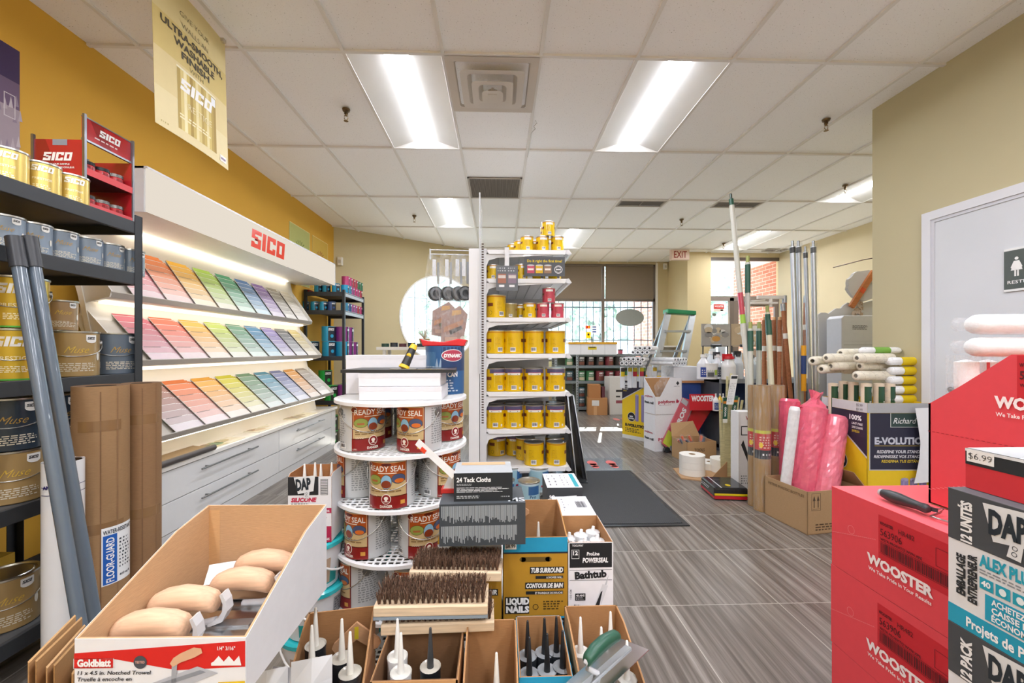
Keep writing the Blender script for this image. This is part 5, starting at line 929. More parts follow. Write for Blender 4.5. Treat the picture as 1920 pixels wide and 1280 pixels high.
# DAP pouches at the bottom
for i, (px, rz_, lab) in enumerate(((585, .25, 'grey and black DAP pouch leaning at the bottom between the cartons'), (545, -.1, 'silver pouch behind the DAP pouch at the bottom'), (500, .3, 'silver pouch nearest the Goldblatt carton at the bottom'))):
    yy = (.85, .86, .84)[i]; p = aY(px, 1270, yy); t = T('pouch', lab, 'pouch', (p.x, yy, (.385, .36, .37)[i]), rz_); m = MB(); w_, h_ = .038, .19; n = 6
    v = []
    for j in range(5):
        z = h_*j/4; th_ = .018*math.sin(pi*min(1, (j+.6)/4.6)); v += [(-w_, 0, z), (0, -th_, z), (w_, 0, z), (0, th_, z)]
    m.add(v, [(j*4+k, j*4+(k+1) % 4, j*4+4+(k+1) % 4, j*4+4+k) for j in range(4) for k in range(4)], 'gloss', 'd6d8dc'); m.build('bag', t)
    if i == 0:
        m = MB(); f = Flat(m, (-w_, -.021, .02), (1, 0, 0), (0, .05, 1), 'gloss', .0008); f.rect(0, 0, 2*w_, .12, '2a2d33', 0); dap_logo(f, w_, .075, .05, 1); m.build('label', t)
m = MB(); m.box(-.07, -.04, 0, .09, .04, .358, 'b08a60', 'kraft'); tag(m.build('storage_carton', loc=(aY(545, 1270, .85).x, .85, 0)), 'brown carton under the pouches at the bottom edge', 'carton')
# ================================================================== ROUND WIRE RACK
RCx, RCy, RR = aY(755, 700, 1.73).x, 1.73, .263; TZ = [1.01, .822, .63, .437, .235, .03]
t = T('round_rack', 'round white tiered wire rack full of wood stain cans', 'display rack', (RCx, RCy, 0))
for z in TZ:
    m = MB(); m.lathe([(RR, 0), (RR, .012), (RR-.012, .014), (RR-.014, .0), (RR, 0)], 56, 'f0f1f2', 'plastic', o=(0, 0, z-.014))
    for a in range(-10, 11):
        u = a*.025; hh = math.sqrt(max(0, (RR-.012)**2-u*u))
        m.box(u-.0035, -hh, z-.008, u+.0035, hh, z-.003, 'eceeef', 'plastic').box(-hh, u-.0035, z-.0035, hh, u+.0035, z-.0005, 'eceeef', 'plastic')
    m.lathe([(.11, 0), (.11, .004), (.085, .004), (.085, 0)], 30, 'eceeef', 'plastic', o=(0, 0, z-.003)); m.build('tier', t)
MB().cyl((0, 0, 0), (0, 0, TZ[0]-.01), .018, n=14, c='e6e7e8').build('pole', t)
def stain():
    q = T('paint_can', '', 'paint can', group='READY SEAL cans on the round rack')
    def p(f, m):
        f.rect(-.26, .004, .26, .172, 'c9cccd', 1).para(-.2, .03, -.1, .165, 16, '8f9395', 2).para(.1, .03, .19, .165, 16, '8f9395', 2); f.bars(-.13, .012, -.1, .03)
        W = .074; f.rect(-W, .004, W, .173, '7a1f16', 2).rect(-W+.006, .06, W-.006, .168, 'b5541c', 3).rect(-W+.006, .048, W-.006, .1, 'cdb483', 4).rect(-W+.006, .167, W-.006, .1695, 'e2c79a', 4).rect(-W+.004, .044, -W+.006, .169, 'd9b98a', 4).rect(W-.006, .044, W-.004, .169, 'd9b98a', 4)
        f.oval(0, .161, .018, .005, '5f1a10', 5).ring(-W+.008, .156, .011, .011, .0015, 'e8d8c0', 6).oval(-W+.008, .156, .0098, .0098, '6b1f18', 5)
        for i, cc in enumerate('READY SEAL'): pass
        f.text(0, .137, 'READY SEAL', .019, 'f6f0e6', w=.128, al='c', bold=.015, k=6).rect(-.03, .129, .035, .132, 'e8d8c0', 5)
        f.oval(-.042, .107, .025, .018, '5c4a2c', 5).oval(-.042, .107, .0235, .0165, '93a24c', 6).rect(-.055, .1, -.03, .107, 'b0683c', 7).oval(0, .1, .0195, .026, '5c4a2c', 5).oval(0, .1, .018, .0245, '8fc0dc', 6).oval(0, .092, .016, .014, '8a3c22', 7).oval(.042, .11, .025, .018, '5c4a2c', 5).oval(.042, .11, .0235, .0165, '4a5578', 6).oval(.044, .103, .016, .008, 'd8702a', 7)
        f.para(-.062, .062, .062, .078, 2, '8a6c44', 6).rect(-W, .004, W, .046, '8a1c1c', 5).rect(-W, .046, W, .05, '5f1a10', 5).para(-.06, .048, -.02, .056, 2, 'e8d8c0', 6)
        n = 8; f.oval(0, .04, .0165, .0185, 'f4ece2', 7, 8).oval(0, .04, .0142, .016, '8a1c1c', 8, 8).oval(0, .043, .007, .0065, 'f4ece2', 9).rect(-.004, .033, .004, .038, 'f4ece2', 9).rect(-.009, .0305, .009, .0325, 'f4ece2', 10).text(0, .01, 'DANGER', .0085, 'f4ece2', w=.042, al='c', bold=.03, k=7).rect(.048, .018, .064, .032, 'd9a04a', 7).text(-.07, .008, '3.78 L', .005, 'f0e0d0', w=.016, k=7)
    can_base(q, GR-.001, .176, 'c9cccd', paint=p, n=40); wire(q, GR, .145, .075, rad=.0016); return q
for z, l in ((TZ[1], [(35, -.5, 'front'), (107, .75, 'right'), (179, .4, 'rear right'), (-50, .75, 'left'), (-119, .5, 'rear left')]), (TZ[2], [(0, 0, 'front'), (72, .95, 'right'), (144, .8, 'rear right'), (-72, -1.25, 'left'), (-144, 1, 'rear left')]), (TZ[3], [(-36, -.6, 'front left'), (36, .55, 'front right'), (108, .3, 'right'), (180, .5, 'rear'), (-108, -1, 'left')]), (TZ[4], [(-50, -1.1, 'front left'), (22, .4, 'front right'), (94, 1, 'right'), (166, .5, 'rear')])):
    ti = ['', 'upper', 'second', 'third', 'lowest filled'][TZ.index(z)]
    for a, rz_, pos in l:
        A = radians(a); place('st', stain, (RCx+.168*sin(A), RCy-.168*cos(A), z), f'READY SEAL stain can, {pos} of the {ti} level of the round rack', rz_)
# on top of the round rack
tz = TZ[0]
def wb(lab, x0, x1, y0, d, z, h, rz_=0):
    T0 = T('white_box', lab, 'box', ((x0+x1)/2, y0+d/2, z), rz_); a, b = (x1-x0)/2, d/2
    MB().box(-a, -b, 0, a, b, h, 'e9eaf0', 'card').build('carton', T0, bevel=.0015); MB().box(-a-.0006, -b-.0006, h-.016, a+.0006, b+.0006, h+.0008, 'e2e3ea', 'card').build('lid', T0); return T0
A, B = aY(673, 735, 1.56), aY(828, 735, 1.56); wb('lower flat white box on top of the round rack', A.x, B.x, 1.56, .2, tz, .05)
wb('upper flat white box on top of the round rack', A.x-.004, B.x-.006, 1.565, .19, tz+.052, .048)
A, B = aY(651, 700, 1.7), aY(745, 700, 1.7);
wb('larger white box behind the flat ones on the round rack', aY(650, 700, 1.8).x, aY(800, 700, 1.8).x, 1.79, .12, tz, .165)
t = T('scraper_tray', 'wide black sheet with a yellow label lying on the white boxes', 'tray', (aY(756, 690, 1.65).x, 1.67, tz+.102)); m = MB(); m.prism([(-.215, -.1), (.215, -.1), (.2, .1), (-.2, .1)], 0, .012, 'z', '2b2e31', 'plastic'); f = Flat(m, (-.215, -.1, .012), (1, 0, 0), (0, 1, 0), 'gloss'); f.rect(.24, .01, .38, .06, 'e8c22a', 1).rect(.33, .02, .39, .05, 'f0f0ee', 2).rect(.26, .025, .31, .05, '2d4f9a', 2); m.build('sheet', t)
t = T('drywall_knife', 'black and yellow tool handle standing on the black sheet', 'hand tool', (aY(757, 690, 1.6).x, 1.6, tz+.114)); m = MB(); A, B = Vector((0, 0, .004)), Vector((.035, .03, .095)); q = (B-A)
m.cyl(A, A+q*.12, .021, .019, 12, 'e8c22a'); m.cyl(A+q*.12, A+q*.8, .017, .014, 12, '2c2e30').cyl(A+q*.8, B, .016, .012, 12, 'e8c22a').lathe([(.0001, -.003), (.009, 0), (.0001, .003)], 12, 'e8c22a', 'plastic', o=tuple(A+q*.55+Vector((0, -.015, 0))), ax='y'); m.build('handle', t); MB().box(-.05, -.02, 0, .05, .02, .003, 'b9bcbe', 'blade').build('blade', t)
q = T('paint_can', 'blue and red DYNAMIC paint can with a red lid tray on the round rack', 'paint can', (aY(834, 700, 1.82).x, 1.83, tz)); m = MB(); m.lathe([(.0001, 0), (GR, 0), (GR+.002, .205)], 32, '2f5f92', 'plastic'); f = Cyl(m, GR+.0005); f.rect(-.12, .1, .0, .2, '9fb8d0', 1).rect(-.1, .12, -.03, .18, '4a7aa8', 2).rect(-.005, .1, .12, .2, '24416e', 2).oval(.045, .165, .05, .026, 'eef0f2', 3).oval(.045, .165, .047, .023, 'b8405c', 4).text(.045, .157, 'DYNAMIC', .014, 'f8f8f8', w=.08, al='c', bold=.05, sh=.2, k=6); f.text(.01, .075, 'PAINT CAN', .02, 'f4f6f8', w=.11, al='c', bold=.04, k=3).para(-.04, .01, .07, .065, 5, 'c4d4e4', 2); m.build('body', q)
m = MB(); m.prism([(-.09, .205), (-.1, .235), (-.07, .228), (.0, .222), (.06, .236), (.1, .232), (.088, .205)], -.05, .05, 'y', 'd82a34', 'gloss'); m.build('lid_tray', q, bevel=.004)
# ================================================================== GONDOLA
GY = 3.36; gX = lambda px, Y=GY: aY(px, 600, Y).x
gz = lambda y, Y=GY: CH+(655-y)/F*Y
t = T('gondola_shelf', 'tall white gondola shelving seen end-on, loaded with yellow cans', 'shelving', (gX(905), GY+.6, 0)); ox, oy = -gX(905), -(GY+.6)
def G2(m, name, **k): o = m.build(name, t, **k); o.location = (ox, oy, 0); return o
GE = GY+1.2; m = MB(); m.box(gX(879), GY, 0, gX(899), GE, gz(466), 'f0f1f3', 'gloss'); G2(m, 'side_panel', bevel=.003)
m = MB(); m.box(gX(900), GY-.0, 0, gX(912), GE, gz(466), 'dddfe2', 'plastic')
for i in range(70): z = .6+i*.021; m.box(gX(903), GY-.0015, z, gX(907), GY, z+.011, '5a4a44', 'matte')
G2(m, 'upright')
GS = [gz(y) for y in (468, 522, 595, 663, 735, 805, 876)]; x0, x1 = gX(912), gX(1062)
for i, z in enumerate(GS):
    m = MB(); m.box(x0, GY+.01, z-.022, x1, GE, z, 'eff0f2', 'plastic'); lp = .035
    m.prism([(x0, z), (x1, z), (x1-.01, z-lp), (x0+.02, z-lp)], GY, GY+.01, 'y', 'f3f4f6', 'gloss'); m.prism([(x0, z-lp), (x1-.03, z-lp), (x0+.09, z-lp-.028), (x0+.02, z-lp-.05), (x0, z-lp-.1)], GY+.012, GY+.018, 'y', 'e9eaec', 'gloss')
    m.prism([(x1, z), (x1+.02, z+.004), (x1+.045, z-.03), (x1+.02, z-.038), (x1-.005, z-.03)], GY, GE, 'y', 'dfe1e4', 'plastic')
    for k in range(6): m.cyl((x0+.1+k*.09, GY+.03, z-.03), (x0+.1+k*.09, GE-.02, z-.03), .004, n=6, c='c9ccd0')
    G2(m, 'shelf')
m = MB(); m.box(x0, GY+.02, 0, x1, GE, .045, 'dfe0e2', 'plastic'); G2(m, 'base_deck')
m = MB(); m.box(x0-.002, GE-.01, .05, x1, GE, gz(490), 'c9cbcd', 'plastic'); G2(m, 'end_panel')
# thin clear sheet beside the upright
A = gX(899.5, GY-.06); m = MB(); m.box(A-.004, GY-.055, gz(700, GY-.05), A+.004, GY+.35, gz(362, GY-.05), 'd9dde0', 'film'); m.box(A-.005, GY-.058, gz(700, GY-.05), A+.005, GY-.053, gz(362, GY-.05), 'd2d5d8', 'plastic'); tag(m.build('acrylic_sheet'), 'thin clear sheet standing up past the top of the gondola', 'plastic sheet')
YC = 'e8bd05'
def ycan(kind):
    big = kind in ('a', 'b'); r, h = (GR, GH) if big else (QR, QH); q = h/GH
    def mk():
        t_ = T('paint_can', '', 'paint can')
        side = {'a': YC, 'b': YC, 'q': 'e6c00a', 'r': 'c8485c', 'o': '9c8a4c'}[kind]
        def p(f, m):
            if kind in 'aq' : f.rect(-.26*r/GR, h*.9, .26*r/GR, h*.93, 'c8781a', 1)
            if kind == 'b': f.rect(-.09, .15, .09, .182, '5a5478', 1).rect(-.055, .135, .055, .153, 'f0efe8', 2).rect(-.055, .153, .055, .157, 'c0304a', 2).oval(-.03, .143, .003, .003, '4a2c2c', 3).oval(.03, .143, .003, .003, '4a2c2c', 3)
            if kind in 'qr': f.rect(-.03, h*.74, .03, h*.88, 'f0efe8', 2)
            f.rect(r*.9, h*.5, r*1.55, h*.64, '7a3c1e', 1).rect(-r*1.55, h*.5, -r*.9, h*.64, '7a3c1e', 1).oval(-r*1.15, h*.22, .013*q, .016*q, '2a2418', 1).oval(-r*1.15, h*.22, .011*q, .014*q, side, 2)
            f.rect(-r*.6, h*.2, -r*.57, h*.72, 'f4dc5a' if kind != 'r' else 'd87888', 1).bars(-.022*q, h*.08, .022*q, h*.27); f.para(-r*.5, h*.35, r*.1, h*.7, 6, 'c99c10' if kind != 'r' else '9c2c40', 1)
            if kind == 'b': f.rect(r*.55, h*.1, r*.72, h*.2, 'ece8d8', 2)
        can_base(t_, r, h, side, 'd5d6d6', paint=p, n=28 if big else 20); return t_
    return mk
CNM = {'a': 'yellow gallon can', 'b': 'white-banded yellow gallon can', 'q': 'small yellow can', 'r': 'small red can', 'o': 'small olive can'}
SN = ['top', 'second', 'third', 'fourth', 'fifth', 'sixth', 'lowest']
def gcan(kind, px, si, dy=.1, up=0, rz_=0, note=''):
    Y = GY+dy; return place('y'+kind, ycan(kind), (gX(px, Y), Y, GS[si]+.001+up), f'{CNM[kind]} on the {SN[si]} gondola shelf, {note}', rz_, f'cans on the {SN[si]} gondola shelf')
for px, dy, up, note in ((988, .08, 0, 'at the left of the front row'), (1017, .08, 0, 'in the middle of the front row'), (1045, .08, 0, 'at the right of the front row'), (1028, .08, QH+.001, 'on top of the pyramid'), (975, .22, 0, 'second row, middle'), (1003, .22, 0, 'second row between the front cans'), (1025, .22, QH+.001, 'behind the top one'), (962, .34, 0, 'farthest left and set back')): gcan('q', px, 0, dy, up, .1, note)
gcan('q', 925, 1, .1, 0, 0, 'at the left end'); gcan('q', 977, 1, .08, 0, .5, 'between the two hanging signs'); gcan('q', 1010, 1, .12, 0, .5, 'behind the wide sign, left'); gcan('q', 1040, 1, .12, 0, .5, 'behind the wide sign, right')
gcan('a', 930, 2, .11, 0, .6, 'at the left end'); gcan('o', 957, 2, .12, 0, 0, 'next to the big can'); gcan('q', 976, 2, .2, 0, 0, 'set back in the middle'); gcan('q', 993, 2, .08, 0, 0, 'left of the red cans'); gcan('r', 1018, 2, .08, 0, 0, 'left of the front pair'); gcan('r', 1045, 2, .08, 0, 0, 'right of the front pair'); gcan('r', 1029, 2, .08, QH+.001, 0, 'on top of the pair')
for i, px in enumerate((929, 963, 1001, 1041)):
    for j in range(2):
        nt_ = f'{ORD[i]} from left, {"front" if j == 0 else "second"} row'
        gcan('a', px, 3, .1+.18*j, 0, .5 if i in (0,) else -.1, nt_); gcan('b', px, 4, .11+.18*j, 0, .5 if i == 0 else 0, nt_); gcan('b', px, 5, .1+.18*j, 0, 0, nt_)
gcan('b', 931, 6, .42, 0, .7, 'far left and set back'); gcan('b', 966, 6, .42, 0, 0, 'second from the left, set back'); gcan('a', 985, 6, .27, 0, .4, 'half hidden behind the front pair'); gcan('a', 1001, 6, .1, 0, -.1, 'left of the front pair'); gcan('a', 1043, 6, .1, 0, -.1, 'right of the front pair'); gcan('a', 1040, 6, .28, 0, 0, 'behind the right front can')
def procan():
    q = T('paint_can', '', 'paint can', group='pale blue cans at the gondola foot')
    def p(f, m): f.rect(-.26, .02, .26, .17, 'a9d0de', 1).rect(-.01, .1, .08, .165, '3a6aa0', 2).text(.0, .075, 'Pro', .022, '24517e', w=.05, bold=.02, k=3).rect(-.02, .045, .08, .06, 'c02a48', 2)
    can_base(q, GR, GH, 'cfe2ea', paint=p, n=28); return q
for i, (px, Y) in enumerate(((992, 3.19), (945, 3.22), (1010, 3.42-.02), (960, 3.43))):
    place('pro', procan, (gX(px, Y+.0), Y-.0, .046 if Y > 3.36 else .001), f'pale blue can on the floor end of the gondola, {["front right", "front left", "rear right", "rear left"][i]}', .2*i)
# signs on the gondola
A, B = gX(983, GY-.02), gX(1059, GY-.02); z0, z1 = gz(517, GY-.02), gz(481, GY-.02); w_, h_ = B-A, z1-z0
t = T('shelf_sign', 'wide grey sign reading Do it right the first time on the gondola', 'sign', (A, GY-.01, z0)); m = MB(); m.box(0, -.012, 0, w_, 0, h_, '55585d', 'card'); f = Flat(m, (0, -.012, 0), (1, 0, 0), (0, 0, 1)); f.text(w_*.5, h_*.72, 'Do it right the first time!', .02, 'f2d62a', w=w_*.86, al='c', bold=.02)
for i, c in enumerate(('c8546a', 'e0b62a', '9a7a60')): x = w_*(.07+.21*i); f.rect(x, h_*.14, x+w_*.18, h_*.56, c, 2).oval(x+w_*.09, h_*.56, w_*.09, h_*.04, 'c9cccf', 3).rect(x+.005, h_*.3, x+w_*.16, h_*.4, 'f0e8e0', 3)
f.ring(w_*.84, h_*.34, .033, .033, .005, 'e6e8ea', 2).ring(w_*.84, h_*.34, .024, .024, .003, 'e6e8ea', 2).rect(w_*.76, h_*.28, w_*.92, h_*.4, '55585d', 3).rect(w_*.78, h_*.31, w_*.9, h_*.37, 'e6e8ea', 4); m.build('panel', t)
A, B = gX(930, GY-.06), gX(971, GY-.06); z0, z1 = gz(545, GY-.06), gz(498, GY-.06); w_, h_ = B-A, z1-z0
t = T('hanging_sign', 'small grey sign with two tins hanging on a strip from the gondola top', 'sign', (A, GY-.06, z0)); m = MB(); m.box(0, 0, 0, w_, .004, h_, '6d7176', 'card'); f = Flat(m, (0, 0, 0), (1, 0, 0), (0, 0, 1))
for i, c in enumerate(('a8705c', '8d7c8c')): x = w_*(.08+.47*i); f.rect(x, h_*.3, x+w_*.38, h_*.68, c, 2).rect(x+.004, h_*.5, x+w_*.36, h_*.62, 'd9cfc8', 3).rect(x+.01, h_*.15, x+w_*.3, h_*.24, 'eef0f2', 2); f.para(x, h_*.75, x+w_*.4, h_*.95, 2, 'c4c8cc', 2)
m.build('panel', t); MB().box(w_*.4, .006, h_*.3, w_*.6, .01, gz(462, GY-.06)-z0, 'e2e4e8', 'plastic').box(w_*.4, .006, gz(462, GY-.06)-z0-.004, w_*.6, .07, gz(462, GY-.06)-z0, 'e2e4e8', 'plastic').build('strip', t)
# packs hanging on the left side of the gondola
t = T('peg_hooks', 'wire hooks reaching out from the left side of the gondola', 'hook', (gX(878), GY+.1, gz(465))); m = MB()
hx1 = gX(804)-gX(878)
for dz in (.0, -.035): m.cyl((0, 0, dz), (hx1, -.02, dz), .004, n=8, c='c9ccd0')
m.box(hx1-.004, -.04, -.075, hx1+.002, 0, .005, 'd9dde0', 'plastic'); m.cyl((0, .0, gz(560)-gz(465)), (hx1*.75, -.02, gz(560)-gz(465)), .004, n=8, c='c9ccd0').box(hx1*.75-.004, -.05, gz(560)-gz(465)-.06, hx1*.75, .0, gz(560)-gz(465)+.02, 'b9bdc0', 'plastic'); m.build('hook', t)
for i, px in enumerate((818, 842, 862, 874)):
    X = gX(px, GY+.07); q = T('roller_pack', f'clear pack with a black wheel hanging on the gondola side, {ORD[i]} from the left', 'hanging pack', (X, GY+.07-.01*i, gz(470)), .5, 'clear packs on the gondola side')
    m = MB(); m.add([(-.06, -.008, -.02), (.06, .0, -.05), (.09, 0, -.33), (.05, 0, -.43), (-.05, 0, -.44), (-.1, 0, -.34), (-.06, .03, -.02), (.06, .03, -.05), (.09, .05, -.33), (.05, .05, -.43), (-.05, .05, -.44), (-.1, .05, -.34)], [(0, 1, 2, 3, 4, 5), (11, 10, 9, 8, 7, 6)]+[(k, k+6, (k+1) % 6+6, (k+1) % 6) for k in range(6)], 'clear', 'ffffff'); m.build('bag', q)
    MB().lathe([(.06, 0), (.06, .03), (.035, .035), (.03, .012), (.0001, .012)], 22, '24282c', 'plastic', ax='y', o=(0, .006, -.34)).lathe([(.05, -.002), (.03, -.004), (.028, .01)], 22, '6b7076', 'gloss', ax='y', o=(0, .006, -.34)).build('wheel', q); MB().box(-.03, .005, -.2, .0, .012, -.06, 'e6e8ec', 'paper').box(.01, .008, -.26, .03, .014, -.08, 'a9adb2', 'metal').build('card', q)
for i, (px, py, w_, h_, c, sh) in enumerate(((832, 600, .2, .3, 'c98f62', -.3), (852, 612, .22, .34, 'c08a68', .35))):
    p = aY(px, py, GY+.02-.03*i); q = T('tool_pack', ['clear clamshell pack with an orange wood float hanging below the wheel packs', 'clear clamshell pack with a brown picture card, right one below the wheel packs'][i], 'hanging pack', tuple(p), .3*i)
    m = MB(); a = w_/2; b = h_/2; m.prism([(-a, -b*.8), (a*.6, -b), (a, b*.6), (a*.4, b), (-a*.9, b*.5)], 0, .004, 'y', 'a8857a', 'card'); f = Flat(m, (-a, 0, -b), (1, 0, 0), (0, 0, 1)); f.poly([(w_*.1, h_*.35), (w_*.8, h_*.55), (w_*.85, h_*.68), (w_*.12, h_*.48)], c, 2).poly([(w_*.35, h_*.3), (w_*.8, h_*.45), (w_*.75, h_*.52), (w_*.3, h_*.4)], '6f6a3c' if i == 0 else '3c3836', 3).rect(w_*.15, h_*.15, w_*.6, h_*.25, 'cfa890', 2).oval(w_*.8, h_*.22, .018, .02, 'e6e0d6', 3).poly([(w_*.4, h_*.75), (w_*.75, h_*.8), (w_*.75, h_*.9), (w_*.42, h_*.88)], 'd9a860', 2); m.build('card', q)
    m = MB(); m.prism([(-a*1.05, -b*.85), (a*.65, -b*1.05), (a*1.1, b*.6), (a*.45, b*1.1), (-a, b*.55)], -.03, -.004, 'y', mt='clear'); m.build('clamshell', q)
# black sandwich boards right of the gondola
t = T('sandwich_board', 'black folding board with grey edges leaning beside the gondola', 'folding board', (gX(1078), 3.95, 0)); X0 = 0
for k, (pa, pb) in enumerate((((1064, 738), (1076, 860)), ((1075, 742), (1094, 865)))):
    Y0_, Y1_ = 3.62+.12*k, 4.2; m = MB(); ta, tb = aY(pa[0], pa[1], Y0_), aY(pb[0], pb[1], Y0_); B0 = Vector((gX(1078), 3.95, 0))
    tb = ta+(tb-ta)*((ta.z-.02)/(ta.z-tb.z)); a_, b_ = ta-B0, tb-B0; dY = Vector((.0, Y1_-Y0_, 0)); th_ = Vector((-.03, 0, 0))
    m.hexa([b_+th_, b_, b_+dY, b_+th_+dY, a_+th_, a_, a_+dY, a_+th_+dY], '26292c', 'plastic'); m.build('board', t); m = MB(); m.tube([b_+Vector((0, -.006, 0)), a_+Vector((0, -.006, 0)), a_+dY, b_+dY], .009, 8, 'b4b8bb', 'satin'); m.build('frame', t)
MB().box(-.06, -.3, 0, .17, .25, .02, '2c2f32', 'plastic').build('base', t)
# floor mat and footprint sticker
x1 = aZ(1291, 984, 0).x; y0 = aZ(1200, 985, .01).y; y1 = aZ(1130, 881, .01).y
m = MB(); m.box(.35, y0, 0.001, x1, y1, .008, '2a2c2e', 'plastic');
m.box(.39, y0+.035, .008, x1-.035, y1-.035, .012, mt='mat_pile'); tag(m.build('door_mat'), 'large dark grey ribbed mat on the floor beside the gondola', 'mat')
A = aZ(1097, 882, 0); m = MB(); m.box(A.x, y1+.01, .001, aZ(1185, 878, 0).x-.0, y1+.48, .002, 'aab4ba', 'film'); f = Flat(m, (A.x, y1+.01, .002), (1, 0, 0), (0, 1, 0), 'paper')
for x in (.13, .33): f.oval(x, .28-.0, .05, .09, 'e0706a', 1).oval(x+.005, .13, .036, .05, 'e0706a', 1).rect(x-.034, .13, x+.036, .25, 'e0706a', 1)
tag(m.build('floor_sticker'), 'clear floor sticker with two red footprints beyond the mat', 'floor sticker')
p = aZ(1160, 786, 0); m = MB(); f = Flat(m, (p.x-.1, p.y-.2, .001), (1, 0, 0), (0, 1, 0), 'paper'); m.box(p.x-.12, p.y-.2, .0005, p.x+.16, p.y+.2, .001, 'a09a94', 'film'); f.oval(.06, .2, .05, .12, 'cf7a70', 1).oval(.2, .2, .05, .12, 'cf7a70', 1); tag(m.build('floor_sticker'), 'faded red footprint sticker on the floor far down the aisle', 'floor sticker')
# ================================================================== RIGHT FOREGROUND: RED CARTONS
RXc = 1.078
def woost(f, w, h, big=True):
    # u runs from the far end toward the viewer
    f.rect(0, 0, w, h, 'e04650', 1); f.rect(.165, h-.15, .4, h-.025, 'c8202c', 2)
    f.text(.17, h-.05, 'WOOSTER', .008, '5a1018', w=.04, bold=.04, k=4).text(.225, h-.055, 'HR482', .013, '4a1218', w=.042, bold=0, k=4).text(.172, h-.08, '563906', .019, '4a1218', w=.062, bold=.0, k=4).text(.172, h-.094, 'WSTR PROEXT/2 WVN XPE', .007, '4a1218', w=.115, k=4)
    R = random.Random(2); x = .173
    while x < .39: q = R.choice((.0012, .002, .003)); f.rect(x, h-.128, x+q, h-.1, '5a141c', 4); x += q+R.choice((.0012, .0022))
    f.rect(.17, h-.098, .4, h-.097, '5a141c', 4).rect(.17, h-.131, .4, h-.13, '5a141c', 4)
    f.frame(.32, h-.09, .36, h-.045, .001, '5a141c', 4)
    f.text(.13, .075, 'WOOSTER', .026, 'f6ecec', w=.185, bold=.05, k=4).text(.135, .055, 'We Take Pride In Your Results', .0095, 'f6ecec', w=.175, bold=.02, k=4)
    for i in range(24): a = .158*i/24; z = h-.145+.045*(i/24); f.rect(a, z, a+.0055, z+.0014, 'e88a8e', 3)
    f.ring(.075, h-.108, .012, .013, .0012, 'e88a8e', 3)
def wcart(lab, z, h, y1, dep, w, X=RXc, print_=woost, rz=0):
    T0 = T('roller_carton', lab, 'carton', (X+w/2, y1-dep/2, z), rz, 'stacked red cartons'); m = MB(); a, b = w/2, dep/2
    m.box(-a, -b, 0, a, b, h-.001, 'e04650', 'card'); m.build('carton', T0, bevel=.003); m = MB(); f = Flat(m, (-a, b, 0), (0, -1, 0), (0, 0, 1), 'card', .0007); print_(f, dep, h); m.box(-a-.0004, -b, h-.0012, a, b, h+.0002, 'ea6068', 'card'); m.build('print', T0); return T0
yb = aX(1560, 918, RXc).y
wcart('bottom red WOOSTER carton of the right foreground stack, cut by the photo edge', .002, .252, yb, .95, .36)
wcart('middle red WOOSTER carton of the right foreground stack', .256, .25, yb+.003, .95, .36)
wcart('top red WOOSTER carton of the right foreground stack, with a roller frame on it', .508, .25, yb, .95, .36)
RZ = .7585
# roller frame tool
t = T('paint_roller', 'black-handled paint roller frame lying on the top red carton', 'paint roller frame', (0, 0, 0)); A = aZ(1650, 922, RZ+.02); B = aZ(1742, 955, RZ+.02); d = (B-A).normalized(); q = (B-A).length; m = MB()
pr = [(.0001, 0), (.009, .001), (.0125, .008), (.0125, .02)];
qt = d.to_track_quat('Z', 'Y').to_matrix().to_4x4(); qt.translation = A; m.X = qt
m.lathe([(.0001, -.001), (.01, .001), (.012, .01)], 14, 'b9bcbe', 'plastic', soft=True).lathe([(.012, .01), (.0155, q*.2), (.0165, q*.4), (.0135, q*.6), (.011, q*.8), (.0125, q*.95), (.008, q), (.0001, q)], 16, '2f3134', 'plastic', soft=True).prism([(-.012, q*.85), (-.02, q*1.08), (-.006, q*.98), (.006, q*.98), (.016, q*1.06), (.012, q*.85)], -.005, .005, 'y', '2f3134', 'plastic'); m.build('handle', t)
C, E, Fp = aZ(1771, 953, RZ+.02), aZ(1745, 968, RZ+.008), aZ(1800, 985, RZ+.008); MB().tube([B-d*.01, B+(C-B)*.5, C, C+(E-C)*.3+Vector((0, 0, -.004)), E, E+(Fp-E)*.4, Fp], .0028, 8, 'c6c9cb').build('wire', t)
# second red display carton with slanted cut and packs
X2 = 1.235; yq = aX(1741, 757, X2).y
pts = [(1741, 757), (1800, 724), (1850, 693), (1896, 664.5), (1990, 664)]; pr = [(aX(a, b, X2).y, aX(a, b, X2).z) for a, b in pts]; yN = pr[-1][0]-.12
pr = [(yq, RZ+.003)]+pr+[(yN, pr[-1][1]), (yN, RZ+.003)]
T0 = T('roller_carton', 'red WOOSTER display carton with a slanted top edge, holding bagged white rollers', 'carton', (X2, yq, RZ+.002)); m = MB()
loc = lambda p: (p[0]-yq, p[1]-RZ-.002)
for X in (0, .36): m.prism([loc(p) for p in pr], X, X+.006, 'x', 'e04650', 'card')
m.box(0, -.006, 0, .366, 0, pr[1][1]-RZ, 'e04650', 'card').box(0, yN-yq, 0, .366, yN-yq+.006, pr[-1][1]-RZ-.004, 'e04650', 'card').box(0, yN-yq, 0, .366, 0, .004, 'b98c5e', 'kraft').box(.006, -.3, .15, .36, -.01, .16, 'c98058', 'kraft')
f = Flat(m, (0, 0, 0), (0, -1, 0), (0, 0, 1), 'card', .0007); H2 = pr[4][1]-RZ
z_ = aX(1866, 760, X2).z-RZ; u_ = yq-aX(1866, 760, X2).y
f.text(u_, z_-.005, 'WOOSTER', .026, 'f6ecec', w=.17, bold=.05, k=4).text(u_+.003, z_-.027, 'We Take Pride In Your Results', .0095, 'f6ecec', w=.16, bold=.02, k=4)
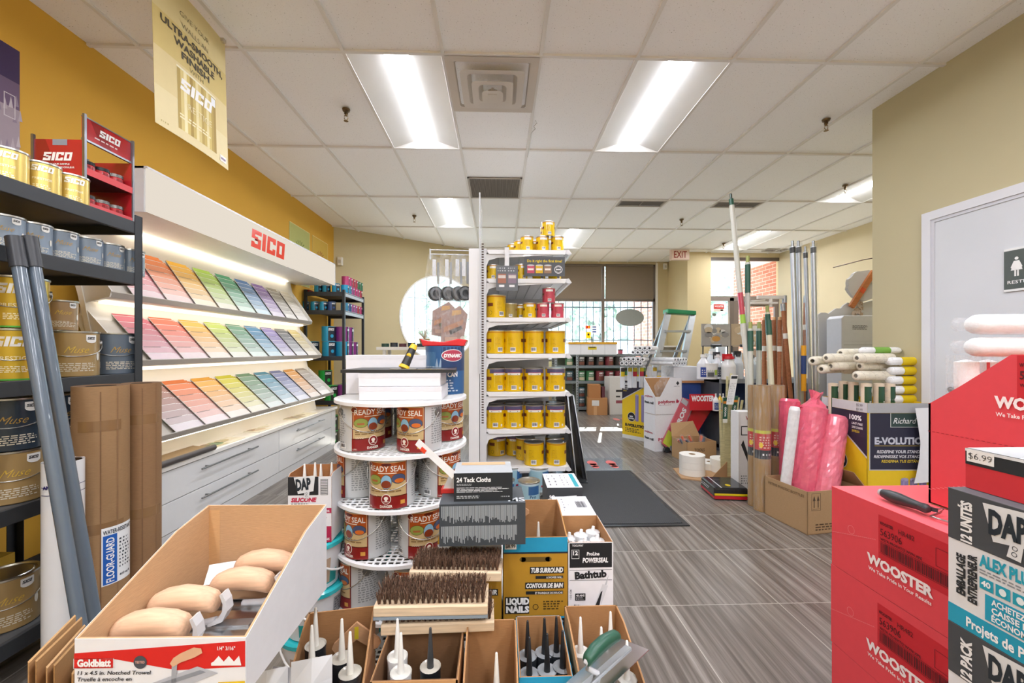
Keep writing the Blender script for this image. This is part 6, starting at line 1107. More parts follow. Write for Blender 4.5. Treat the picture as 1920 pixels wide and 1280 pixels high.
u2 = yq-aX(1908, 700, X2).y; f.rect(u2, H2-.13, u2+.14, H2-.004, 'c8202c', 2).text(u2+.005, H2-.03, 'WOOSTER', .008, '5a1018', w=.04, bold=.04, k=4).text(u2+.006, H2-.06, '563906', .019, '4a1218', w=.06, k=4).text(u2+.006, H2-.078, 'WSTR PROEXT', .008, '4a1218', w=.06, k=4)
for i in range(30): a = i*.012; f.rect(a, aX(1741, 809, X2).z-RZ, a+.007, aX(1741, 809, X2).z-RZ+.0015, 'a8202a', 3)
for i in range(10): a = i*.011; f.rect(a, .04+.0045*i, a+.0105, .0415+.0045*i, 'e88a8e', 3)
m.build('carton', T0)
def bagroll(t_, lab, loc, r, l_, rz, c='f0f2f4', g=None, tilt=0, stripe=None):
    q = T(t_, lab, 'paint roller cover', loc, rz, g); m = MB(); m.lathe([(.0001, -l_/2), (r*.7, -l_/2), (r*.95, -l_/2+.012), (r, -l_/2+.03), (r, l_/2-.03), (r*.95, l_/2-.012), (r*.7, l_/2), (.0001, l_/2)], 20, c, 'cloth', ax='x', soft=True); m.build('cover', q)
    m = MB(); m.lathe([(.004, -l_/2-.05), (.02, -l_/2-.035), (r*.6, -l_/2-.012), (r*1.07, -l_/2+.02), (r*1.08, 0), (r*1.07, l_/2-.02), (r*.6, l_/2+.012), (.015, l_/2+.04)], 14, mt='clear', ax='x', soft=True)
    if stripe: m.lathe([(r*1.09, -l_*.2), (r*1.09, l_*.2)], 14, stripe[0], 'gloss', ax='x')
    m.build('bag', q); q.rotation_euler.y = tilt; return q
def rp(px, py, Y): p = aY(px, py, Y); return p
P = rp(1905, 607, 1.08); bagroll('roller_cover', 'bagged white roller on top of the right-hand red display carton', (P.x+.03, 1.1, P.z), .028, .24, -.1, stripe=None)
P = rp(1905, 650, 1.08); bagroll('roller_cover', 'bagged white roller right below the topmost one over the red display carton', (P.x+.03, 1.1, P.z), .027, .24, -.12)
m = MB(); P = rp(1880, 628, 1.03); m.hexa([(-.02, -.002, -.004), (.12, -.002, -.002), (.12, .0, -.002), (-.02, .0, -.004), (-.0, -.002, .002), (.12, -.002, .008), (.12, 0, .008), (0, 0, .002)], 'c8283c', 'gloss'); m.box(.04, -.003, -.002, .07, 0, .005, '3a86b8', 'gloss');
for i, px in enumerate((1812, 1852)):
    A = rp(px, 672, 1.16); q = T('roller_pack', f'upright bagged white roller pack behind the slanted red edge, {("left", "right")[i]} one', 'paint roller cover', (A.x, 1.16+.0, RZ+.166 if 0 else A.z-.09), .1); m = MB(); m.lathe([(.0001, 0), (.024, 0), (.026, .01), (.026, .08), (.0001, .088)], 20, 'f0f2f4', 'cloth'); m.build('cover', q); m = MB(); m.box(-.03, -.03, -.01, .03, .03, .1, mt='clear'); m.box(.026 if i == 0 else .015, -.0305, -.005, .036 if i == 0 else .02, -.029, .08, 'd0283c', 'gloss'); m.build('bag', q)
# DAP cartons front right
X3 = .83
def alex(lang):
    def fn(f, w, h):
        f.rect(0, 0, w, h, 'e4e6ea', 1).rect(0, h*.63, w, h, '45494e', 2); f.poly([(0, 0), (w, 0), (w, h*.14), (0, h*.14)], '1f9fc0', 2)
        f.text(.038, h*.64, '12 UNITÉS' if lang else '12 PACK', .016, 'f0f1f2', w=h*.3, rot=pi/2, bold=.05, k=4).text(.028, h*.24, 'EMBALLAGE' if lang else 'CONTRACTOR', .013, '24282c', w=h*.3, rot=pi/2, bold=.05, k=4).text(.046, h*.22, 'ENTREPRENEUR' if lang else 'VALUE', .013, '24282c', w=h*.35, rot=pi/2, bold=.05, k=4)
        dap_logo(f, .092, h*.84, .075, 3, rot=.05); f.rect(.135, h*.66, .2, h*.75, 'eef0f2', 3).text(.14, h*.68, 'BLANC', .012, '24282c', w=.035, bold=.04, k=5)
        f.text(.05, h*.52, 'ALEX PLUS', .019, '1f9fb8', w=.075, bold=.05, k=4).para(.05, h*.46, .12, h*.5, 2, '8a9096', 3)
        for i in range(4): x = .05+.023*i; f.rect(x, h*.36, x+.02, h*.44, '1f9fb8', 3); f.text(x+.01, h*.385, ('40', '', '', '')[i] or '', .009, 'f4f6f8', al='c', bold=.04, k=5) if i == 0 else f.oval(x+.01, h*.4, .005, .006, 'e4f0f4', 4)
        f.rect(.058, h*.155, .2, h*.335, '1f9fc0', 3)
        for i, s in enumerate(('ACHETEZ UN', 'CAISSE ET', 'ÉCONOMISEZ')): f.text(.068, h*(.282-.056*i), s, .0095, 'f4f6f8', w=(.062, .055, .068)[i], bold=.03, k=5)
        f.text(.03, h*.035, 'Projets de Peinture', .016, 'f4f8fa', w=.13, bold=.03, k=4)
    return fn
yd = aX(1779, 913, X3).y; hz = aX(1779, 913, X3).z; hb = .243
for i, (z, lab) in enumerate(((hz-hb, 'upper white, grey and teal DAP ALEX PLUS carton at the right photo edge'), (hz-2*hb-.001, 'lower DAP 12 PACK carton under the ALEX PLUS one at the right photo edge'), (hz-3*hb-.002, 'lowest DAP carton of the right edge stack, mostly out of the photo'))):
    T0 = T('sealant_carton', lab, 'carton', (X3+.115, yd-.16, z), 0, 'DAP cartons at the right edge'); m = MB(); m.box(-.115, -.16, 0, .115, .16, hb-.001, 'd9dbdf', 'card'); m.build('carton', T0, bevel=.0015); m = MB(); alex(i % 2 == 0)(Flat(m, (-.1151, .16, 0), (0, -1, 0), (0, 0, 1), 'card', .0005), .32, hb-.001); m.box(-.116, -.16, hb-.0012, .115, .161, hb, '5a5e63', 'card'); m.build('print', T0)
MB_ = MB(); MB_.box(-.12, -.16, 0, .12, .17, hz-3*hb-.003, 'b08a60', 'kraft'); tag(MB_.build('storage_carton', loc=(X3+.12, yd-.17, 0)), 'brown carton at the foot of the DAP cartons by the right edge', 'carton')
# small TUFF tray box with price
X4 = .86; A = aX(1811, 840, X4); T0 = T('tool_carton', 'black, white and red open tray carton with a $6.99 label on the DAP carton', 'carton', (X4, A.y, hz+.001)); hh = A.z-hz; m = MB(); m.box(0, -.2, 0, .17, 0, .003, 'd9dbde').box(0, -.2, 0, .003, 0, hh*1.0, '26292c').box(.167, -.2, 0, .17, 0, hh*1.15, 'e6e8ec').box(0, -.003, 0, .17, 0, hh, 'e6e8ec').box(0, -.2, 0, .17, -.197, hh, 'e6e8ec')
f = Flat(m, (0, 0, 0), (0, -1, 0), (0, 0, 1)); f.rect(0, 0, .2, hh*.62, 'cf2f38', 1).rect(0, hh*.6, .2, hh, '24282c', 2).rect(.0, hh*.93, .2, hh, 'e2e5e8', 3).rect(.003, hh*.68, .045, hh*.98, 'f0f0ee', 4).text(.024, hh*.76, '$6.99', .011, '303030', w=.036, al='c', bold=-.01, k=5).text(.095, hh*.35, 'TUFF', .026, 'f4f4f4', w=.07, bold=.06, k=5).text(.105, hh*.12, 'FLOOR', .014, 'f4f4f4', w=.05, bold=.05, k=5); m.box(.01, -.18, .01, .16, -.02, hh*.8, 'b9bdc2', 'gloss'); m.build('carton', T0)
# hanging curled paper
t = MB(); v = []; A = aY(1722, 765, 1.5)
for i in range(9):
    k = i/8; z = -.0-.3*k; v += [(-.02+.07*k*k-.03*sin(pi*k)*.5, .0, z), (.1, .03, z)]
P = aY(1722, 762, 2.6); pts = [(1716, 765), (1722, 800), (1726, 830), (1724, 860), (1718, 890), (1714, 906)]
for i, (a, b) in enumerate(pts): pass
v = []
for a, b in pts: q = aY(a, b, 2.6); v += [tuple(q-P), (aY(1775, b, 2.6).x-P.x, .035, q.z-P.z)]
t.add(v, [(2*i, 2*i+1, 2*i+3, 2*i+2) for i in range(len(pts)-1)], 'paper', 'e9eaec', True); v2 = [(p[0], p[1]+.001, p[2]) for p in v]; t.add(v2, [(2*i, 2*i+2, 2*i+3, 2*i+1) for i in range(len(pts)-1)], 'paper', 'e9eaec', True); tag(t.build('paper_sheet', loc=tuple(P)), 'curled white paper sheet hanging between the Richard carton and the red carton', 'paper sheet')
# ================================================================== E-VOLUTION DISPLAY CARTONS
YL = 'e6c21a'
def displ(lab, corner, ang, w1, w2, H, pr1, pr2):
    """corner = nearest vertical edge; w1 face runs left and back, w2 face runs right"""
    T0 = T('display_carton', lab, 'display carton', (corner[0], corner[1], 0), ang); m = MB()
    m.box(0, 0, 0, w2, w1, .004, YL).box(0, 0, 0, w2, .005, H, YL).box(0, w1-.005, 0, w2, w1, H, YL).box(0, 0, 0, .005, w1, H, YL).box(w2-.005, 0, 0, w2, w1, H, YL)
    pr2(Flat(m, (0, 0, 0), (1, 0, 0), (0, 0, 1), 'card', .0008), w2, H); pr1(Flat(m, (0, w1, 0), (0, -1, 0), (0, 0, 1), 'card', .0008), w1, H); m.box(.01, .01, H-.16, w2-.01, w1-.01, H-.15, 'a8845c', 'kraft'); m.build('carton', T0); return T0
def rollers_pic(f, xs, z0, z1, k=3):
    for i, x in enumerate(xs): f.rect(x, z0, x+.05, z1, '8379a8', k).rect(x+.012, z0, x+.024, z1, '9a91ba', k+1).oval(x+.025, z1, .025, .012, 'a79fc4', k+1).oval(x+.025, z0, .025, .012, '8379a8', k)
def big_face(f, w, h):
    f.rect(0, h-.065, w, h, 'a9abae', 1); f.rect(.012, .4, w-.012, h-.066, 'c4c6c8', 2).rect(.018, .406, w-.018, h-.066, '26263a', 3).rect(.15, h-.16, .34, h-.066, 'c9cdc8', 4).rect(.154, h-.156, .336, h-.066, '2f4440', 5)
    f.text(.245, h-.135, 'Richard', .038, 'f0f2f0', w=.155, al='c', bold=0, sh=.35, k=6).text(.045, h-.27, 'E-VOLUTION', .042, 'c4c8d4', w=.36, bold=.05, k=6).rect(.045, h-.283, w-.03, h-.28, 'c9b04a', 5).text(.06, h-.33, 'REDEFINE YOUR STANDARDS', .019, 'e6e8ee', w=.35, sh=.2, bold=.02, k=6).text(.04, h-.362, 'REDEFINISSEZ VOS STANDARDS', .019, 'e6e8ee', w=.37, sh=.2, bold=.02, k=6).text(.09, h-.392, 'REDEFINA TUS ESTÁNDARES', .017, 'e2c63a', w=.32, sh=.2, bold=.02, k=6); rollers_pic(f, (.22, .28, .34), .1, .34)
def side_face(flip=False):
    def fn(f, w, h):
        f.rect(0, h-.065, w, h, 'c9cacc', 1)
        if flip: f.poly([(0, h-.066), (w*.95, h-.066), (0, h-.33)], 'c9cacc', 2).poly([(0, h-.066), (w*.92, h-.066), (0, h-.315)], '2a2338', 3); tx_ = .02
        else: f.poly([(w, h-.066), (0, h-.066), (w, h-.37)], 'c9cacc', 2).poly([(w, h-.066), (.01, h-.066), (w, h-.355)], '2a2338', 3); tx_ = w-.14
        f.text(tx_, h-.125, '100%', .032, 'f0f0f2', w=.1, bold=.03, k=5)
        for i, s in enumerate(('LINT FREE', 'SANS CHARPIE', 'SIN PELUSA')): f.text(tx_+(.02 if not flip else 0), h-.158-.026*i, s, .015, ('eeeef0', 'eeeef0', 'e2c63a')[i], w=(.1, .1, .07)[i]*(.9 if not flip else .8), bold=.02, k=5, sh=.15)
        if flip: rollers_pic(f, (w*.42, w*.6, w*.78), .26, h-.25); bx = w*.3; bz = .3; f.oval(bx, bz, .062, .062, 'e6e6e6', 4, 20).oval(bx, bz, .058, .058, '1c1c20', 5, 20).text(bx, bz-.005, 'NEW', .02, 'f0f0f2', w=.055, al='c', bold=.04, k=7).text(bx, bz-.03, 'NOUVEAU', .016, 'f0f0f2', w=.085, al='c', bold=.04, k=7); f.text(.05, .17, 'E-VOLUTION', .034, '1e1e22', w=.34, bold=.06, k=4).para(.05, .09, .3, .15, 3, '3a3830', 3).rect(.0, 0, w, .05, 'dcdcd8', 2)
        else: rollers_pic(f, (w*.25,), .25, h-.3, 4); bx = w*.45; bz = .42; f.oval(bx, bz, .062, .062, 'e6e6e6', 4, 20).oval(bx, bz, .058, .058, '1c1c20', 5, 20).text(bx, bz+.01, 'NEW', .02, 'f0f0f2', w=.055, al='c', bold=.04, k=7).text(bx, bz-.016, 'NOUVEAU', .016, 'f0f0f2', w=.085, al='c', bold=.04, k=7).text(bx, bz-.038, 'NUEVO', .01, 'e2c63a', w=.035, al='c', k=7); f.text(w-.06, h-.03, '$5.99', .018, '3a3a3a', w=.05, al='c', bold=-.01, k=3).text(w-.06, h-.058, '$9.99', .016, '3a3a3a', w=.05, al='c', bold=-.01, k=3)
    return fn
EZ = .845; cR = aY(1626, 760, 2.66); displ('tall yellow Richard E-VOLUTION roller carton at the right, by the restroom wall', (cR.x, 2.66), -.035, .4, .42, EZ, side_face(), big_face)
cL = aY(1228, 800, 5.2); EZ2 = CH-(708-655)/F*5.2
def ev_right(f, w, h): f.rect(0, h-.065, w, h, 'a9abae', 1).rect(.01, .3, w-.01, h-.066, '26263a', 2)
displ('yellow E-VOLUTION roller carton far down the aisle under the bagged roller bundles', (cL.x, 5.2), .64, .5, .36, EZ2, side_face(True), ev_right)
# roller covers on the right carton
def swirl(lab, c, r, l_, loc, rz, g):
    q = T('roller_cover', lab, 'paint roller cover', loc, rz, g); m = MB(); m.lathe([(r*.45, -l_/2-.001), (r*.9, -l_/2), (r, -l_/2+.01), (r, l_/2-.01), (r*.9, l_/2), (r*.45, l_/2)], 16, c, 'cloth', ax='x', soft=True); m.lathe([(r*.45, -l_/2), (r*.43, 0), (r*.45, l_/2)], 12, 'a39a86', 'paper', ax='x')
    p = [(-l_/2+l_*i/40, r*1.0*cos(i*.55), r*1.0*sin(i*.55)) for i in range(41)]; m.tube(p, .0012, 4, 'b9ad92', 'paper'); m.build('cover', q); m = MB(); m.lathe([(r*.5, -l_/2-.02), (r*1.06, -l_/2), (r*1.06, l_/2), (r*.4, l_/2+.02)], 12, mt='clear', ax='x', soft=True); m.build('bag', q); return q
Y0 = 2.8
for i, (px, py, Y, rz_, lab) in enumerate(((1638, 704, 2.8, .06, 'front cream swirl roller lying lowest of the pile'), (1590, 686, 2.92, .06, 'cream swirl roller at the left of the second layer'), (1645, 686, 2.86, .05, 'cream swirl roller at the right of the second layer'), (1560, 691, 2.98, .4, 'cream swirl roller pointing at the viewer, left end'), (1580, 671, 2.92, .1, 'cream swirl roller at the left of the third layer'), (1640, 671, 2.8, .06, 'cream swirl roller at the right of the third layer'), (1540, 676, 3.02, .5, 'rearmost cream swirl roller at the far left'), (1612, 692, 2.98, .1, 'cream swirl roller behind the second layer'), (1605, 662, 2.95, .15, 'highest cream swirl roller'))):
    p = aY(px, py, Y); swirl(lab+' on the Richard carton', 'e6dfcb', .033, .27, tuple(p), rz_, 'cream roller covers on the Richard carton')
p = aY(1650, 657, 2.86); bagroll('roller_cover', 'white and green bagged roller topmost on the Richard carton pile', (p.x, 2.86, p.z), .024, .3, .05, stripe=('7ab04a',))
for i in range(6):
    py = 677+18*i; p = aY(1706+3*(i % 2), py, 2.76); bagroll('roller_cover', f'white bagged roller with a yellow band on the Richard carton, {ORD[i]} from the top', (p.x, 2.78, p.z), .028, .29, .03*(i % 3), g='white rollers in a column', stripe=('e0c41c',))
for i, px in enumerate((1562, 1582, 1600, 1624, 1648, 1668)):
    yy = 2.98 if px < 1590 else 2.9 if px < 1620 else 2.78; p = aY(px, 700, yy); q = T('roller_pack', f'cream roller with a dark green sleeve standing in the Richard carton, {ORD[i]} from the left', 'paint roller cover', (p.x, yy, EZ-.145), .2*(i % 3), 'green sleeved rollers'); h = .265 if i else .25
    m = MB(); m.lathe([(.0001, 0), (.03, 0), (.03, h), (.014, h+.003), (.0001, h)], 16, 'e2d2bc', 'cloth'); m.build('cover', q); m = MB(); f = Cyl(m, .0315, mt='gloss'); f.rect(-.032, .03, .03, h-.02, '24503a', 0).rect(.012, h-.06, .028, h-.03, 'e8e8e6', 1).text(-.006, h-.12+.0, 'PAINT PRO', .012, 'e4ece6', w=.07, rot=-pi/2, k=2, bold=.03) .rect(.012, .03, .03, h-.07, '4a3828', 1); m.build('sleeve', q)
# restroom-side white box corner etc: pink bubble rolls in the plastic bottles carton
cB = aZ(1514, 1003, 0); cLft = aZ(1434, 963, 0); e1 = Vector((cLft.x-cB.x, cLft.y-cB.y)); l1 = e1.length; ang = math.atan2(-e1.x, e1.y)
hB_ = aY(1514, 922, cB.y).z
def bot_front(f, w, h):
    f.frame(.03, h*.55, .1, h*.95, .002, '4a3a28', 2)
    for x in (.05, .08): f.rect(x-.003, h*.62, x+.003, h*.8, '4a3a28', 2).poly([(x-.01, h*.78), (x+.01, h*.78), (x, h*.9)], '4a3a28', 3)
    f.rect(.038, h*.585, .092, h*.59, '4a3a28', 2).para(.06, .02, .3, .07, 3, '5a4630', 2)
def bot_side(f, w, h): f.text(.03, h-.045, 'XETRIS PLASTIC BOTTLES', .016, '6b5438', w=w*.85, k=3)
W_ = .46; T0 = T('storage_carton', 'open brown PLASTIC BOTTLES carton on the floor holding pink bubble rolls', 'carton', (cB.x, cB.y, 0), ang); m = MB(); w1, w2, t_, h = l1, W_, .005, hB_
m.box(0, 0, 0, w2, w1, t_, 'a5835c', 'kraft').box(0, 0, 0, w2, t_, h, 'a98a64', 'kraft').box(0, w1-t_, 0, w2, w1, h, 'a98a64', 'kraft').box(0, 0, 0, t_, w1, h, 'a98a64', 'kraft').box(w2-t_, 0, 0, w2, w1, h, 'a98a64', 'kraft')
bot_front(Flat(m, (0, 0, 0), (1, 0, 0), (0, 0, 1)), w2, h); bot_side(Flat(m, (0, w1, 0), (0, -1, 0), (0, 0, 1)), w1, h); m.build('carton', T0)
m = MB(); m.hexa([(w2-.01, 0, h), (w2, .0, h), (w2, w1, h), (w2-.01, w1, h), (w2-.08, .02, h+.1), (w2-.075, .02, h+.1), (w2-.075, w1-.02, h+.1), (w2-.08, w1-.02, h+.1)], 'a98a64', 'kraft'); m.build('flap', T0)
def bubble(lab, top, bot, r, c, g='rolls standing in the plastic bottles carton', tip=True):
    A, B = Vector(bot), Vector(top); q = T('bubble_wrap_roll', lab, 'roll', bot, 0, g); m = MB(); d = (B-A); Ln = d.length; X = d.to_track_quat('Z', 'Y').to_matrix().to_4x4(); m.X = X; R = random.Random(int(top[0]*1000)); n = 26; k = int(Ln/.03); v = []
    for j in range(k+1):
        for i in range(n): rr = r*(1+R.uniform(-.035, .03)); a = 2*pi*i/n; v.append((rr*cos(a), rr*sin(a), Ln*j/k))
    m.add(v, [(j*n+i, j*n+(i+1) % n, (j+1)*n+(i+1) % n, (j+1)*n+i) for j in range(k) for i in range(n)], 'film2', c, False); m.lathe([(r, Ln), (r*.8, Ln+.02), (r*.35, Ln+.012), (.0001, Ln)], n, c, 'film2')
    if c != 'e8e8ea':
        f = Cyl(m, r*1.03, th0=pi/2 if 0 else -pi/2+.2, z0=0, mt='paper'); f.frame(-.03, Ln*.5, .0, Ln*.5+.05, .0018, '7a1822', 2); f.para(-.035, Ln*.57, .02, Ln*.66, 4, '7a1822', 2)
    m.build('roll', q)
    if tip:
        m = MB(); m.X = X; v = []
        for j, (rr, z) in enumerate(((r*1.02, Ln-.02), (r*.75, Ln+.03), (r*.3, Ln+.07), (r*.5, Ln+.12))):
            for i in range(12): a = 2*pi*i/12; s = rr*(1+R.uniform(-.25, .25)); v.append((s*cos(a), s*sin(a), z+R.uniform(-.012, .012)))
        m.add(v, [(j*12+i, j*12+(i+1) % 12, (j+1)*12+(i+1) % 12, (j+1)*12+i) for j in range(3) for i in range(12)], 'clear' if c == 'e8e8ea' else 'film2', c, False); m.build('bag_tip', q)
    return q
KIND['film2'] = (.25, 0, .14, 30, None, .1, .3)
def bl(pt, pb, Yt, Yb, z=None):
    a = aY(pt[0], pt[1], Yt); b = aY(pb[0], pb[1], Yb); d = b-a; k = (a.z-.012)/(-d.z); return tuple(a), tuple(a+d*k)
a, b = aY(1480, 752, 3.05), aZ(1482, 955, .02); bubble('pink bubble roll farthest left in the plastic bottles carton', a, b, .07, 'dc5a76', tip=False)
a, b = aY(1526, 765, 2.95), aZ(1502, 968, .02); bubble('pink bubble roll in the middle of the plastic bottles carton', a, b, .088, 'e2667e')
a, b = aY(1568, 785, 2.88), aZ(1541, 980, .02); bubble('pink bubble roll leaning right in the plastic bottles carton', a, b, .073, 'e47488', tip=False)
a, b = aY(1490, 768, 2.82), aY(1472, 915, 2.87); bubble('thin white foam roll leaning in front of the pink rolls', a, b, .034, 'e8e8ea', tip=False)
# brown shrink-wrapped paper rolls
def floorroll(lab, px, pt, pb, r, band=0):
    A = aZ(px, pb, 0); A.y += r; z = aY(px, pt, A.y).z; q = T('paper_roll', lab, 'paper roll', (A.x*(A.y)/(A.y-r), A.y, 0), 0, 'shrink wrapped brown paper rolls'); m = MB(); m.lathe([(.0001, .001), (r, .001), (r, z*.5), (r, z)], 28, 'a07f4e', 'kraft').lathe([(r, z), (.03, z-.003), (.025, z-.15)], 28, '7e6038', 'kraft'); f = Cyl(m, r, th0=-pi/2, mt='gloss')
    f.rect(-.09, z*.49, .2, z*.62, 'b8322e', 1).rect(-.09, z*.62, .2, z*.645, 'c0c04a', 1).rect(-.09, z*.42, .2, z*.49, '24282c', 1).para(-.05, z*.5, .05, z*.6, 5, 'e2b8a8', 2).oval(-.04, z*.53, .014, .02, 'e8c42a', 2).para(-.03, z*.44, .05, z*.47, 1, 'e8e8e8', 2)
    m.build('roll', q); m = MB(); m.lathe([(r*.6, z+.003), (r+.0025, z+.002), (r+.003, z*.5), (r+.002, .01)], 26, mt='clear'); m.build('wrap', q)
floorroll('leftmost shrink-wrapped brown paper roll standing on the floor by the poles', 1413, 722, 950, .04)
floorroll('front shrink-wrapped brown paper roll standing on the floor, nearest the viewer', 1429, 722, 961, .057)
floorroll('shrink-wrapped brown paper roll next to the pink rolls', 1456, 722, 952, .055)
# ================================================================== POLES
PG = 'c9c9bf'
def pole(name, lab, pt, pb, Yt, Yb, r, c, mt='plastic', bits=(), g=None):
    a = aY(pt[0], pt[1], Yt); b = aY(pb[0], pb[1], Yb); d = b-a; k = (a.z-.002)/(-d.z); b = a+d*k; q = T(name, lab, 'pole', tuple(b), 0, g); d = a-b; L_ = d.length; u = d.normalized()
    MB().cyl((0, 0, 0), tuple(d), r, n=12, c=c, mt=mt).build('shaft', q)
    for nm, s0, s1, rr, cc, mm in bits: MB().cyl(tuple(d-u*s0), tuple(d-u*s1), r*rr, n=12, c=cc, mt=mm).build(nm, q)
    return q
GG = '24564a'; gripb = (('tip', -.04, .03, .6, '8a9a52', 'plastic'), ('grip', .02, .22, 1.12, '2f5a4a', 'plastic'))
pole('extension_pole', 'tallest pale pole reaching nearly to the ceiling, with a red band', (1372, 385), (1408, 760), 3.75, 3.6, .022, PG, bits=(('tip', -.11, .02, .45, '4c5450', 'metal'), ('grip', -.06, .05, .9, '2a5a46', 'plastic'), ('band', .82, 1.02, 1.05, 'c0485a', 'gloss'), ('green_band', 1.02, 1.1, 1.06, '9ac44a', 'gloss')))
for px, py, bx, Y, lab, c in ((1402, 492, 1402, 3.7, 'tall pale pole with a dark green grip, right of the tallest one', 'c4c4bc'), (1407, 616, 1408, 3.62, 'shorter pale pole with a lime tip and green grip', 'c6c8be'), (1423, 616, 1423, 3.7, 'second short pale pole with a lime tip and green grip', 'c6c8be'), (1439, 585, 1447, 3.8, 'pale pole with a green grip under a white T-shaped head', 'd6d2b8')):
    pole('extension_pole', lab, (px, py), (bx, 760), Y, Y-.05, .021, c, bits=(('tip', -.06, .02, .75, 'a0a860', 'plastic'), ('grip', .02, .2 if py > 550 else .28, 1.12, '2f5a4a', 'plastic')), g='pale poles with green grips')
pole('extension_pole', 'pale yellow pole with a green grip in front of the wood poles', (1441, 600), (1449, 760), 3.55, 3.5, .02, 'd8d4ba', bits=(('grip', .0, .13, 1.15, '2f5a4a', 'plastic'),))
for i, (px, py, bx, lab, Y) in enumerate(((1433, 600, 1433, 'brown wood pole just left of the green-gripped cream pole', 3.9), (1451, 600, 1454, 'brown wood pole right of the cream pole', 3.95), (1462, 600, 1461, 'brown wood pole with a pale tip', 3.85), (1468, 575, 1484, 'brown wood pole with a metal tip, crossing to the right', 3.78), (1471, 560, 1471, 'taller brown wood pole with a metal tip behind the crossing pole', 3.9), (1511, 560, 1506, 'brown wood pole with a metal tip between the wrapped grey poles', 3.85))):
    pole('wooden_pole', lab, (px, py), (bx, 760), Y, Y-.05, .019, 'a96b44', 'wood', bits=(('tip', -.03, .04, .8 if i < 3 else 1.1, 'd9b48c' if i < 3 else 'a9acb0', 'satin'), ('label', .25, .3, 1.06, 'e6e4da', 'paper')), g='brown wooden poles')
for i, (px, py, bx, Y, lab) in enumerate(((1486, 462, 1495, 3.6, 'bare grey aluminium pole with a black collar, leftmost of the wrapped group'), (1497, 462, 1502, 3.65, 'grey pole in clear wrap, second of the tall grey group'), (1510, 472, 1520, 3.75, 'grey pole in clear wrap, third of the tall grey group'), (1525, 462, 1530, 3.65, 'grey pole in clear wrap, rightmost of the tall grey group'))):
    q = pole('aluminium_pole', lab, (px, py), (bx, 760), Y, Y-.03, .021 if i != 2 else .017, 'bfc5cc', 'satin', bits=(('tip', -.05, .01, .55, '9a9ea2', 'metal'), ('collar', .01, .06, 1.1, '3a3d40', 'plastic')), g='tall grey poles')
    if i:
        a = aY(px, py-6, Y)-Vector(q.location); b = aY(bx, 720, Y-.03)-Vector(q.location); MB().cyl(a, b, .03, .034, n=9, mt='clear', caps=False).build('wrap', q)
m = MB(); p = aY(1507, 690, 3.55); m.cyl((0, 0, -.2), (0, 0, .2), .02, n=12, c='e0a028', mt='gloss'); tag(m.build('orange_pole', loc=tuple(p)), 'short orange and blue sleeved pole between the grey poles', 'pole'); o = D.objects['orange_pole']; f = MB(); Cyl(f, .0205, z0=-.05, mt='gloss').rect(-.05, 0, .05, .16, '24407a', 1); f.build('sleeve', o)
for px, py, Y, lab in ((1445, 560, 3.9, 'white T-shaped brush head on top of a pale pole'),):
    p = aY(px, py, Y); m = MB(); m.box(-.13, -.015, 0, .13, .015, .03, 'e6e2da', 'plastic').box(-.2, -.02, -.05, .06, .01, -.03, 'e6e2da', 'plastic').cyl((0, 0, -.08), (0, 0, 0), .015, c='e6e2da'); tag(m.build('brush_head', loc=tuple(p)), lab, 'brush head')
t = T('pole_rack', 'low black wire rack holding the poles upright', 'rack', (aY(1455, 700, 3.7).x, 3.7, 0));
for z in (.12, .6):
    m = MB();
    for x in (-.2, 0, .2, .4): m.tube([(x, -.22, z), (x, .3, z)], .006, c='303336', mt='rack')
    for y in (-.22, .3): m.tube([(-.25, y, z), (.5, y, z)], .008, c='303336', mt='rack')
    m.build('frame', t)
for x in (-.25, .5):
    for y in (-.22, .3): MB().cyl((x, y, 0), (x, y, .62), .009, c='303336', mt='rack').build('leg', t)
# ================================================================== PLASTER BOARDS ON THE FAR RIGHT WALL
t = T('plaster_cutout', 'grey-white wavy-topped board standing behind the roller pile', 'board', (0, 0, 0)); Y = 4.5
pp_ = [(1535, 869), (1535, 589), (1540, 586), (1548, 586), (1554, 588), (1562, 582), (1568, 578), (1577, 578), (1582, 572), (1590, 567), (1600, 572), (1625, 566), (1640, 562), (1700, 556), (1700, 869)]
P = [aY(a, b, Y) for a, b in pp_]; m = MB(); m.prism([(p.x, max(0.0, p.z)) for p in P], Y, Y+.02, 'y', 'c9c9c8', 'paint'); m.build('board', t)
m = MB(); P = [aY(1622+32*cos(2*pi*i/28)*(1+.05*sin(i*2.1)), 535+28.5*sin(2*pi*i/28)*(1+.05*cos(i*1.7)), 4.46) for i in range(28)]; m.prism([(p.x, p.z) for p in P], 4.46, 4.5, 'y', 'b9b5ae', 'paint'); tag(m.build('stone_disc'), 'round mottled grey disc above the wavy board', 'disc')
A, B = aY(1641, 508, 4.43), aY(1598, 575, 4.43); m = MB(); d = (B-A).normalized(); n_ = Vector((-d.z, 0, d.x))*.028; u = Vector((0, .03, 0)); m.hexa([A-n_, A+n_, A+n_+u, A-n_+u, B-n_, B+n_, B+n_+u, B-n_+u], 'b06a34', 'wood'); C_ = A+(B-A)*.48; E_ = A+(B-A)*.6; u2 = Vector((0, -.002, 0)); m.hexa([C_-n_+u2, C_+n_+u2, C_+n_, C_-n_, E_-n_+u2, E_+n_+u2, E_+n_, E_-n_], 'c04820', 'gloss'); tag(m.build('wooden_level'), 'orange-brown wooden stick hanging diagonally across the round disc', 'stick')
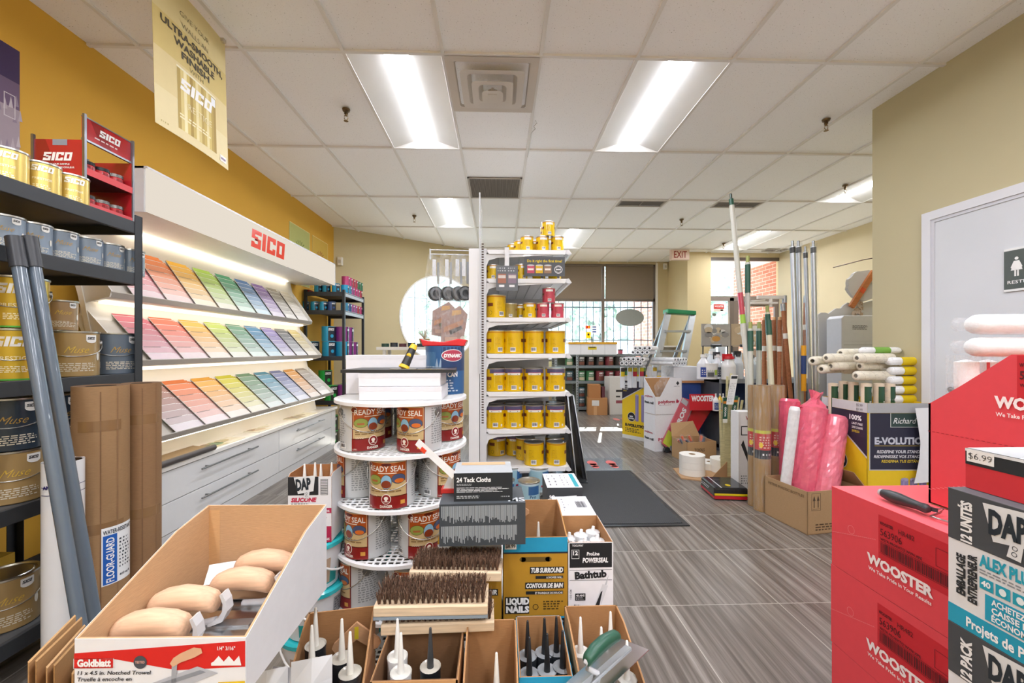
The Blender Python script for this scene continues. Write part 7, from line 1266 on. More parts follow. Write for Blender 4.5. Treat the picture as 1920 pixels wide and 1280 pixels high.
A, B = aY(1578, 591, 4.2), aY(1650, 700, 4.2); t = T('plastic_bin', 'white plastic bin with a small printed text standing by the beige wall corner', 'bin', ((A.x+B.x)/2, 4.3, 0)); w_, h_ = (B.x-A.x), A.z; m = MB(); pr = [(-w_/2, 0), (w_/2, 0), (w_/2, h_-.03), (w_/2-.03, h_), (-w_/2+.03, h_), (-w_/2, h_-.03)]; m.prism(pr, -.1, .1, 'y', 'cfd2d8', 'plastic'); f = Flat(m, (-w_/2, -.1, h_), (1, 0, 0), (0, 0, 1), 'plastic', .001); f.para(w_*.28, -.15, w_*.68, -.1, 4, '4a4c50', 2).rect(.02, -.31, w_-.02, -.305, 'a9acb2', 1).rect(.02, -.27, w_-.02, -.268, 'b4b7bc', 1); m.build('body', t, bevel=.006)
m = MB(); A = aY(1652, 512, 4.5); m.tube([A+Vector((-.55, 0, .06)), A+Vector((-.2, 0, .15)), A+Vector((.1, 0, .2))], .006, c='5a4438', mt='rack');
for i in range(40): R = random.Random(i); c_ = A+Vector((R.uniform(-.05, .12), R.uniform(-.02, .06), R.uniform(-.42, .02))); m.add([c_, c_+Vector((.05, .0, .02)), c_+Vector((.03, .02, -.04)), c_+Vector((-.02, .01, -.03))], [(0, 1, 2, 3)], 'matte', R.choice(('3c5a44', '5a7a5c', '6b4a30', '8fa48c')))
tag(m.build('hanging_greenery', ), 'dark green trailing plant peeking out past the beige wall corner', 'plant')
m = MB(); A = aY(1616, 575, 4.44)
for i in range(50): R = random.Random(i+90); k = R.random(); c_ = Vector((A.x+.06*k*sin(i)+R.uniform(-.03, .03)-.05*k, 4.49, A.z-.3*k+.1)); m.add([c_, c_+Vector((.03, -.01, .02)), c_+Vector((.02, -.02, -.03))], [(0, 1, 2)], 'matte', R.choice(('b9a48c', 'a08a70', 'c9b8a4')))
tag(m.build('dried_flowers'), 'pale dried flowers hanging on the wavy board under the disc', 'flowers')
# ================================================================== SHELF WITH BOTTLES, AISLE CARTONS
SX0, SX1, SY = aY(1310, 700, 5.3).x, aY(1450, 700, 5.3).x+.1, 4.9
m = MB(); t = T('bottle_shelf', 'grey metal shelf unit with bottles behind the poles', 'shelving', ((SX0+SX1)/2, 5.0, 0)); hx = (SX1-SX0)/2
sz = [CH-(712-655)/F*4.75, CH-(771-655)/F*4.75, .08]
for z in sz: m = MB(); m.box(-hx, -.2, z-.045, hx, .25, z, '84888e', 'rack').box(-hx, -.205, z-.05, hx, -.2, z+.006, '9aa0a8', 'rack'); m.build('shelf', t)
MB().box(-hx, .24, 0, hx, .25, sz[0]-.05, '2c4170', 'paint').build('back_panel', t)
for x in (-hx, hx-.03): MB().box(x, -.2, 0, x+.03, .25, sz[0], '6a6e74', 'rack').build('post', t)
def bottle(name, lab, px, Y, z, r, h, c, capc='e8e8e6', neck=.35, band=None, sp=None):
    p = aY(px, 700, Y); q = T(name, lab, 'bottle', (p.x, Y, z+.001)); m = MB(); m.lathe([(.0001, 0), (r, 0), (r, h*.55), (r*.95, h*.62), (r*neck, h*.85), (r*neck, h*.9)], 18, c, 'gloss', soft=False)
    if band: f = Cyl(m, r); f.rect(-r*.9, h*.08, r*.9, h*.48, band, 1).para(-r*.7, h*.15, r*.6, h*.4, 3, 'e8e8e8', 2)
    m.build('body', q); m = MB(); m.lathe([(.0001, h), (r*neck*1.2, h), (r*neck*1.3, h*.88)], 14, capc, 'plastic')
    if sp: m.box(-r*.9, -.012, h*.95, r*.5, .012, h*1.1, sp, 'plastic').box(-r*.9, -.008, h*.8, -r*.75, .008, h*.95, sp, 'plastic')
    m.build('cap', q); return q
z = sz[0]
bottle('detergent_bottle', 'white and blue jug at the left end of the bottle shelf', 1319, 4.85, z, .075, .29, 'e8eaf0', band='2c4aa0')
q = T('plastic_tub', 'white tub with a dark picture beside the blue jug', 'tub', (aY(1331, 700, 4.82).x, 4.83, z+.001)); m = MB(); m.lathe([(.0001, 0), (.085, 0), (.09, .17), (.095, .17), (.095, .185), (.0001, .185)], 24, 'e8e8e8', 'plastic'); Cyl(m, .087).rect(-.07, .02, .07, .12, 'b9bcc0', 1).poly; f = Cyl(m, .0875); f.rect(-.06, .03, .01, .08, '5a5e64', 2).rect(.02, .05, .06, .11, 'a9c42a', 2); m.build('tub', q)
bottle('spray_bottle', 'white spray bottle with a grey trigger in the middle of the bottle shelf', 1345, 4.86, z, .055, .29, 'dfe4ea', sp='3a3d42', band='4a5260'); bottle('spray_bottle', 'white translucent jug with a red spout on the bottle shelf', 1366, 4.75, z, .08, .27, 'e6e6e6', sp='c8202c', capc='c8202c', neck=.6); bottle('spray_bottle', 'grey-capped white bottle right of the red-spouted jug', 1384, 4.85, z, .06, .3, 'cfd6dc', capc='3a3d42', sp='2c2f34')
bottle('detergent_bottle', 'clear bottle behind the white tub', 1333, 5.05, z, .06, .33, 'dfe6ec')
bottle('detergent_bottle', 'grey bottle at the right end of the bottle shelf behind the poles', 1410, 4.85, z, .06, .28, 'b9c4cc', capc='3a3d42'); bottle('detergent_bottle', 'tan bottle at the right end of the bottle shelf', 1432, 4.85, z, .06, .26, 'd9b48c')
z = sz[1]
for i, (px, lab) in enumerate(((1322, 'small white tub at the left on the lower bottle shelf'), (1335, 'small white tub beside its twin on the lower bottle shelf'), (1349, 'small white tub at the right on the lower bottle shelf'))):
    q = T('plastic_tub', lab, 'tub', (aY(px, 700, 4.84).x, 4.84+.03*(i % 2), z+.001), 0, 'small white tubs'); m = MB(); m.lathe([(.0001, 0), (.055, 0), (.062, .12), (.067, .12), (.067, .135), (.0001, .135)], 18, 'e4e6e6', 'plastic'); f = Cyl(m, .058, r1=.062, h=.12); f.rect(-.045, .02, .045, .09, '3c6a54', 1).para(-.03, .04, .03, .07, 2, 'e8e8e8', 2); m.build('tub', q)
for px, c, b, lab in ((1342, 'e8e8ea', '2c4a8a', 'white glue bottle with a pointed tip on the lower bottle shelf'), (1350, 'e0b41c', '4a2c7a', 'yellow glue bottle with a purple label on the lower bottle shelf'), (1356, 'e8e8ea', '2c4a8a', 'white pointed glue bottle right of the yellow one')):
    bottle('glue_bottle', lab, px, 4.72, z, .035, .2, c, band=b, neck=.2)
t = T('red_sign', 'red WOOSTER header card standing on the lower bottle shelf', 'sign', (aY(1293, 740, 4.75).x, 4.75, sz[1])); A = aY(1290, 738, 4.72); B = aY(1338, 722, 4.72); m = MB(); w_ = B.x-A.x; m.box(0, 0, .0, w_, .004, .19, 'c8202c', 'card'); f = Flat(m, (0, 0, 0), (1, 0, 0), (0, 0, 1)); f.text(.02, .11, 'WOOSTER', .06, 'f4f4f4', w=w_*.9, bold=.05, k=3); m.build('panel', t)
# white/blue carton stack next to the shelf
A, B = aY(1263, 700, 5.15), aY(1312, 700, 5.15)
m = MB(); m.box(0, 0, 0, B.x-A.x, .35, .78, '2c4a8e', 'card'); tag(m.build('display_carton', loc=(A.x, 5.12, 0)), 'blue display carton behind the white polyform cartons', 'display carton')
m = MB(); m.box(-.02, 0, 0, B.x-A.x+.03, .4, .028, 'c08a5a', 'kraft').box(-.02, 0, .028, B.x-A.x+.03, .4, .2, 'd4d6da', 'card'); tag(m.build('storage_carton', loc=(A.x, 5.1, .782)), 'pale grey carton lying on the blue display carton under the ladder', 'carton')
# polyform cartons
cP = aZ(1228, 847, 0); W1, W2, H1 = .24, .36, .43
def poly_print(f, w, h): f.text(w*.12, h*.42, 'polyform', .035, 'b02a44', w=w*.62, bold=.04, k=3).poly([(w*.78, h*.42), (w*.86, h*.42), (w*.9, h*.5), (w*.84, h*.52), (w*.82, h*.58), (w*.78, h*.5)], 'b02a44', 3).para(w*.15, h*.34, w*.7, h*.37, 1, 'b0607a', 3)
def poly_side(f, w, h): f.text(w*.1, h*.62, 'polyform', .022, 'b02a44', w=w*.7, bold=.03, k=3).text(w*.08, h*.38, 'foam roll', .028, '2a2c30', w=w*.8, bold=.05, k=3)
for k in range(2):
    T0 = T('polyform_carton', ['lower white polyform carton on the floor in the aisle', 'upper white polyform carton with a cut-away open top'][k], 'carton', (cP.x, cP.y, .001+k*H1), .2, 'white polyform cartons'); m = MB(); h = H1-.001
    if k == 0: m.box(0, 0, 0, W2, W1, h, 'e4e4e8', 'card')
    else:
        t_ = .005; m.box(0, 0, 0, W2, W1, t_, 'b98c5e', 'kraft').prism([(0, 0), (W2, 0), (W2, h), (W2*.55, h), (W2*.2, h*.5), (0, h*.5)], 0, t_, 'y', 'e4e4e8', 'card').box(0, W1-t_, 0, W2, W1, h, 'e4e4e8', 'card').box(W2-t_, 0, 0, W2, W1, h, 'e4e4e8', 'card').prism([(0, 0), (W1, 0), (W1, h), (0, h*.5)], 0, t_, 'x', 'e4e4e8', 'card').box(t_, W1-t_-.002, .01, W2-t_, W1-t_, h-.01, 'b98c5e', 'kraft')
        f = Flat(m, (0, 0, 0), (1, 0, 0), (0, 0, 1)); f.poly([(W2*.78, h*.86), (W2*.84, h*.8), (W2*.9, h*.86), (W2*.84, h*.92)], '2a2c30', 3).para(W2*.7, h*.76, W2*.95, h*.79, 1, '77777a', 3)
    poly_print(Flat(m, (0, 0, 0), (1, 0, 0), (0, 0, 1)), W2, h*.75); poly_side(Flat(m, (0, W1, 0), (0, -1, 0), (0, 0, 1)), W1, h*.75); m.build('carton', T0)
m = MB(); R = random.Random(8); c_ = Vector((.16, .12, .42)); v = []
for j in range(7):
    for i in range(10): a = 2*pi*i/10; rr = (.03, .07, .09, .06, .03, .05, .06)[j]*(1+R.uniform(-.2, .2)); v.append((.12+.02*j+rr*cos(a), .12+rr*sin(a), .2+.06*j))
m.add(v, [(j*10+i, j*10+(i+1) % 10, (j+1)*10+(i+1) % 10, (j+1)*10+i) for j in range(6) for i in range(10)], 'clear', 'ffffff'); tag(m.build('plastic_bag', loc=(cP.x, cP.y, .44), rz=.2), 'crumpled clear plastic bag spilling out of the upper polyform carton', 'plastic bag')
# red wrapped tray pack leaning
t = T('tray_pack', 'large red and grey wrapped tray pack leaning against the polyform cartons', 'tool pack', (0, 0, 0)); Yp = 4.75
a_ = [aY(x, y, Yp) for x, y in ((1242, 838), (1282, 852), (1323, 762), (1285, 745))]; b_ = [aY(x, y, Yp+.2) for x, y in ((1246, 832), (1286, 846), (1327, 756), (1289, 739))]
m = MB(); BL, BR, TRr, TL = [aY(x, y, Yp) for x, y in ((1243, 845), (1273, 856), (1313, 746), (1281, 740))]; s = Vector((.0, .12, .0)); BL.z = max(BL.z, .03); rt = Vector((.14, .05, .03))
q0 = aY(1241, 832, Yp); q1 = aY(1262, 848, Yp); q2 = aY(1303, 752, Yp+.1); q3 = aY(1280, 745, Yp+.1)
m.hexa([q0, q1, q2, q3, q0+Vector((.02, .1, .02)), q1+Vector((.02, .12, .02)), q2+Vector((.0, .12, .0)), q3+Vector((.0, .1, .0))], 'c9606c', 'gloss'); m.build('tray', t)
m = MB(); f = Flat(m, q0+Vector((0, -.003, 0)), (q1-q0).normalized(), (q3-q0).normalized(), 'gloss', .001); W_ = (q1-q0).length; H_ = (q3-q0).length; f.rect(W_*.5, 0, W_, H_, '8d9296', 1).rect(0, H_*.03, W_*.6, H_*.3, 'c8d04a', 2).rect(W_*.4, H_*.08, W_*.9, H_*.33, 'b9cc3a', 3).text(W_*.62, H_*.45, 'PROS', .05, 'e8e8ea', w=H_*.4, rot=pi/2, bold=.05, k=4); f.rect(0, H_*.9, W_, H_, 'b9bdc0', 2); m.build('label', t)
m = MB(); r0, r1, r2, r3 = aY(1264, 850, Yp+.02), aY(1283, 853, Yp+.02), aY(1335, 768, Yp+.15), aY(1305, 750, Yp+.15); u = Vector((.0, .14, .0)); m.hexa([r0, r1, r2, r3, r0+u, r1+u, r2+u, r3+u], 'c8182c', 'gloss'); m.build('red_tray', t, bevel=.012, seg=3)
m = MB();
for x, y in ((1250, 845), (1268, 855)): m = MB(); c = aY(x, y, Yp); m.lathe([(.0001, -.02), (.033, -.02), (.033, .02), (.0001, .02)], 16, '2a2c2e', 'plastic', ax='y', o=(c.x, Yp, .035)); m.build('wheel', t)
# tool carton with orange handles
cT = aZ(1322, 868, 0); A = aZ(1283, 850, 0)
def toolf(f, w, h): f.text(w*.25, h*.55, 'TOOLS', .03, '5a4630', w=w*.35, k=3).text(w*.15, h*.2, 'CONTENTS', .026, '5a4630', w=w*.4, k=3)
e_ = Vector((A.x-cT.x, A.y-cT.y)); an = math.atan2(-e_.x, e_.y); l1 = e_.length
T0 = T('tool_carton', 'open brown TOOLS carton with orange-handled tools in clear bags', 'carton', (cT.x, cT.y, 0), .12); m = MB(); w2, w1, h, t_ = .34, .3, .22, .005
m.box(0, 0, 0, w2, w1, t_, 'b08a60', 'kraft').box(0, 0, 0, w2, t_, h, 'b8946a', 'kraft').box(0, w1-t_, 0, w2, w1, h, 'b8946a', 'kraft').box(0, 0, 0, t_, w1, h, 'b8946a', 'kraft').box(w2-t_, 0, 0, w2, w1, h, 'b8946a', 'kraft'); toolf(Flat(m, (0, 0, 0), (1, 0, 0), (0, 0, 1)), w2, h)
T0.location.x = aY(1288, 850, cT.y).x; m.build('carton', T0); m = MB(); m.hexa([(0, w1-.005, h), (w2, w1-.005, h), (w2, w1, h), (0, w1, h), (.02, w1+.06, h+.14), (w2-.05, w1+.05, h+.16), (w2-.05, w1+.054, h+.16), (.02, w1+.064, h+.14)], 'b8946a', 'kraft'); m.build('flap', T0)
R = random.Random(4); bx_, by_ = T0.location.x, T0.location.y
for i in range(9):
    a0 = Vector((.05+.028*i, .08+.05*(i % 3), .12)); an_ = R.uniform(-.9, .5); e0 = a0+Vector((.13*sin(an_), .02, .15*cos(an_)*.8)); q = T('bagged_tool', f'orange-handled tool in the TOOLS carton, {ORD[i]} from the left', 'hand tool', (bx_, by_, .01), .12, 'bagged tools in the TOOLS carton'); MB().cyl(a0, a0+(e0-a0)*.5, .006, n=8, c='9a9da0', mt='metal').build('shaft', q); MB().cyl(a0+(e0-a0)*.5, e0, .014, .012, n=10, c='e2622c' if i % 3 else '4a5568').build('handle', q); MB().cyl(a0+(e0-a0)*.3, e0+(e0-a0)*.1, .03, .02, n=7, mt='clear').build('bag', q)
# tape rolls
def taperoll():
    q = T('tape_roll', '', 'tape roll', group='white paper tape rolls'); m = MB(); m.lathe([(.03, 0), (.115, 0), (.115, .062), (.03, .062), (.03, 0)], 36, 'e9e6dd', 'paper'); m.build('roll', q); MB().lathe([(.031, .0), (.026, .0), (.026, .062), (.031, .062)], 20, 'a98a64', 'kraft').build('core', q); return q
A = aZ(1307, 896, 0); cx, cy = A.x, A.y+.1
for k in range(3): place('tr', taperoll, (cx, cy, .012+.063*k), f'white tape roll, {["bottom", "middle", "top"][k]} of the stack by the torn carton', .5*k)
B = aZ(1368, 892, 0)
for k in range(2): place('tr', taperoll, (B.x, B.y+.12, .012+.063*k), f'white tape roll, {["lower", "upper"][k]} of the pair near the black bag', .3)
place('tr', taperoll, (cx+.27, cy+.19, .012), 'white tape roll alone behind the two stacks')
T0 = T('torn_carton', 'torn low brown carton around the tape rolls on the floor', 'carton', (cx, cy, 0)); m = MB(); m.prism([(-.16, -.12), (.0, -.2), (.12, -.34), (.25, -.3), (.3, -.2), (.42, -.15), (.42, .25), (-.1, .2)], 0, .01, 'z', 'b8926a', 'kraft'); m.build('base', T0)
m = MB(); m.prism([(.02, -.25), (.26, -.1), (.26, -.095), (.02, -.245)], .01, .03, 'z', 'e0dcd4', 'card'); m.hexa([(.02, -.25, .01), (.27, -.13, .01), (.27, -.125, .01), (.02, -.245, .01), (.04, -.25, .03), (.27, -.13, .16), (.27, -.125, .16), (.04, -.245, .03)], 'c09a70', 'kraft'); m.hexa([(.28, -.13, .01), (.43, -.1, .01), (.43, -.095, .01), (.28, -.125, .01), (.3, -.13, .02), (.43, -.1, .16), (.43, -.095, .16), (.3, -.125, .02)], 'b08458', 'kraft'); m.build('flap', T0)
# black bag
A = aZ(1365, 936, 0); q = T('black_bag_pack', 'black plastic pack with a yellow and red edge on the floor by the paper rolls', 'pack', (A.x+.03, A.y+.12, 0), -.12); m = MB(); m.box(-.13, -.15, 0, .13, .15, .1, '1e2022', 'gloss'); f = Flat(m, (-.13, -.15, 0), (1, 0, 0), (0, 0, 1), 'gloss', .001); f.rect(.0, .01, .26, .035, 'b8202c', 1).rect(.0, .038, .26, .055, 'd9c01c', 1); f = Flat(m, (-.13, .15, 0), (0, -1, 0), (0, 0, 1), 'gloss', .001); f.rect(0, .01, .3, .03, 'b8202c', 1).para(.02, .05, .2, .08, 2, 'd9dadc', 2); f = Flat(m, (-.13, -.15, .1), (1, 0, 0), (0, 1, 0), 'gloss', .001); f.oval(.13, .07, .02, .025, 'd9c01c', 1).rect(.05, .0, .06, .3, 'c9cacc', 1); m.build('pack', q, bevel=.015, seg=3)
# stick bundle
t = T('stick_bundle', 'fan of thin pale wood sticks with green price sleeves leaning over the TOOLS carton', 'wood sticks', (0, 0, 0)); b0 = aZ(1360, 858, .005);
for i in range(7):
    pt = aY(1350+7*i, (750, 745, 705, 700, 704, 745, 750)[i], 3.72); b = aY(1354+2.6*i, 855, 3.8); m = MB(); d = pt-b; n_ = Vector((.011, 0, 0)); u = Vector((0, .004, 0)); b.z = .004; m.hexa([b-n_, b+n_, b+n_+u, b-n_+u, pt-n_, pt+n_, pt+n_+u, pt-n_+u], 'd6cd9c', 'wood'); m.build('stick', t)
for i, (px, py) in enumerate(((1360, 745), (1380, 742))):
    a, b = aY(px, py, 3.7), aY(px-1 if i == 0 else px-6, py+40, 3.7); n_ = Vector((.02, 0, 0)); u = Vector((0, -.006, 0)); m = MB(); m.hexa([b-n_, b+n_, b+n_+u, b-n_+u, a-n_, a+n_, a+n_+u, a-n_+u], '24503c', 'gloss'); f = Flat(m, b-n_+u*1.05, (1, 0, 0), (a-b).normalized(), 'gloss', .0006); f.rect(0, .14, .04, .16, 'd8842a', 1).rect(0, -.035, .04, 0, 'e6e4d8', 1).text(.028, .02, 'WOOD', .016, 'e6ece6', w=.09, rot=pi/2, k=2, bold=.03); m.build('sleeve', t)
a, b = aY(1377, 703, 3.66), aY(1368, 758, 3.66); m = MB(); n_ = Vector((.032, 0, 0)); u = Vector((0, -.004, 0)); m.hexa([b-n_, b+n_, b+n_+u, b-n_+u, a-n_, a+n_, a+n_+u, a-n_+u], 'e2e4e4', 'paper'); f = Flat(m, b-n_+u*1.05, (1, 0, 0), (a-b).normalized(), 'paper'); f.para(.008, .02, .055, .2, 12, '9a9ca0', 1).rect(.005, .235, .06, .26, '26282c', 1); m.build('card', t)
# wooster roller poster card
A, B = aY(1385, 772, 3.45), aY(1414, 870, 3.45); t = T('roller_carton', 'narrow white WOOSTER carton with a black roller frame picture', 'carton', (A.x, 3.45, 0)); w_, h_ = B.x-A.x, A.z; m = MB(); m.box(0, 0, 0, w_, .12, h_, 'e2e2e2', 'card'); f = Flat(m, (0, 0, 0), (1, 0, 0), (0, 0, 1)); f.text(w_*.45, h_-.07, 'WOOSTER', .034, '9a2c34', w=.2, k=3); f.frame(w_*.15, h_-.2, w_*1.0, h_-.12, .008, '26282c', 2).poly([(w_*.15, h_-.28), (w_*.3, h_-.24), (w_*.7, h_-.4), (w_*.6, h_-.43)], '26282c', 2).para(w_*.15, h_*.08, w_*.7, h_*.2, 4, '5a5c60', 2).rect(w_*.75, h_*.02, w_*.95, h_*.6, 'd9b0b4', 2); m.build('carton', t)
# ladder
t = T('step_ladder', 'aluminium step ladder with a green top standing behind the roller bundles', 'ladder', (0, 0, 0)); Yl = 6.25
tl, tr = aY(1254, 585, Yl), aY(1300, 588, Yl); bl_, br = aY(1233, 675, Yl-.15), aY(1283, 675, Yl-.15)
def ext(a, b): d = b-a; k = (a.z-.0)/(-d.z); return a+d*k
for a, b in ((tl, bl_), (tr, br)):
    e = ext(a, b); m = MB(); n_ = Vector((.05, 0, 0)); u = Vector((0, .05, 0)); m.hexa([e-n_, e+n_, e+n_+u, e-n_+u, a-n_*.9, a+n_*.9, a+n_*.9+u, a-n_*.9+u], 'b4b7b9', 'satin'); m.build('rail', t); ee = Vector((e.x+.1, Yl+.7, 0)); m = MB(); a2 = a+Vector((.02, .08, 0)); m.hexa([ee-n_*.5, ee+n_*.5, ee+n_*.5+u*.5, ee-n_*.5+u*.5, a2-n_*.5, a2+n_*.5, a2+n_*.5+u*.5, a2-n_*.5+u*.5], 'a9acae', 'satin'); m.build('rear_rail', t)
for k in range(5):
    z = tl.z-.28-.3*k;
    if z < .1: break
    f1 = (tl.z-z)/(tl.z-bl_.z); a = tl+(bl_-tl)*f1; f2 = (tr.z-z)/(tr.z-br.z); b = tr+(br-tr)*f2; m = MB(); m.hexa([a+Vector((0, -.03, -.03)), b+Vector((0, -.03, -.03)), b+Vector((0, .06, -.03)), a+Vector((0, .06, -.03)), a+Vector((0, -.03, 0)), b+Vector((0, -.03, 0)), b+Vector((0, .06, 0)), a+Vector((0, .06, 0))], 'bcbfc1', 'satin'); m.build('step', t)
m = MB(); a = tl+Vector((-.03, -.04, -.02)); b = tr+Vector((.03, -.04, -.02)); u = Vector((0, .2, 0)); z_ = Vector((0, 0, .07)); m.hexa([a, b, b+u, a+u, a+z_, b+z_*.9, b+u+z_*.9, a+u+z_], '1f8a56', 'plastic'); m.build('top_cap', t, bevel=.012, seg=3)
# bundles of wrapped tubes
def bundle(lab, px, py, Y, nx, nz, r, l_, rz, g='clear wrapped bundles of white rollers'):
    p = aY(px, py, Y); q = T('roller_bundle', lab, 'bundle', tuple(p), rz, g); m = MB()
    for j in range(nz):
        for i in range(nx): x = (i-(nx-1)/2+.5*(j % 2))*2*r; z = (j+.5)*1.8*r; m.lathe([(r*.5, -l_/2+.01), (r*.5, -l_/2), (r*.95, -l_/2), (r*.95, l_/2)], 12, 'e6e7ea', 'paper', ax='y', o=(x, 0, z)).lathe([(r*.5, -l_/2), (r*.5, -l_/2+.12), (.0001, -l_/2+.12)], 10, '77797e', 'matte', ax='y', o=(x, 0, z))
    m.build('rollers', q); m = MB(); a = nx*r+.01; b = nz*1.8*r+.012; pr = [(-a, b*.3), (-a*.8, -.004), (a*.9, -.004), (a+r*.5, b*.4), (a*.8, b), (-a*.8, b)]; n = 6; c_ = (0, b/2); ys = (-l_/2-.012, l_/2+.01, l_/2+.09)
    v = [(x, ys[0], z) for x, z in pr]+[(x, ys[1], z) for x, z in pr]+[(c_[0]+(x-c_[0])*.2, ys[2], c_[1]+(z-c_[1])*.2) for x, z in pr]; m.add(v, [(5, 4, 3, 2, 1, 0)]+[(k*6+i, k*6+(i+1) % 6, k*6+6+(i+1) % 6, k*6+6+i) for k in range(2) for i in range(6)], 'clear', 'ffffff'); m.build('wrap', q); return q
bundle('wrapped roller bundle at the lower left on the far E-VOLUTION carton', 1188, 684, 5.25, 5, 2, .028, .35, -.5); bundle('wrapped roller bundle at the lower right on the far E-VOLUTION carton', 1252, 684, 5.25, 5, 2, .026, .35, .5); bundle('wrapped roller bundle on top of the other two, before the window', 1207, 664, 5.3, 4, 2, .029, .35, -.6)
for i, (px, c, d) in enumerate(((1172, 'd9c42a', '2c2c34'), (1184, 'e6e8ee', 'c9b82a'), (1197, 'c02a3c', 'd9c42a'), (1208, 'c8384a', 'd9c42a'), (1216, '2c302c', '7a9a4a'), (1226, 'e6e8ee', 'e6e8ee'), (1240, 'e8eaf0', 'd9b42a'))):
    p = aY(px, 700, 5.17+.06*(i % 2)); q = T('roller_pack', f'upright packed roller standing in the far E-VOLUTION carton, {ORD[i]} from the left', 'paint roller cover', (p.x, 5.28+.02*i, EZ2-.14), 0, 'upright packs in the far carton'); h = .27
    m = MB(); m.lathe([(.0001, 0), (.03, 0), (.03, h), (.0001, h+.004)], 14, 'e2e4ea', 'paper'); f = Cyl(m, .0305, mt='gloss'); f.rect(-.03, h*.55, .03, h*.78, c, 1).rect(-.03, h*.78, .03, h*.96, d, 1); m.build('cover', q)
# ================================================================== FAR STEEL SHELF, CARTONS, WHITE DISPLAY BOX
YS = 7.95; sx0, sx1 = aY(1040, 700, YS).x, aY(1205, 700, YS).x; t = T('steel_shelf', 'slotted grey steel shelf under the barred window, full of dark cans', 'shelving', ((sx0+sx1)/2, YS+.2, 0)); hx = (sx1-sx0)/2; zs = [aY(1100, y, YS).z for y in (663, 685, 714, 763)]
for z in zs: MB().box(-hx, -.2, z-.05, hx, .25, z, '7c8587', 'rack').build('shelf', t)
xp = aY(1080, 700, YS).x-(sx0+sx1)/2
for x in (-hx, xp, hx-.04):
    for y in (-.21, .22): m = MB(); m.box(x, y, 0, x+.045, y+.03, zs[0]+.02, 'a3abac', 'rack'); [m.box(x+.015, y-.001, .05+.05*k, x+.03, y, .075+.05*k, '3a3d3e', 'matte') for k in range(22)]; m.build('post', t)
MB().box(-hx, .24, 0, hx, .25, zs[0]-.05, '8f9a86', 'paint').build('back_panel', t)
def fcan(c, key):
    def mk():
        q = T('paint_can', '', 'paint can'); m = MB(); r, h = GR, GH; m.lathe([(.0001, 0), (r, 0), (r, h), (.0001, h)], 18, c, 'tin'); f = Cyl(m, r); f.sico(0, h*.68, h*.17, 'f0f0ee', r*1.2, 'c', 2).para(-.05, h*.45, .05, h*.6, 2, 'd8d8d4', 1).rect(-.06, .012, .06, h*.38, 'c9bba0' if key in 'g' else '7a4a3c', 1); m.build('body', q); return q
    return mk
FC = {'k': ('33302e', 'black'), 'r': ('7a3038', 'dark red'), 'g': ('3f7a50', 'green'), 'b': ('3a5a64', 'blue-grey')}
for zi, items in ((1, 'gkkkrkr'), (2, 'bggrrrg'), (3, '-b--bb-')):
    for i, k in enumerate(items):
        if k == '-': continue
        px = (1067, 1089, 1106, 1124, 1142, 1160, 1178)[i]; p = aY(px, 700, YS+.1)
        for up in ((0,) if zi < 3 else (0, 1)): place('fc'+k, fcan(FC[k][0], k), (p.x, YS+.1, zs[zi]+.001+.192*up), f'{FC[k][1]} can on the {["", "upper", "middle", "lowest"][zi]} level of the far steel shelf, {ORD[i]} from the left{", stacked" if up else ""}', .1*i, 'cans on the far steel shelf')
A, B = aY(1066, 642, YS), aY(1156, 665, YS); t = T('display_case', 'white display case with a yellow top edge standing on the far steel shelf', 'display case', (A.x, YS-.02, B.z+.005)); w_, h_ = B.x-A.x, A.z-B.z; m = MB(); m.box(0, 0, 0, w_, .25, h_-.03, 'e4e4e6', 'plastic'); f = Flat(m, (0, 0, 0), (1, 0, 0), (0, 0, 1), 'gloss'); [f.rect(w_*k/4-.003, 0, w_*k/4+.003, h_-.03, 'b4b6ba', 1) for k in (1, 2, 3)]; f.rect(w_*.4, h_*.4, w_*.58, h_*.65, 'd9c42a', 2).rect(w_*.42, h_*.55, w_*.56, h_*.63, '4a4434', 3); m.build('body', t); MB().box(-.01, -.01, h_-.035, w_+.01, .25, h_+.005, 'd9a02c', 'plastic').build('top', t)
m = MB(); m.cyl((0, 0, 0), (0, 0, .1), .012, c='2c2a28').cyl((0, 0, .1), (0, 0, .13), .007, c='8a8478'); tag(m.build('marker', loc=(A.x+w_*.49, YS+.02, A.z+.008)), 'small dark pen-like bottle standing on the yellow-topped display case', 'bottle')
m = MB(); m.lathe([(.0001, 0), (.05, 0), (.05, .07), (.0001, .07)], 18, 'b85a6c', 'plastic').lathe([(.052, .065), (.052, .09), (.0001, .09)], 18, '3a3d42', 'plastic'); tag(m.build('paint_jar', loc=(aY(1163, 660, YS).x, YS, zs[0]+.001)), 'pink jar with a dark lid right of the display case', 'jar')
A, B = aY(1143, 707, 7.55), aY(1172, 776, 7.55); m = MB(); m.box(0, 0, 0, .34, .32, A.z, 'd9d6d0', 'card'); f = Flat(m, (0, 0, 0), (1, 0, 0), (0, 0, 1)); f.rect(.12, A.z*.6, .26, A.z*.66, '3a3836', 1).rect(.12, A.z*.46, .2, A.z*.5, '3a3836', 1).rect(.12, A.z*.3, .26, A.z*.38, 'a05058', 1); tag(m.build('storage_carton', loc=(A.x, 7.55, 0.001), rz=.05), 'tall off-white carton standing before the far steel shelf', 'carton')
cc = aZ(1114, 778, 0); m = MB(); m.box(-.11, 0, 0, .24, .28, .31, 'bf8a58', 'kraft'); f = Flat(m, (-.11, 0, 0), (1, 0, 0), (0, 0, 1)); f.rect(.07, .17, .2, .27, 'e6e4e0', 1).rect(.1, 0, .16, .16, 'd8a878', 1); tag(m.build('storage_carton', loc=(cc.x, cc.y, .001), rz=-.12), 'brown carton with a white label on the floor before the far steel shelf', 'carton')
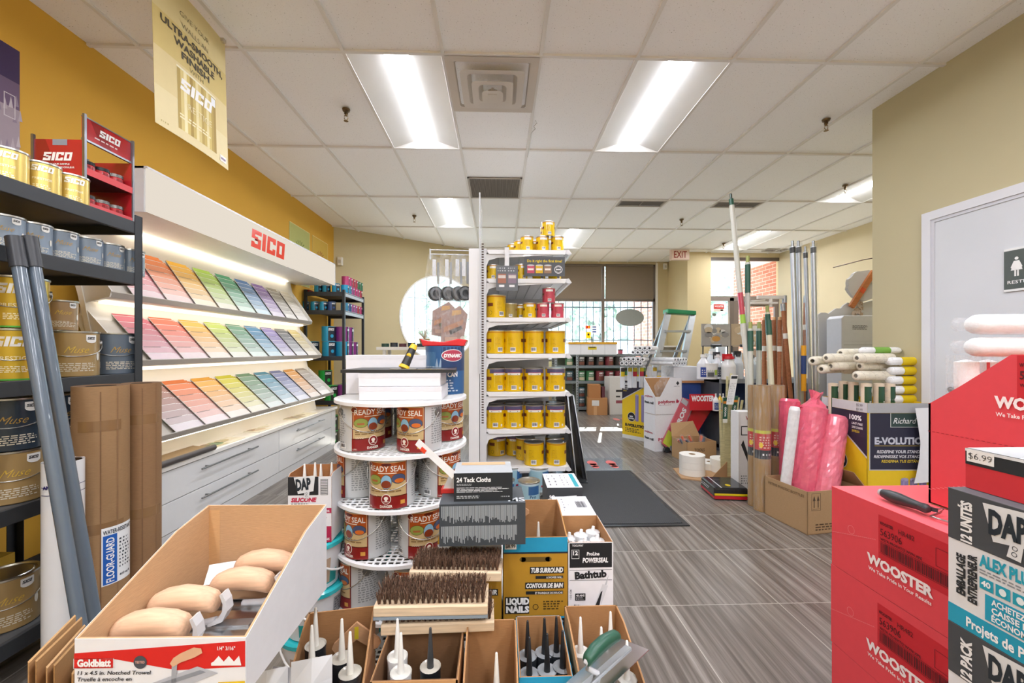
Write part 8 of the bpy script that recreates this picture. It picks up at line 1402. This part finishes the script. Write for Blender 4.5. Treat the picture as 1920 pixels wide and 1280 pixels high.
m = MB(); m.box(-.1, .02, 0, .12, .26, .24, 'b47c4a', 'kraft'); tag(m.build('storage_carton', loc=(cc.x, cc.y, .312), rz=-.12), 'smaller brown carton on top of the white-labelled one', 'carton')
m = MB(); m.box(0, 0, 0, .06, .1, .2, '6a3a48', 'gloss'); o = tag(m.build('small_box', loc=(cc.x+.16, cc.y+.05, .315), rz=.3), 'small dark striped pack beside the smaller brown carton', 'pack')
# abstract canvas boards and folding chair frames in front of the entrance
for i, (x0_, x1_, lab, cs_) in enumerate(((1316, 1369, 'grey and ochre abstract canvas leaning before the entrance glass, left one', ('a8a39c', 'c9b89a', '8f8c88')), (1372, 1440, 'ochre abstract canvas leaning before the entrance glass, right one', ('b9a487', 'c8b494', 'a5927a')))):
    A, B = aY(x0_, 607, 6.6), aY(x1_, 650, 6.6); t = T('canvas_board', lab, 'canvas', (A.x, 6.6, B.z)); w_, h_ = B.x-A.x, A.z-B.z; m = MB(); m.box(0, 0, 0, w_, .02, h_, cs_[0], 'matte'); f = Flat(m, (0, 0, 0), (1, 0, 0), (0, 0, 1), 'matte', .001); R = random.Random(i)
    for k in range(14): f.oval(R.uniform(.08, w_-.08), R.uniform(.06, h_-.06), R.uniform(.03, .08), R.uniform(.02, .06), R.choice(cs_[1:]+('c4904a' if i == 0 else 'd8c8a8', 'dcdad4')), 1+k % 4)
    m.build('panel', t); MB().box(w_*.4, .0, -B.z, w_*.46, .02, 0, '3a3d40', 'rack').build('stand', t)
t = T('wire_display', 'black wire display frame with hanging hardware packs behind the bottle shelf', 'display rack', (aY(1360, 700, 5.6).x, 5.6, 0));
for a, b in ((1318, 1364), (1372, 1420)):
    q0, q1 = aY(a, 648, 5.6).x-t.location.x, aY(b, 648, 5.6).x-t.location.x; zt = aY(1340, 648, 5.6).z; m = MB(); m.tube([(q0, 0, 0), (q0, 0, zt), (q1, 0, zt), (q1, 0, 0)], .009, c='2a2c2e', mt='rack').cyl(((q0*2+q1)/3, -.005, zt), ((q0+q1*2)/3+.02, -.005, zt), .022, n=10, c='26282a', mt='plastic'); m.build('frame', t)
R = random.Random(12)
for i in range(14):
    px = 1320+8.5*i+R.uniform(-2, 2); py = 662+R.uniform(0, 22); p = aY(px, py, 5.55); m = MB(); c = R.choice(('cdd6dc', '9fb4c0', 'd8c0a0', 'e0e4e6', 'b8a088', '4a5058')); w_, h_ = R.uniform(.06, .1), R.uniform(.14, .24); m.box(-w_/2, 0, -h_/2, w_/2, .02, h_/2, c, 'gloss'); Flat(m, (-w_/2, 0, -h_/2), (1, 0, 0), (0, 0, 1)).rect(.01, .02, w_-.01, h_*.4, R.choice(('2c2f34', 'e8e8e8', 'c0303c', 'd9a04a')), 1)
    tag(m.build('hardware_pack', loc=(p.x, 5.55+.004*i, p.z)), f'small hanging hardware pack behind the bottles and poles, {ORD[i]} from the left', 'hanging pack', 'hardware packs behind the bottles')
# pot on the slanted wall ledge
p = aY(1236, 640, 7.9);
for (px, py, Y, lab) in ((1236, 640, 8.0, 'tan wicker pot on the ledge by the barred window'), (796, 628, 5.6, 'small wicker pot with white sticks before the round window')):
    p = aY(px, py+ (14 if px < 900 else 0), Y); q = T('wicker_pot', lab, 'pot', (p.x, Y, p.z-.06)); m = MB(); m.lathe([(.0001, 0), (.06, 0), (.1, .11), (.085, .112), (.0001, .1)], 18, 'c09a6c', 'kraft', sx=.75 if px < 900 else 1.3, sy=.75); m.build('pot', q)
    if px < 900:
        m = MB(); R = random.Random(1)
        for i in range(24): a = R.uniform(0, 6.28); s = R.uniform(0, .1); e = Vector((s*cos(a), s*sin(a), .1+R.uniform(.08, .16))); m.cyl((0, 0, .1), e, .0025, n=5, c='b9a890', mt='wood').lathe([(.0001, -.008), (.009, 0), (.0001, .008)], 8, 'eae4dc', 'matte', o=tuple(e), soft=True)
        m.build('sticks', q)
m = MB(); m.box(-.6, -.15, -.04, .35, .15, 0, 'e9e6de', 'paint').box(-.58, .12, -1.3, -.55, .15, -.04, 'd9d6ce', 'paint').box(.3, .12, -1.3, .33, .15, -.04, 'd9d6ce', 'paint'); p = aY(796, 642, 5.6)
t = T('console_table', 'low white console carrying the wicker pot behind the round rack', 'table', (p.x, 5.6, p.z-.06)); m.build('top', t)
for x in (-.5, .25):
    for y in (-.12, .12): MB().box(x-.02, y-.02, -(p.z-.06), x+.02, y+.02, -.04, 'd9d6ce', 'paint').build('leg', t)
for i in range(6):
    m = MB(); m.lathe([(.0001, 0), (.05, 0), (.05, .045+.01*(i % 2)), (.0001, .045+.01*(i % 2))], 16, ('2c4a3c', '30343a', '5a3038', '2c4a5c', '3a3d40', '506a5c')[i], 'tin'); tag(m.build('small_tin', loc=(p.x-.5+.115*i, 5.52, p.z-.059)), f'small dark tin on the white console, {ORD[i]} from the left', 'tin', 'tins on the console')
t = MB(); A = aY(1228, 646, 8.3); t.box(-.3, -.2, -.03, .5, .15, 0, 'e6e2d8', 'paint').box(-.28, .1, -A.z+.0, .48, .13, -.03, 'd9d4c8', 'paint'); tag(t.build('window_ledge', loc=(A.x-.0, 8.2, A.z-.02)), 'pale ledge under the right end of the barred window', 'ledge')
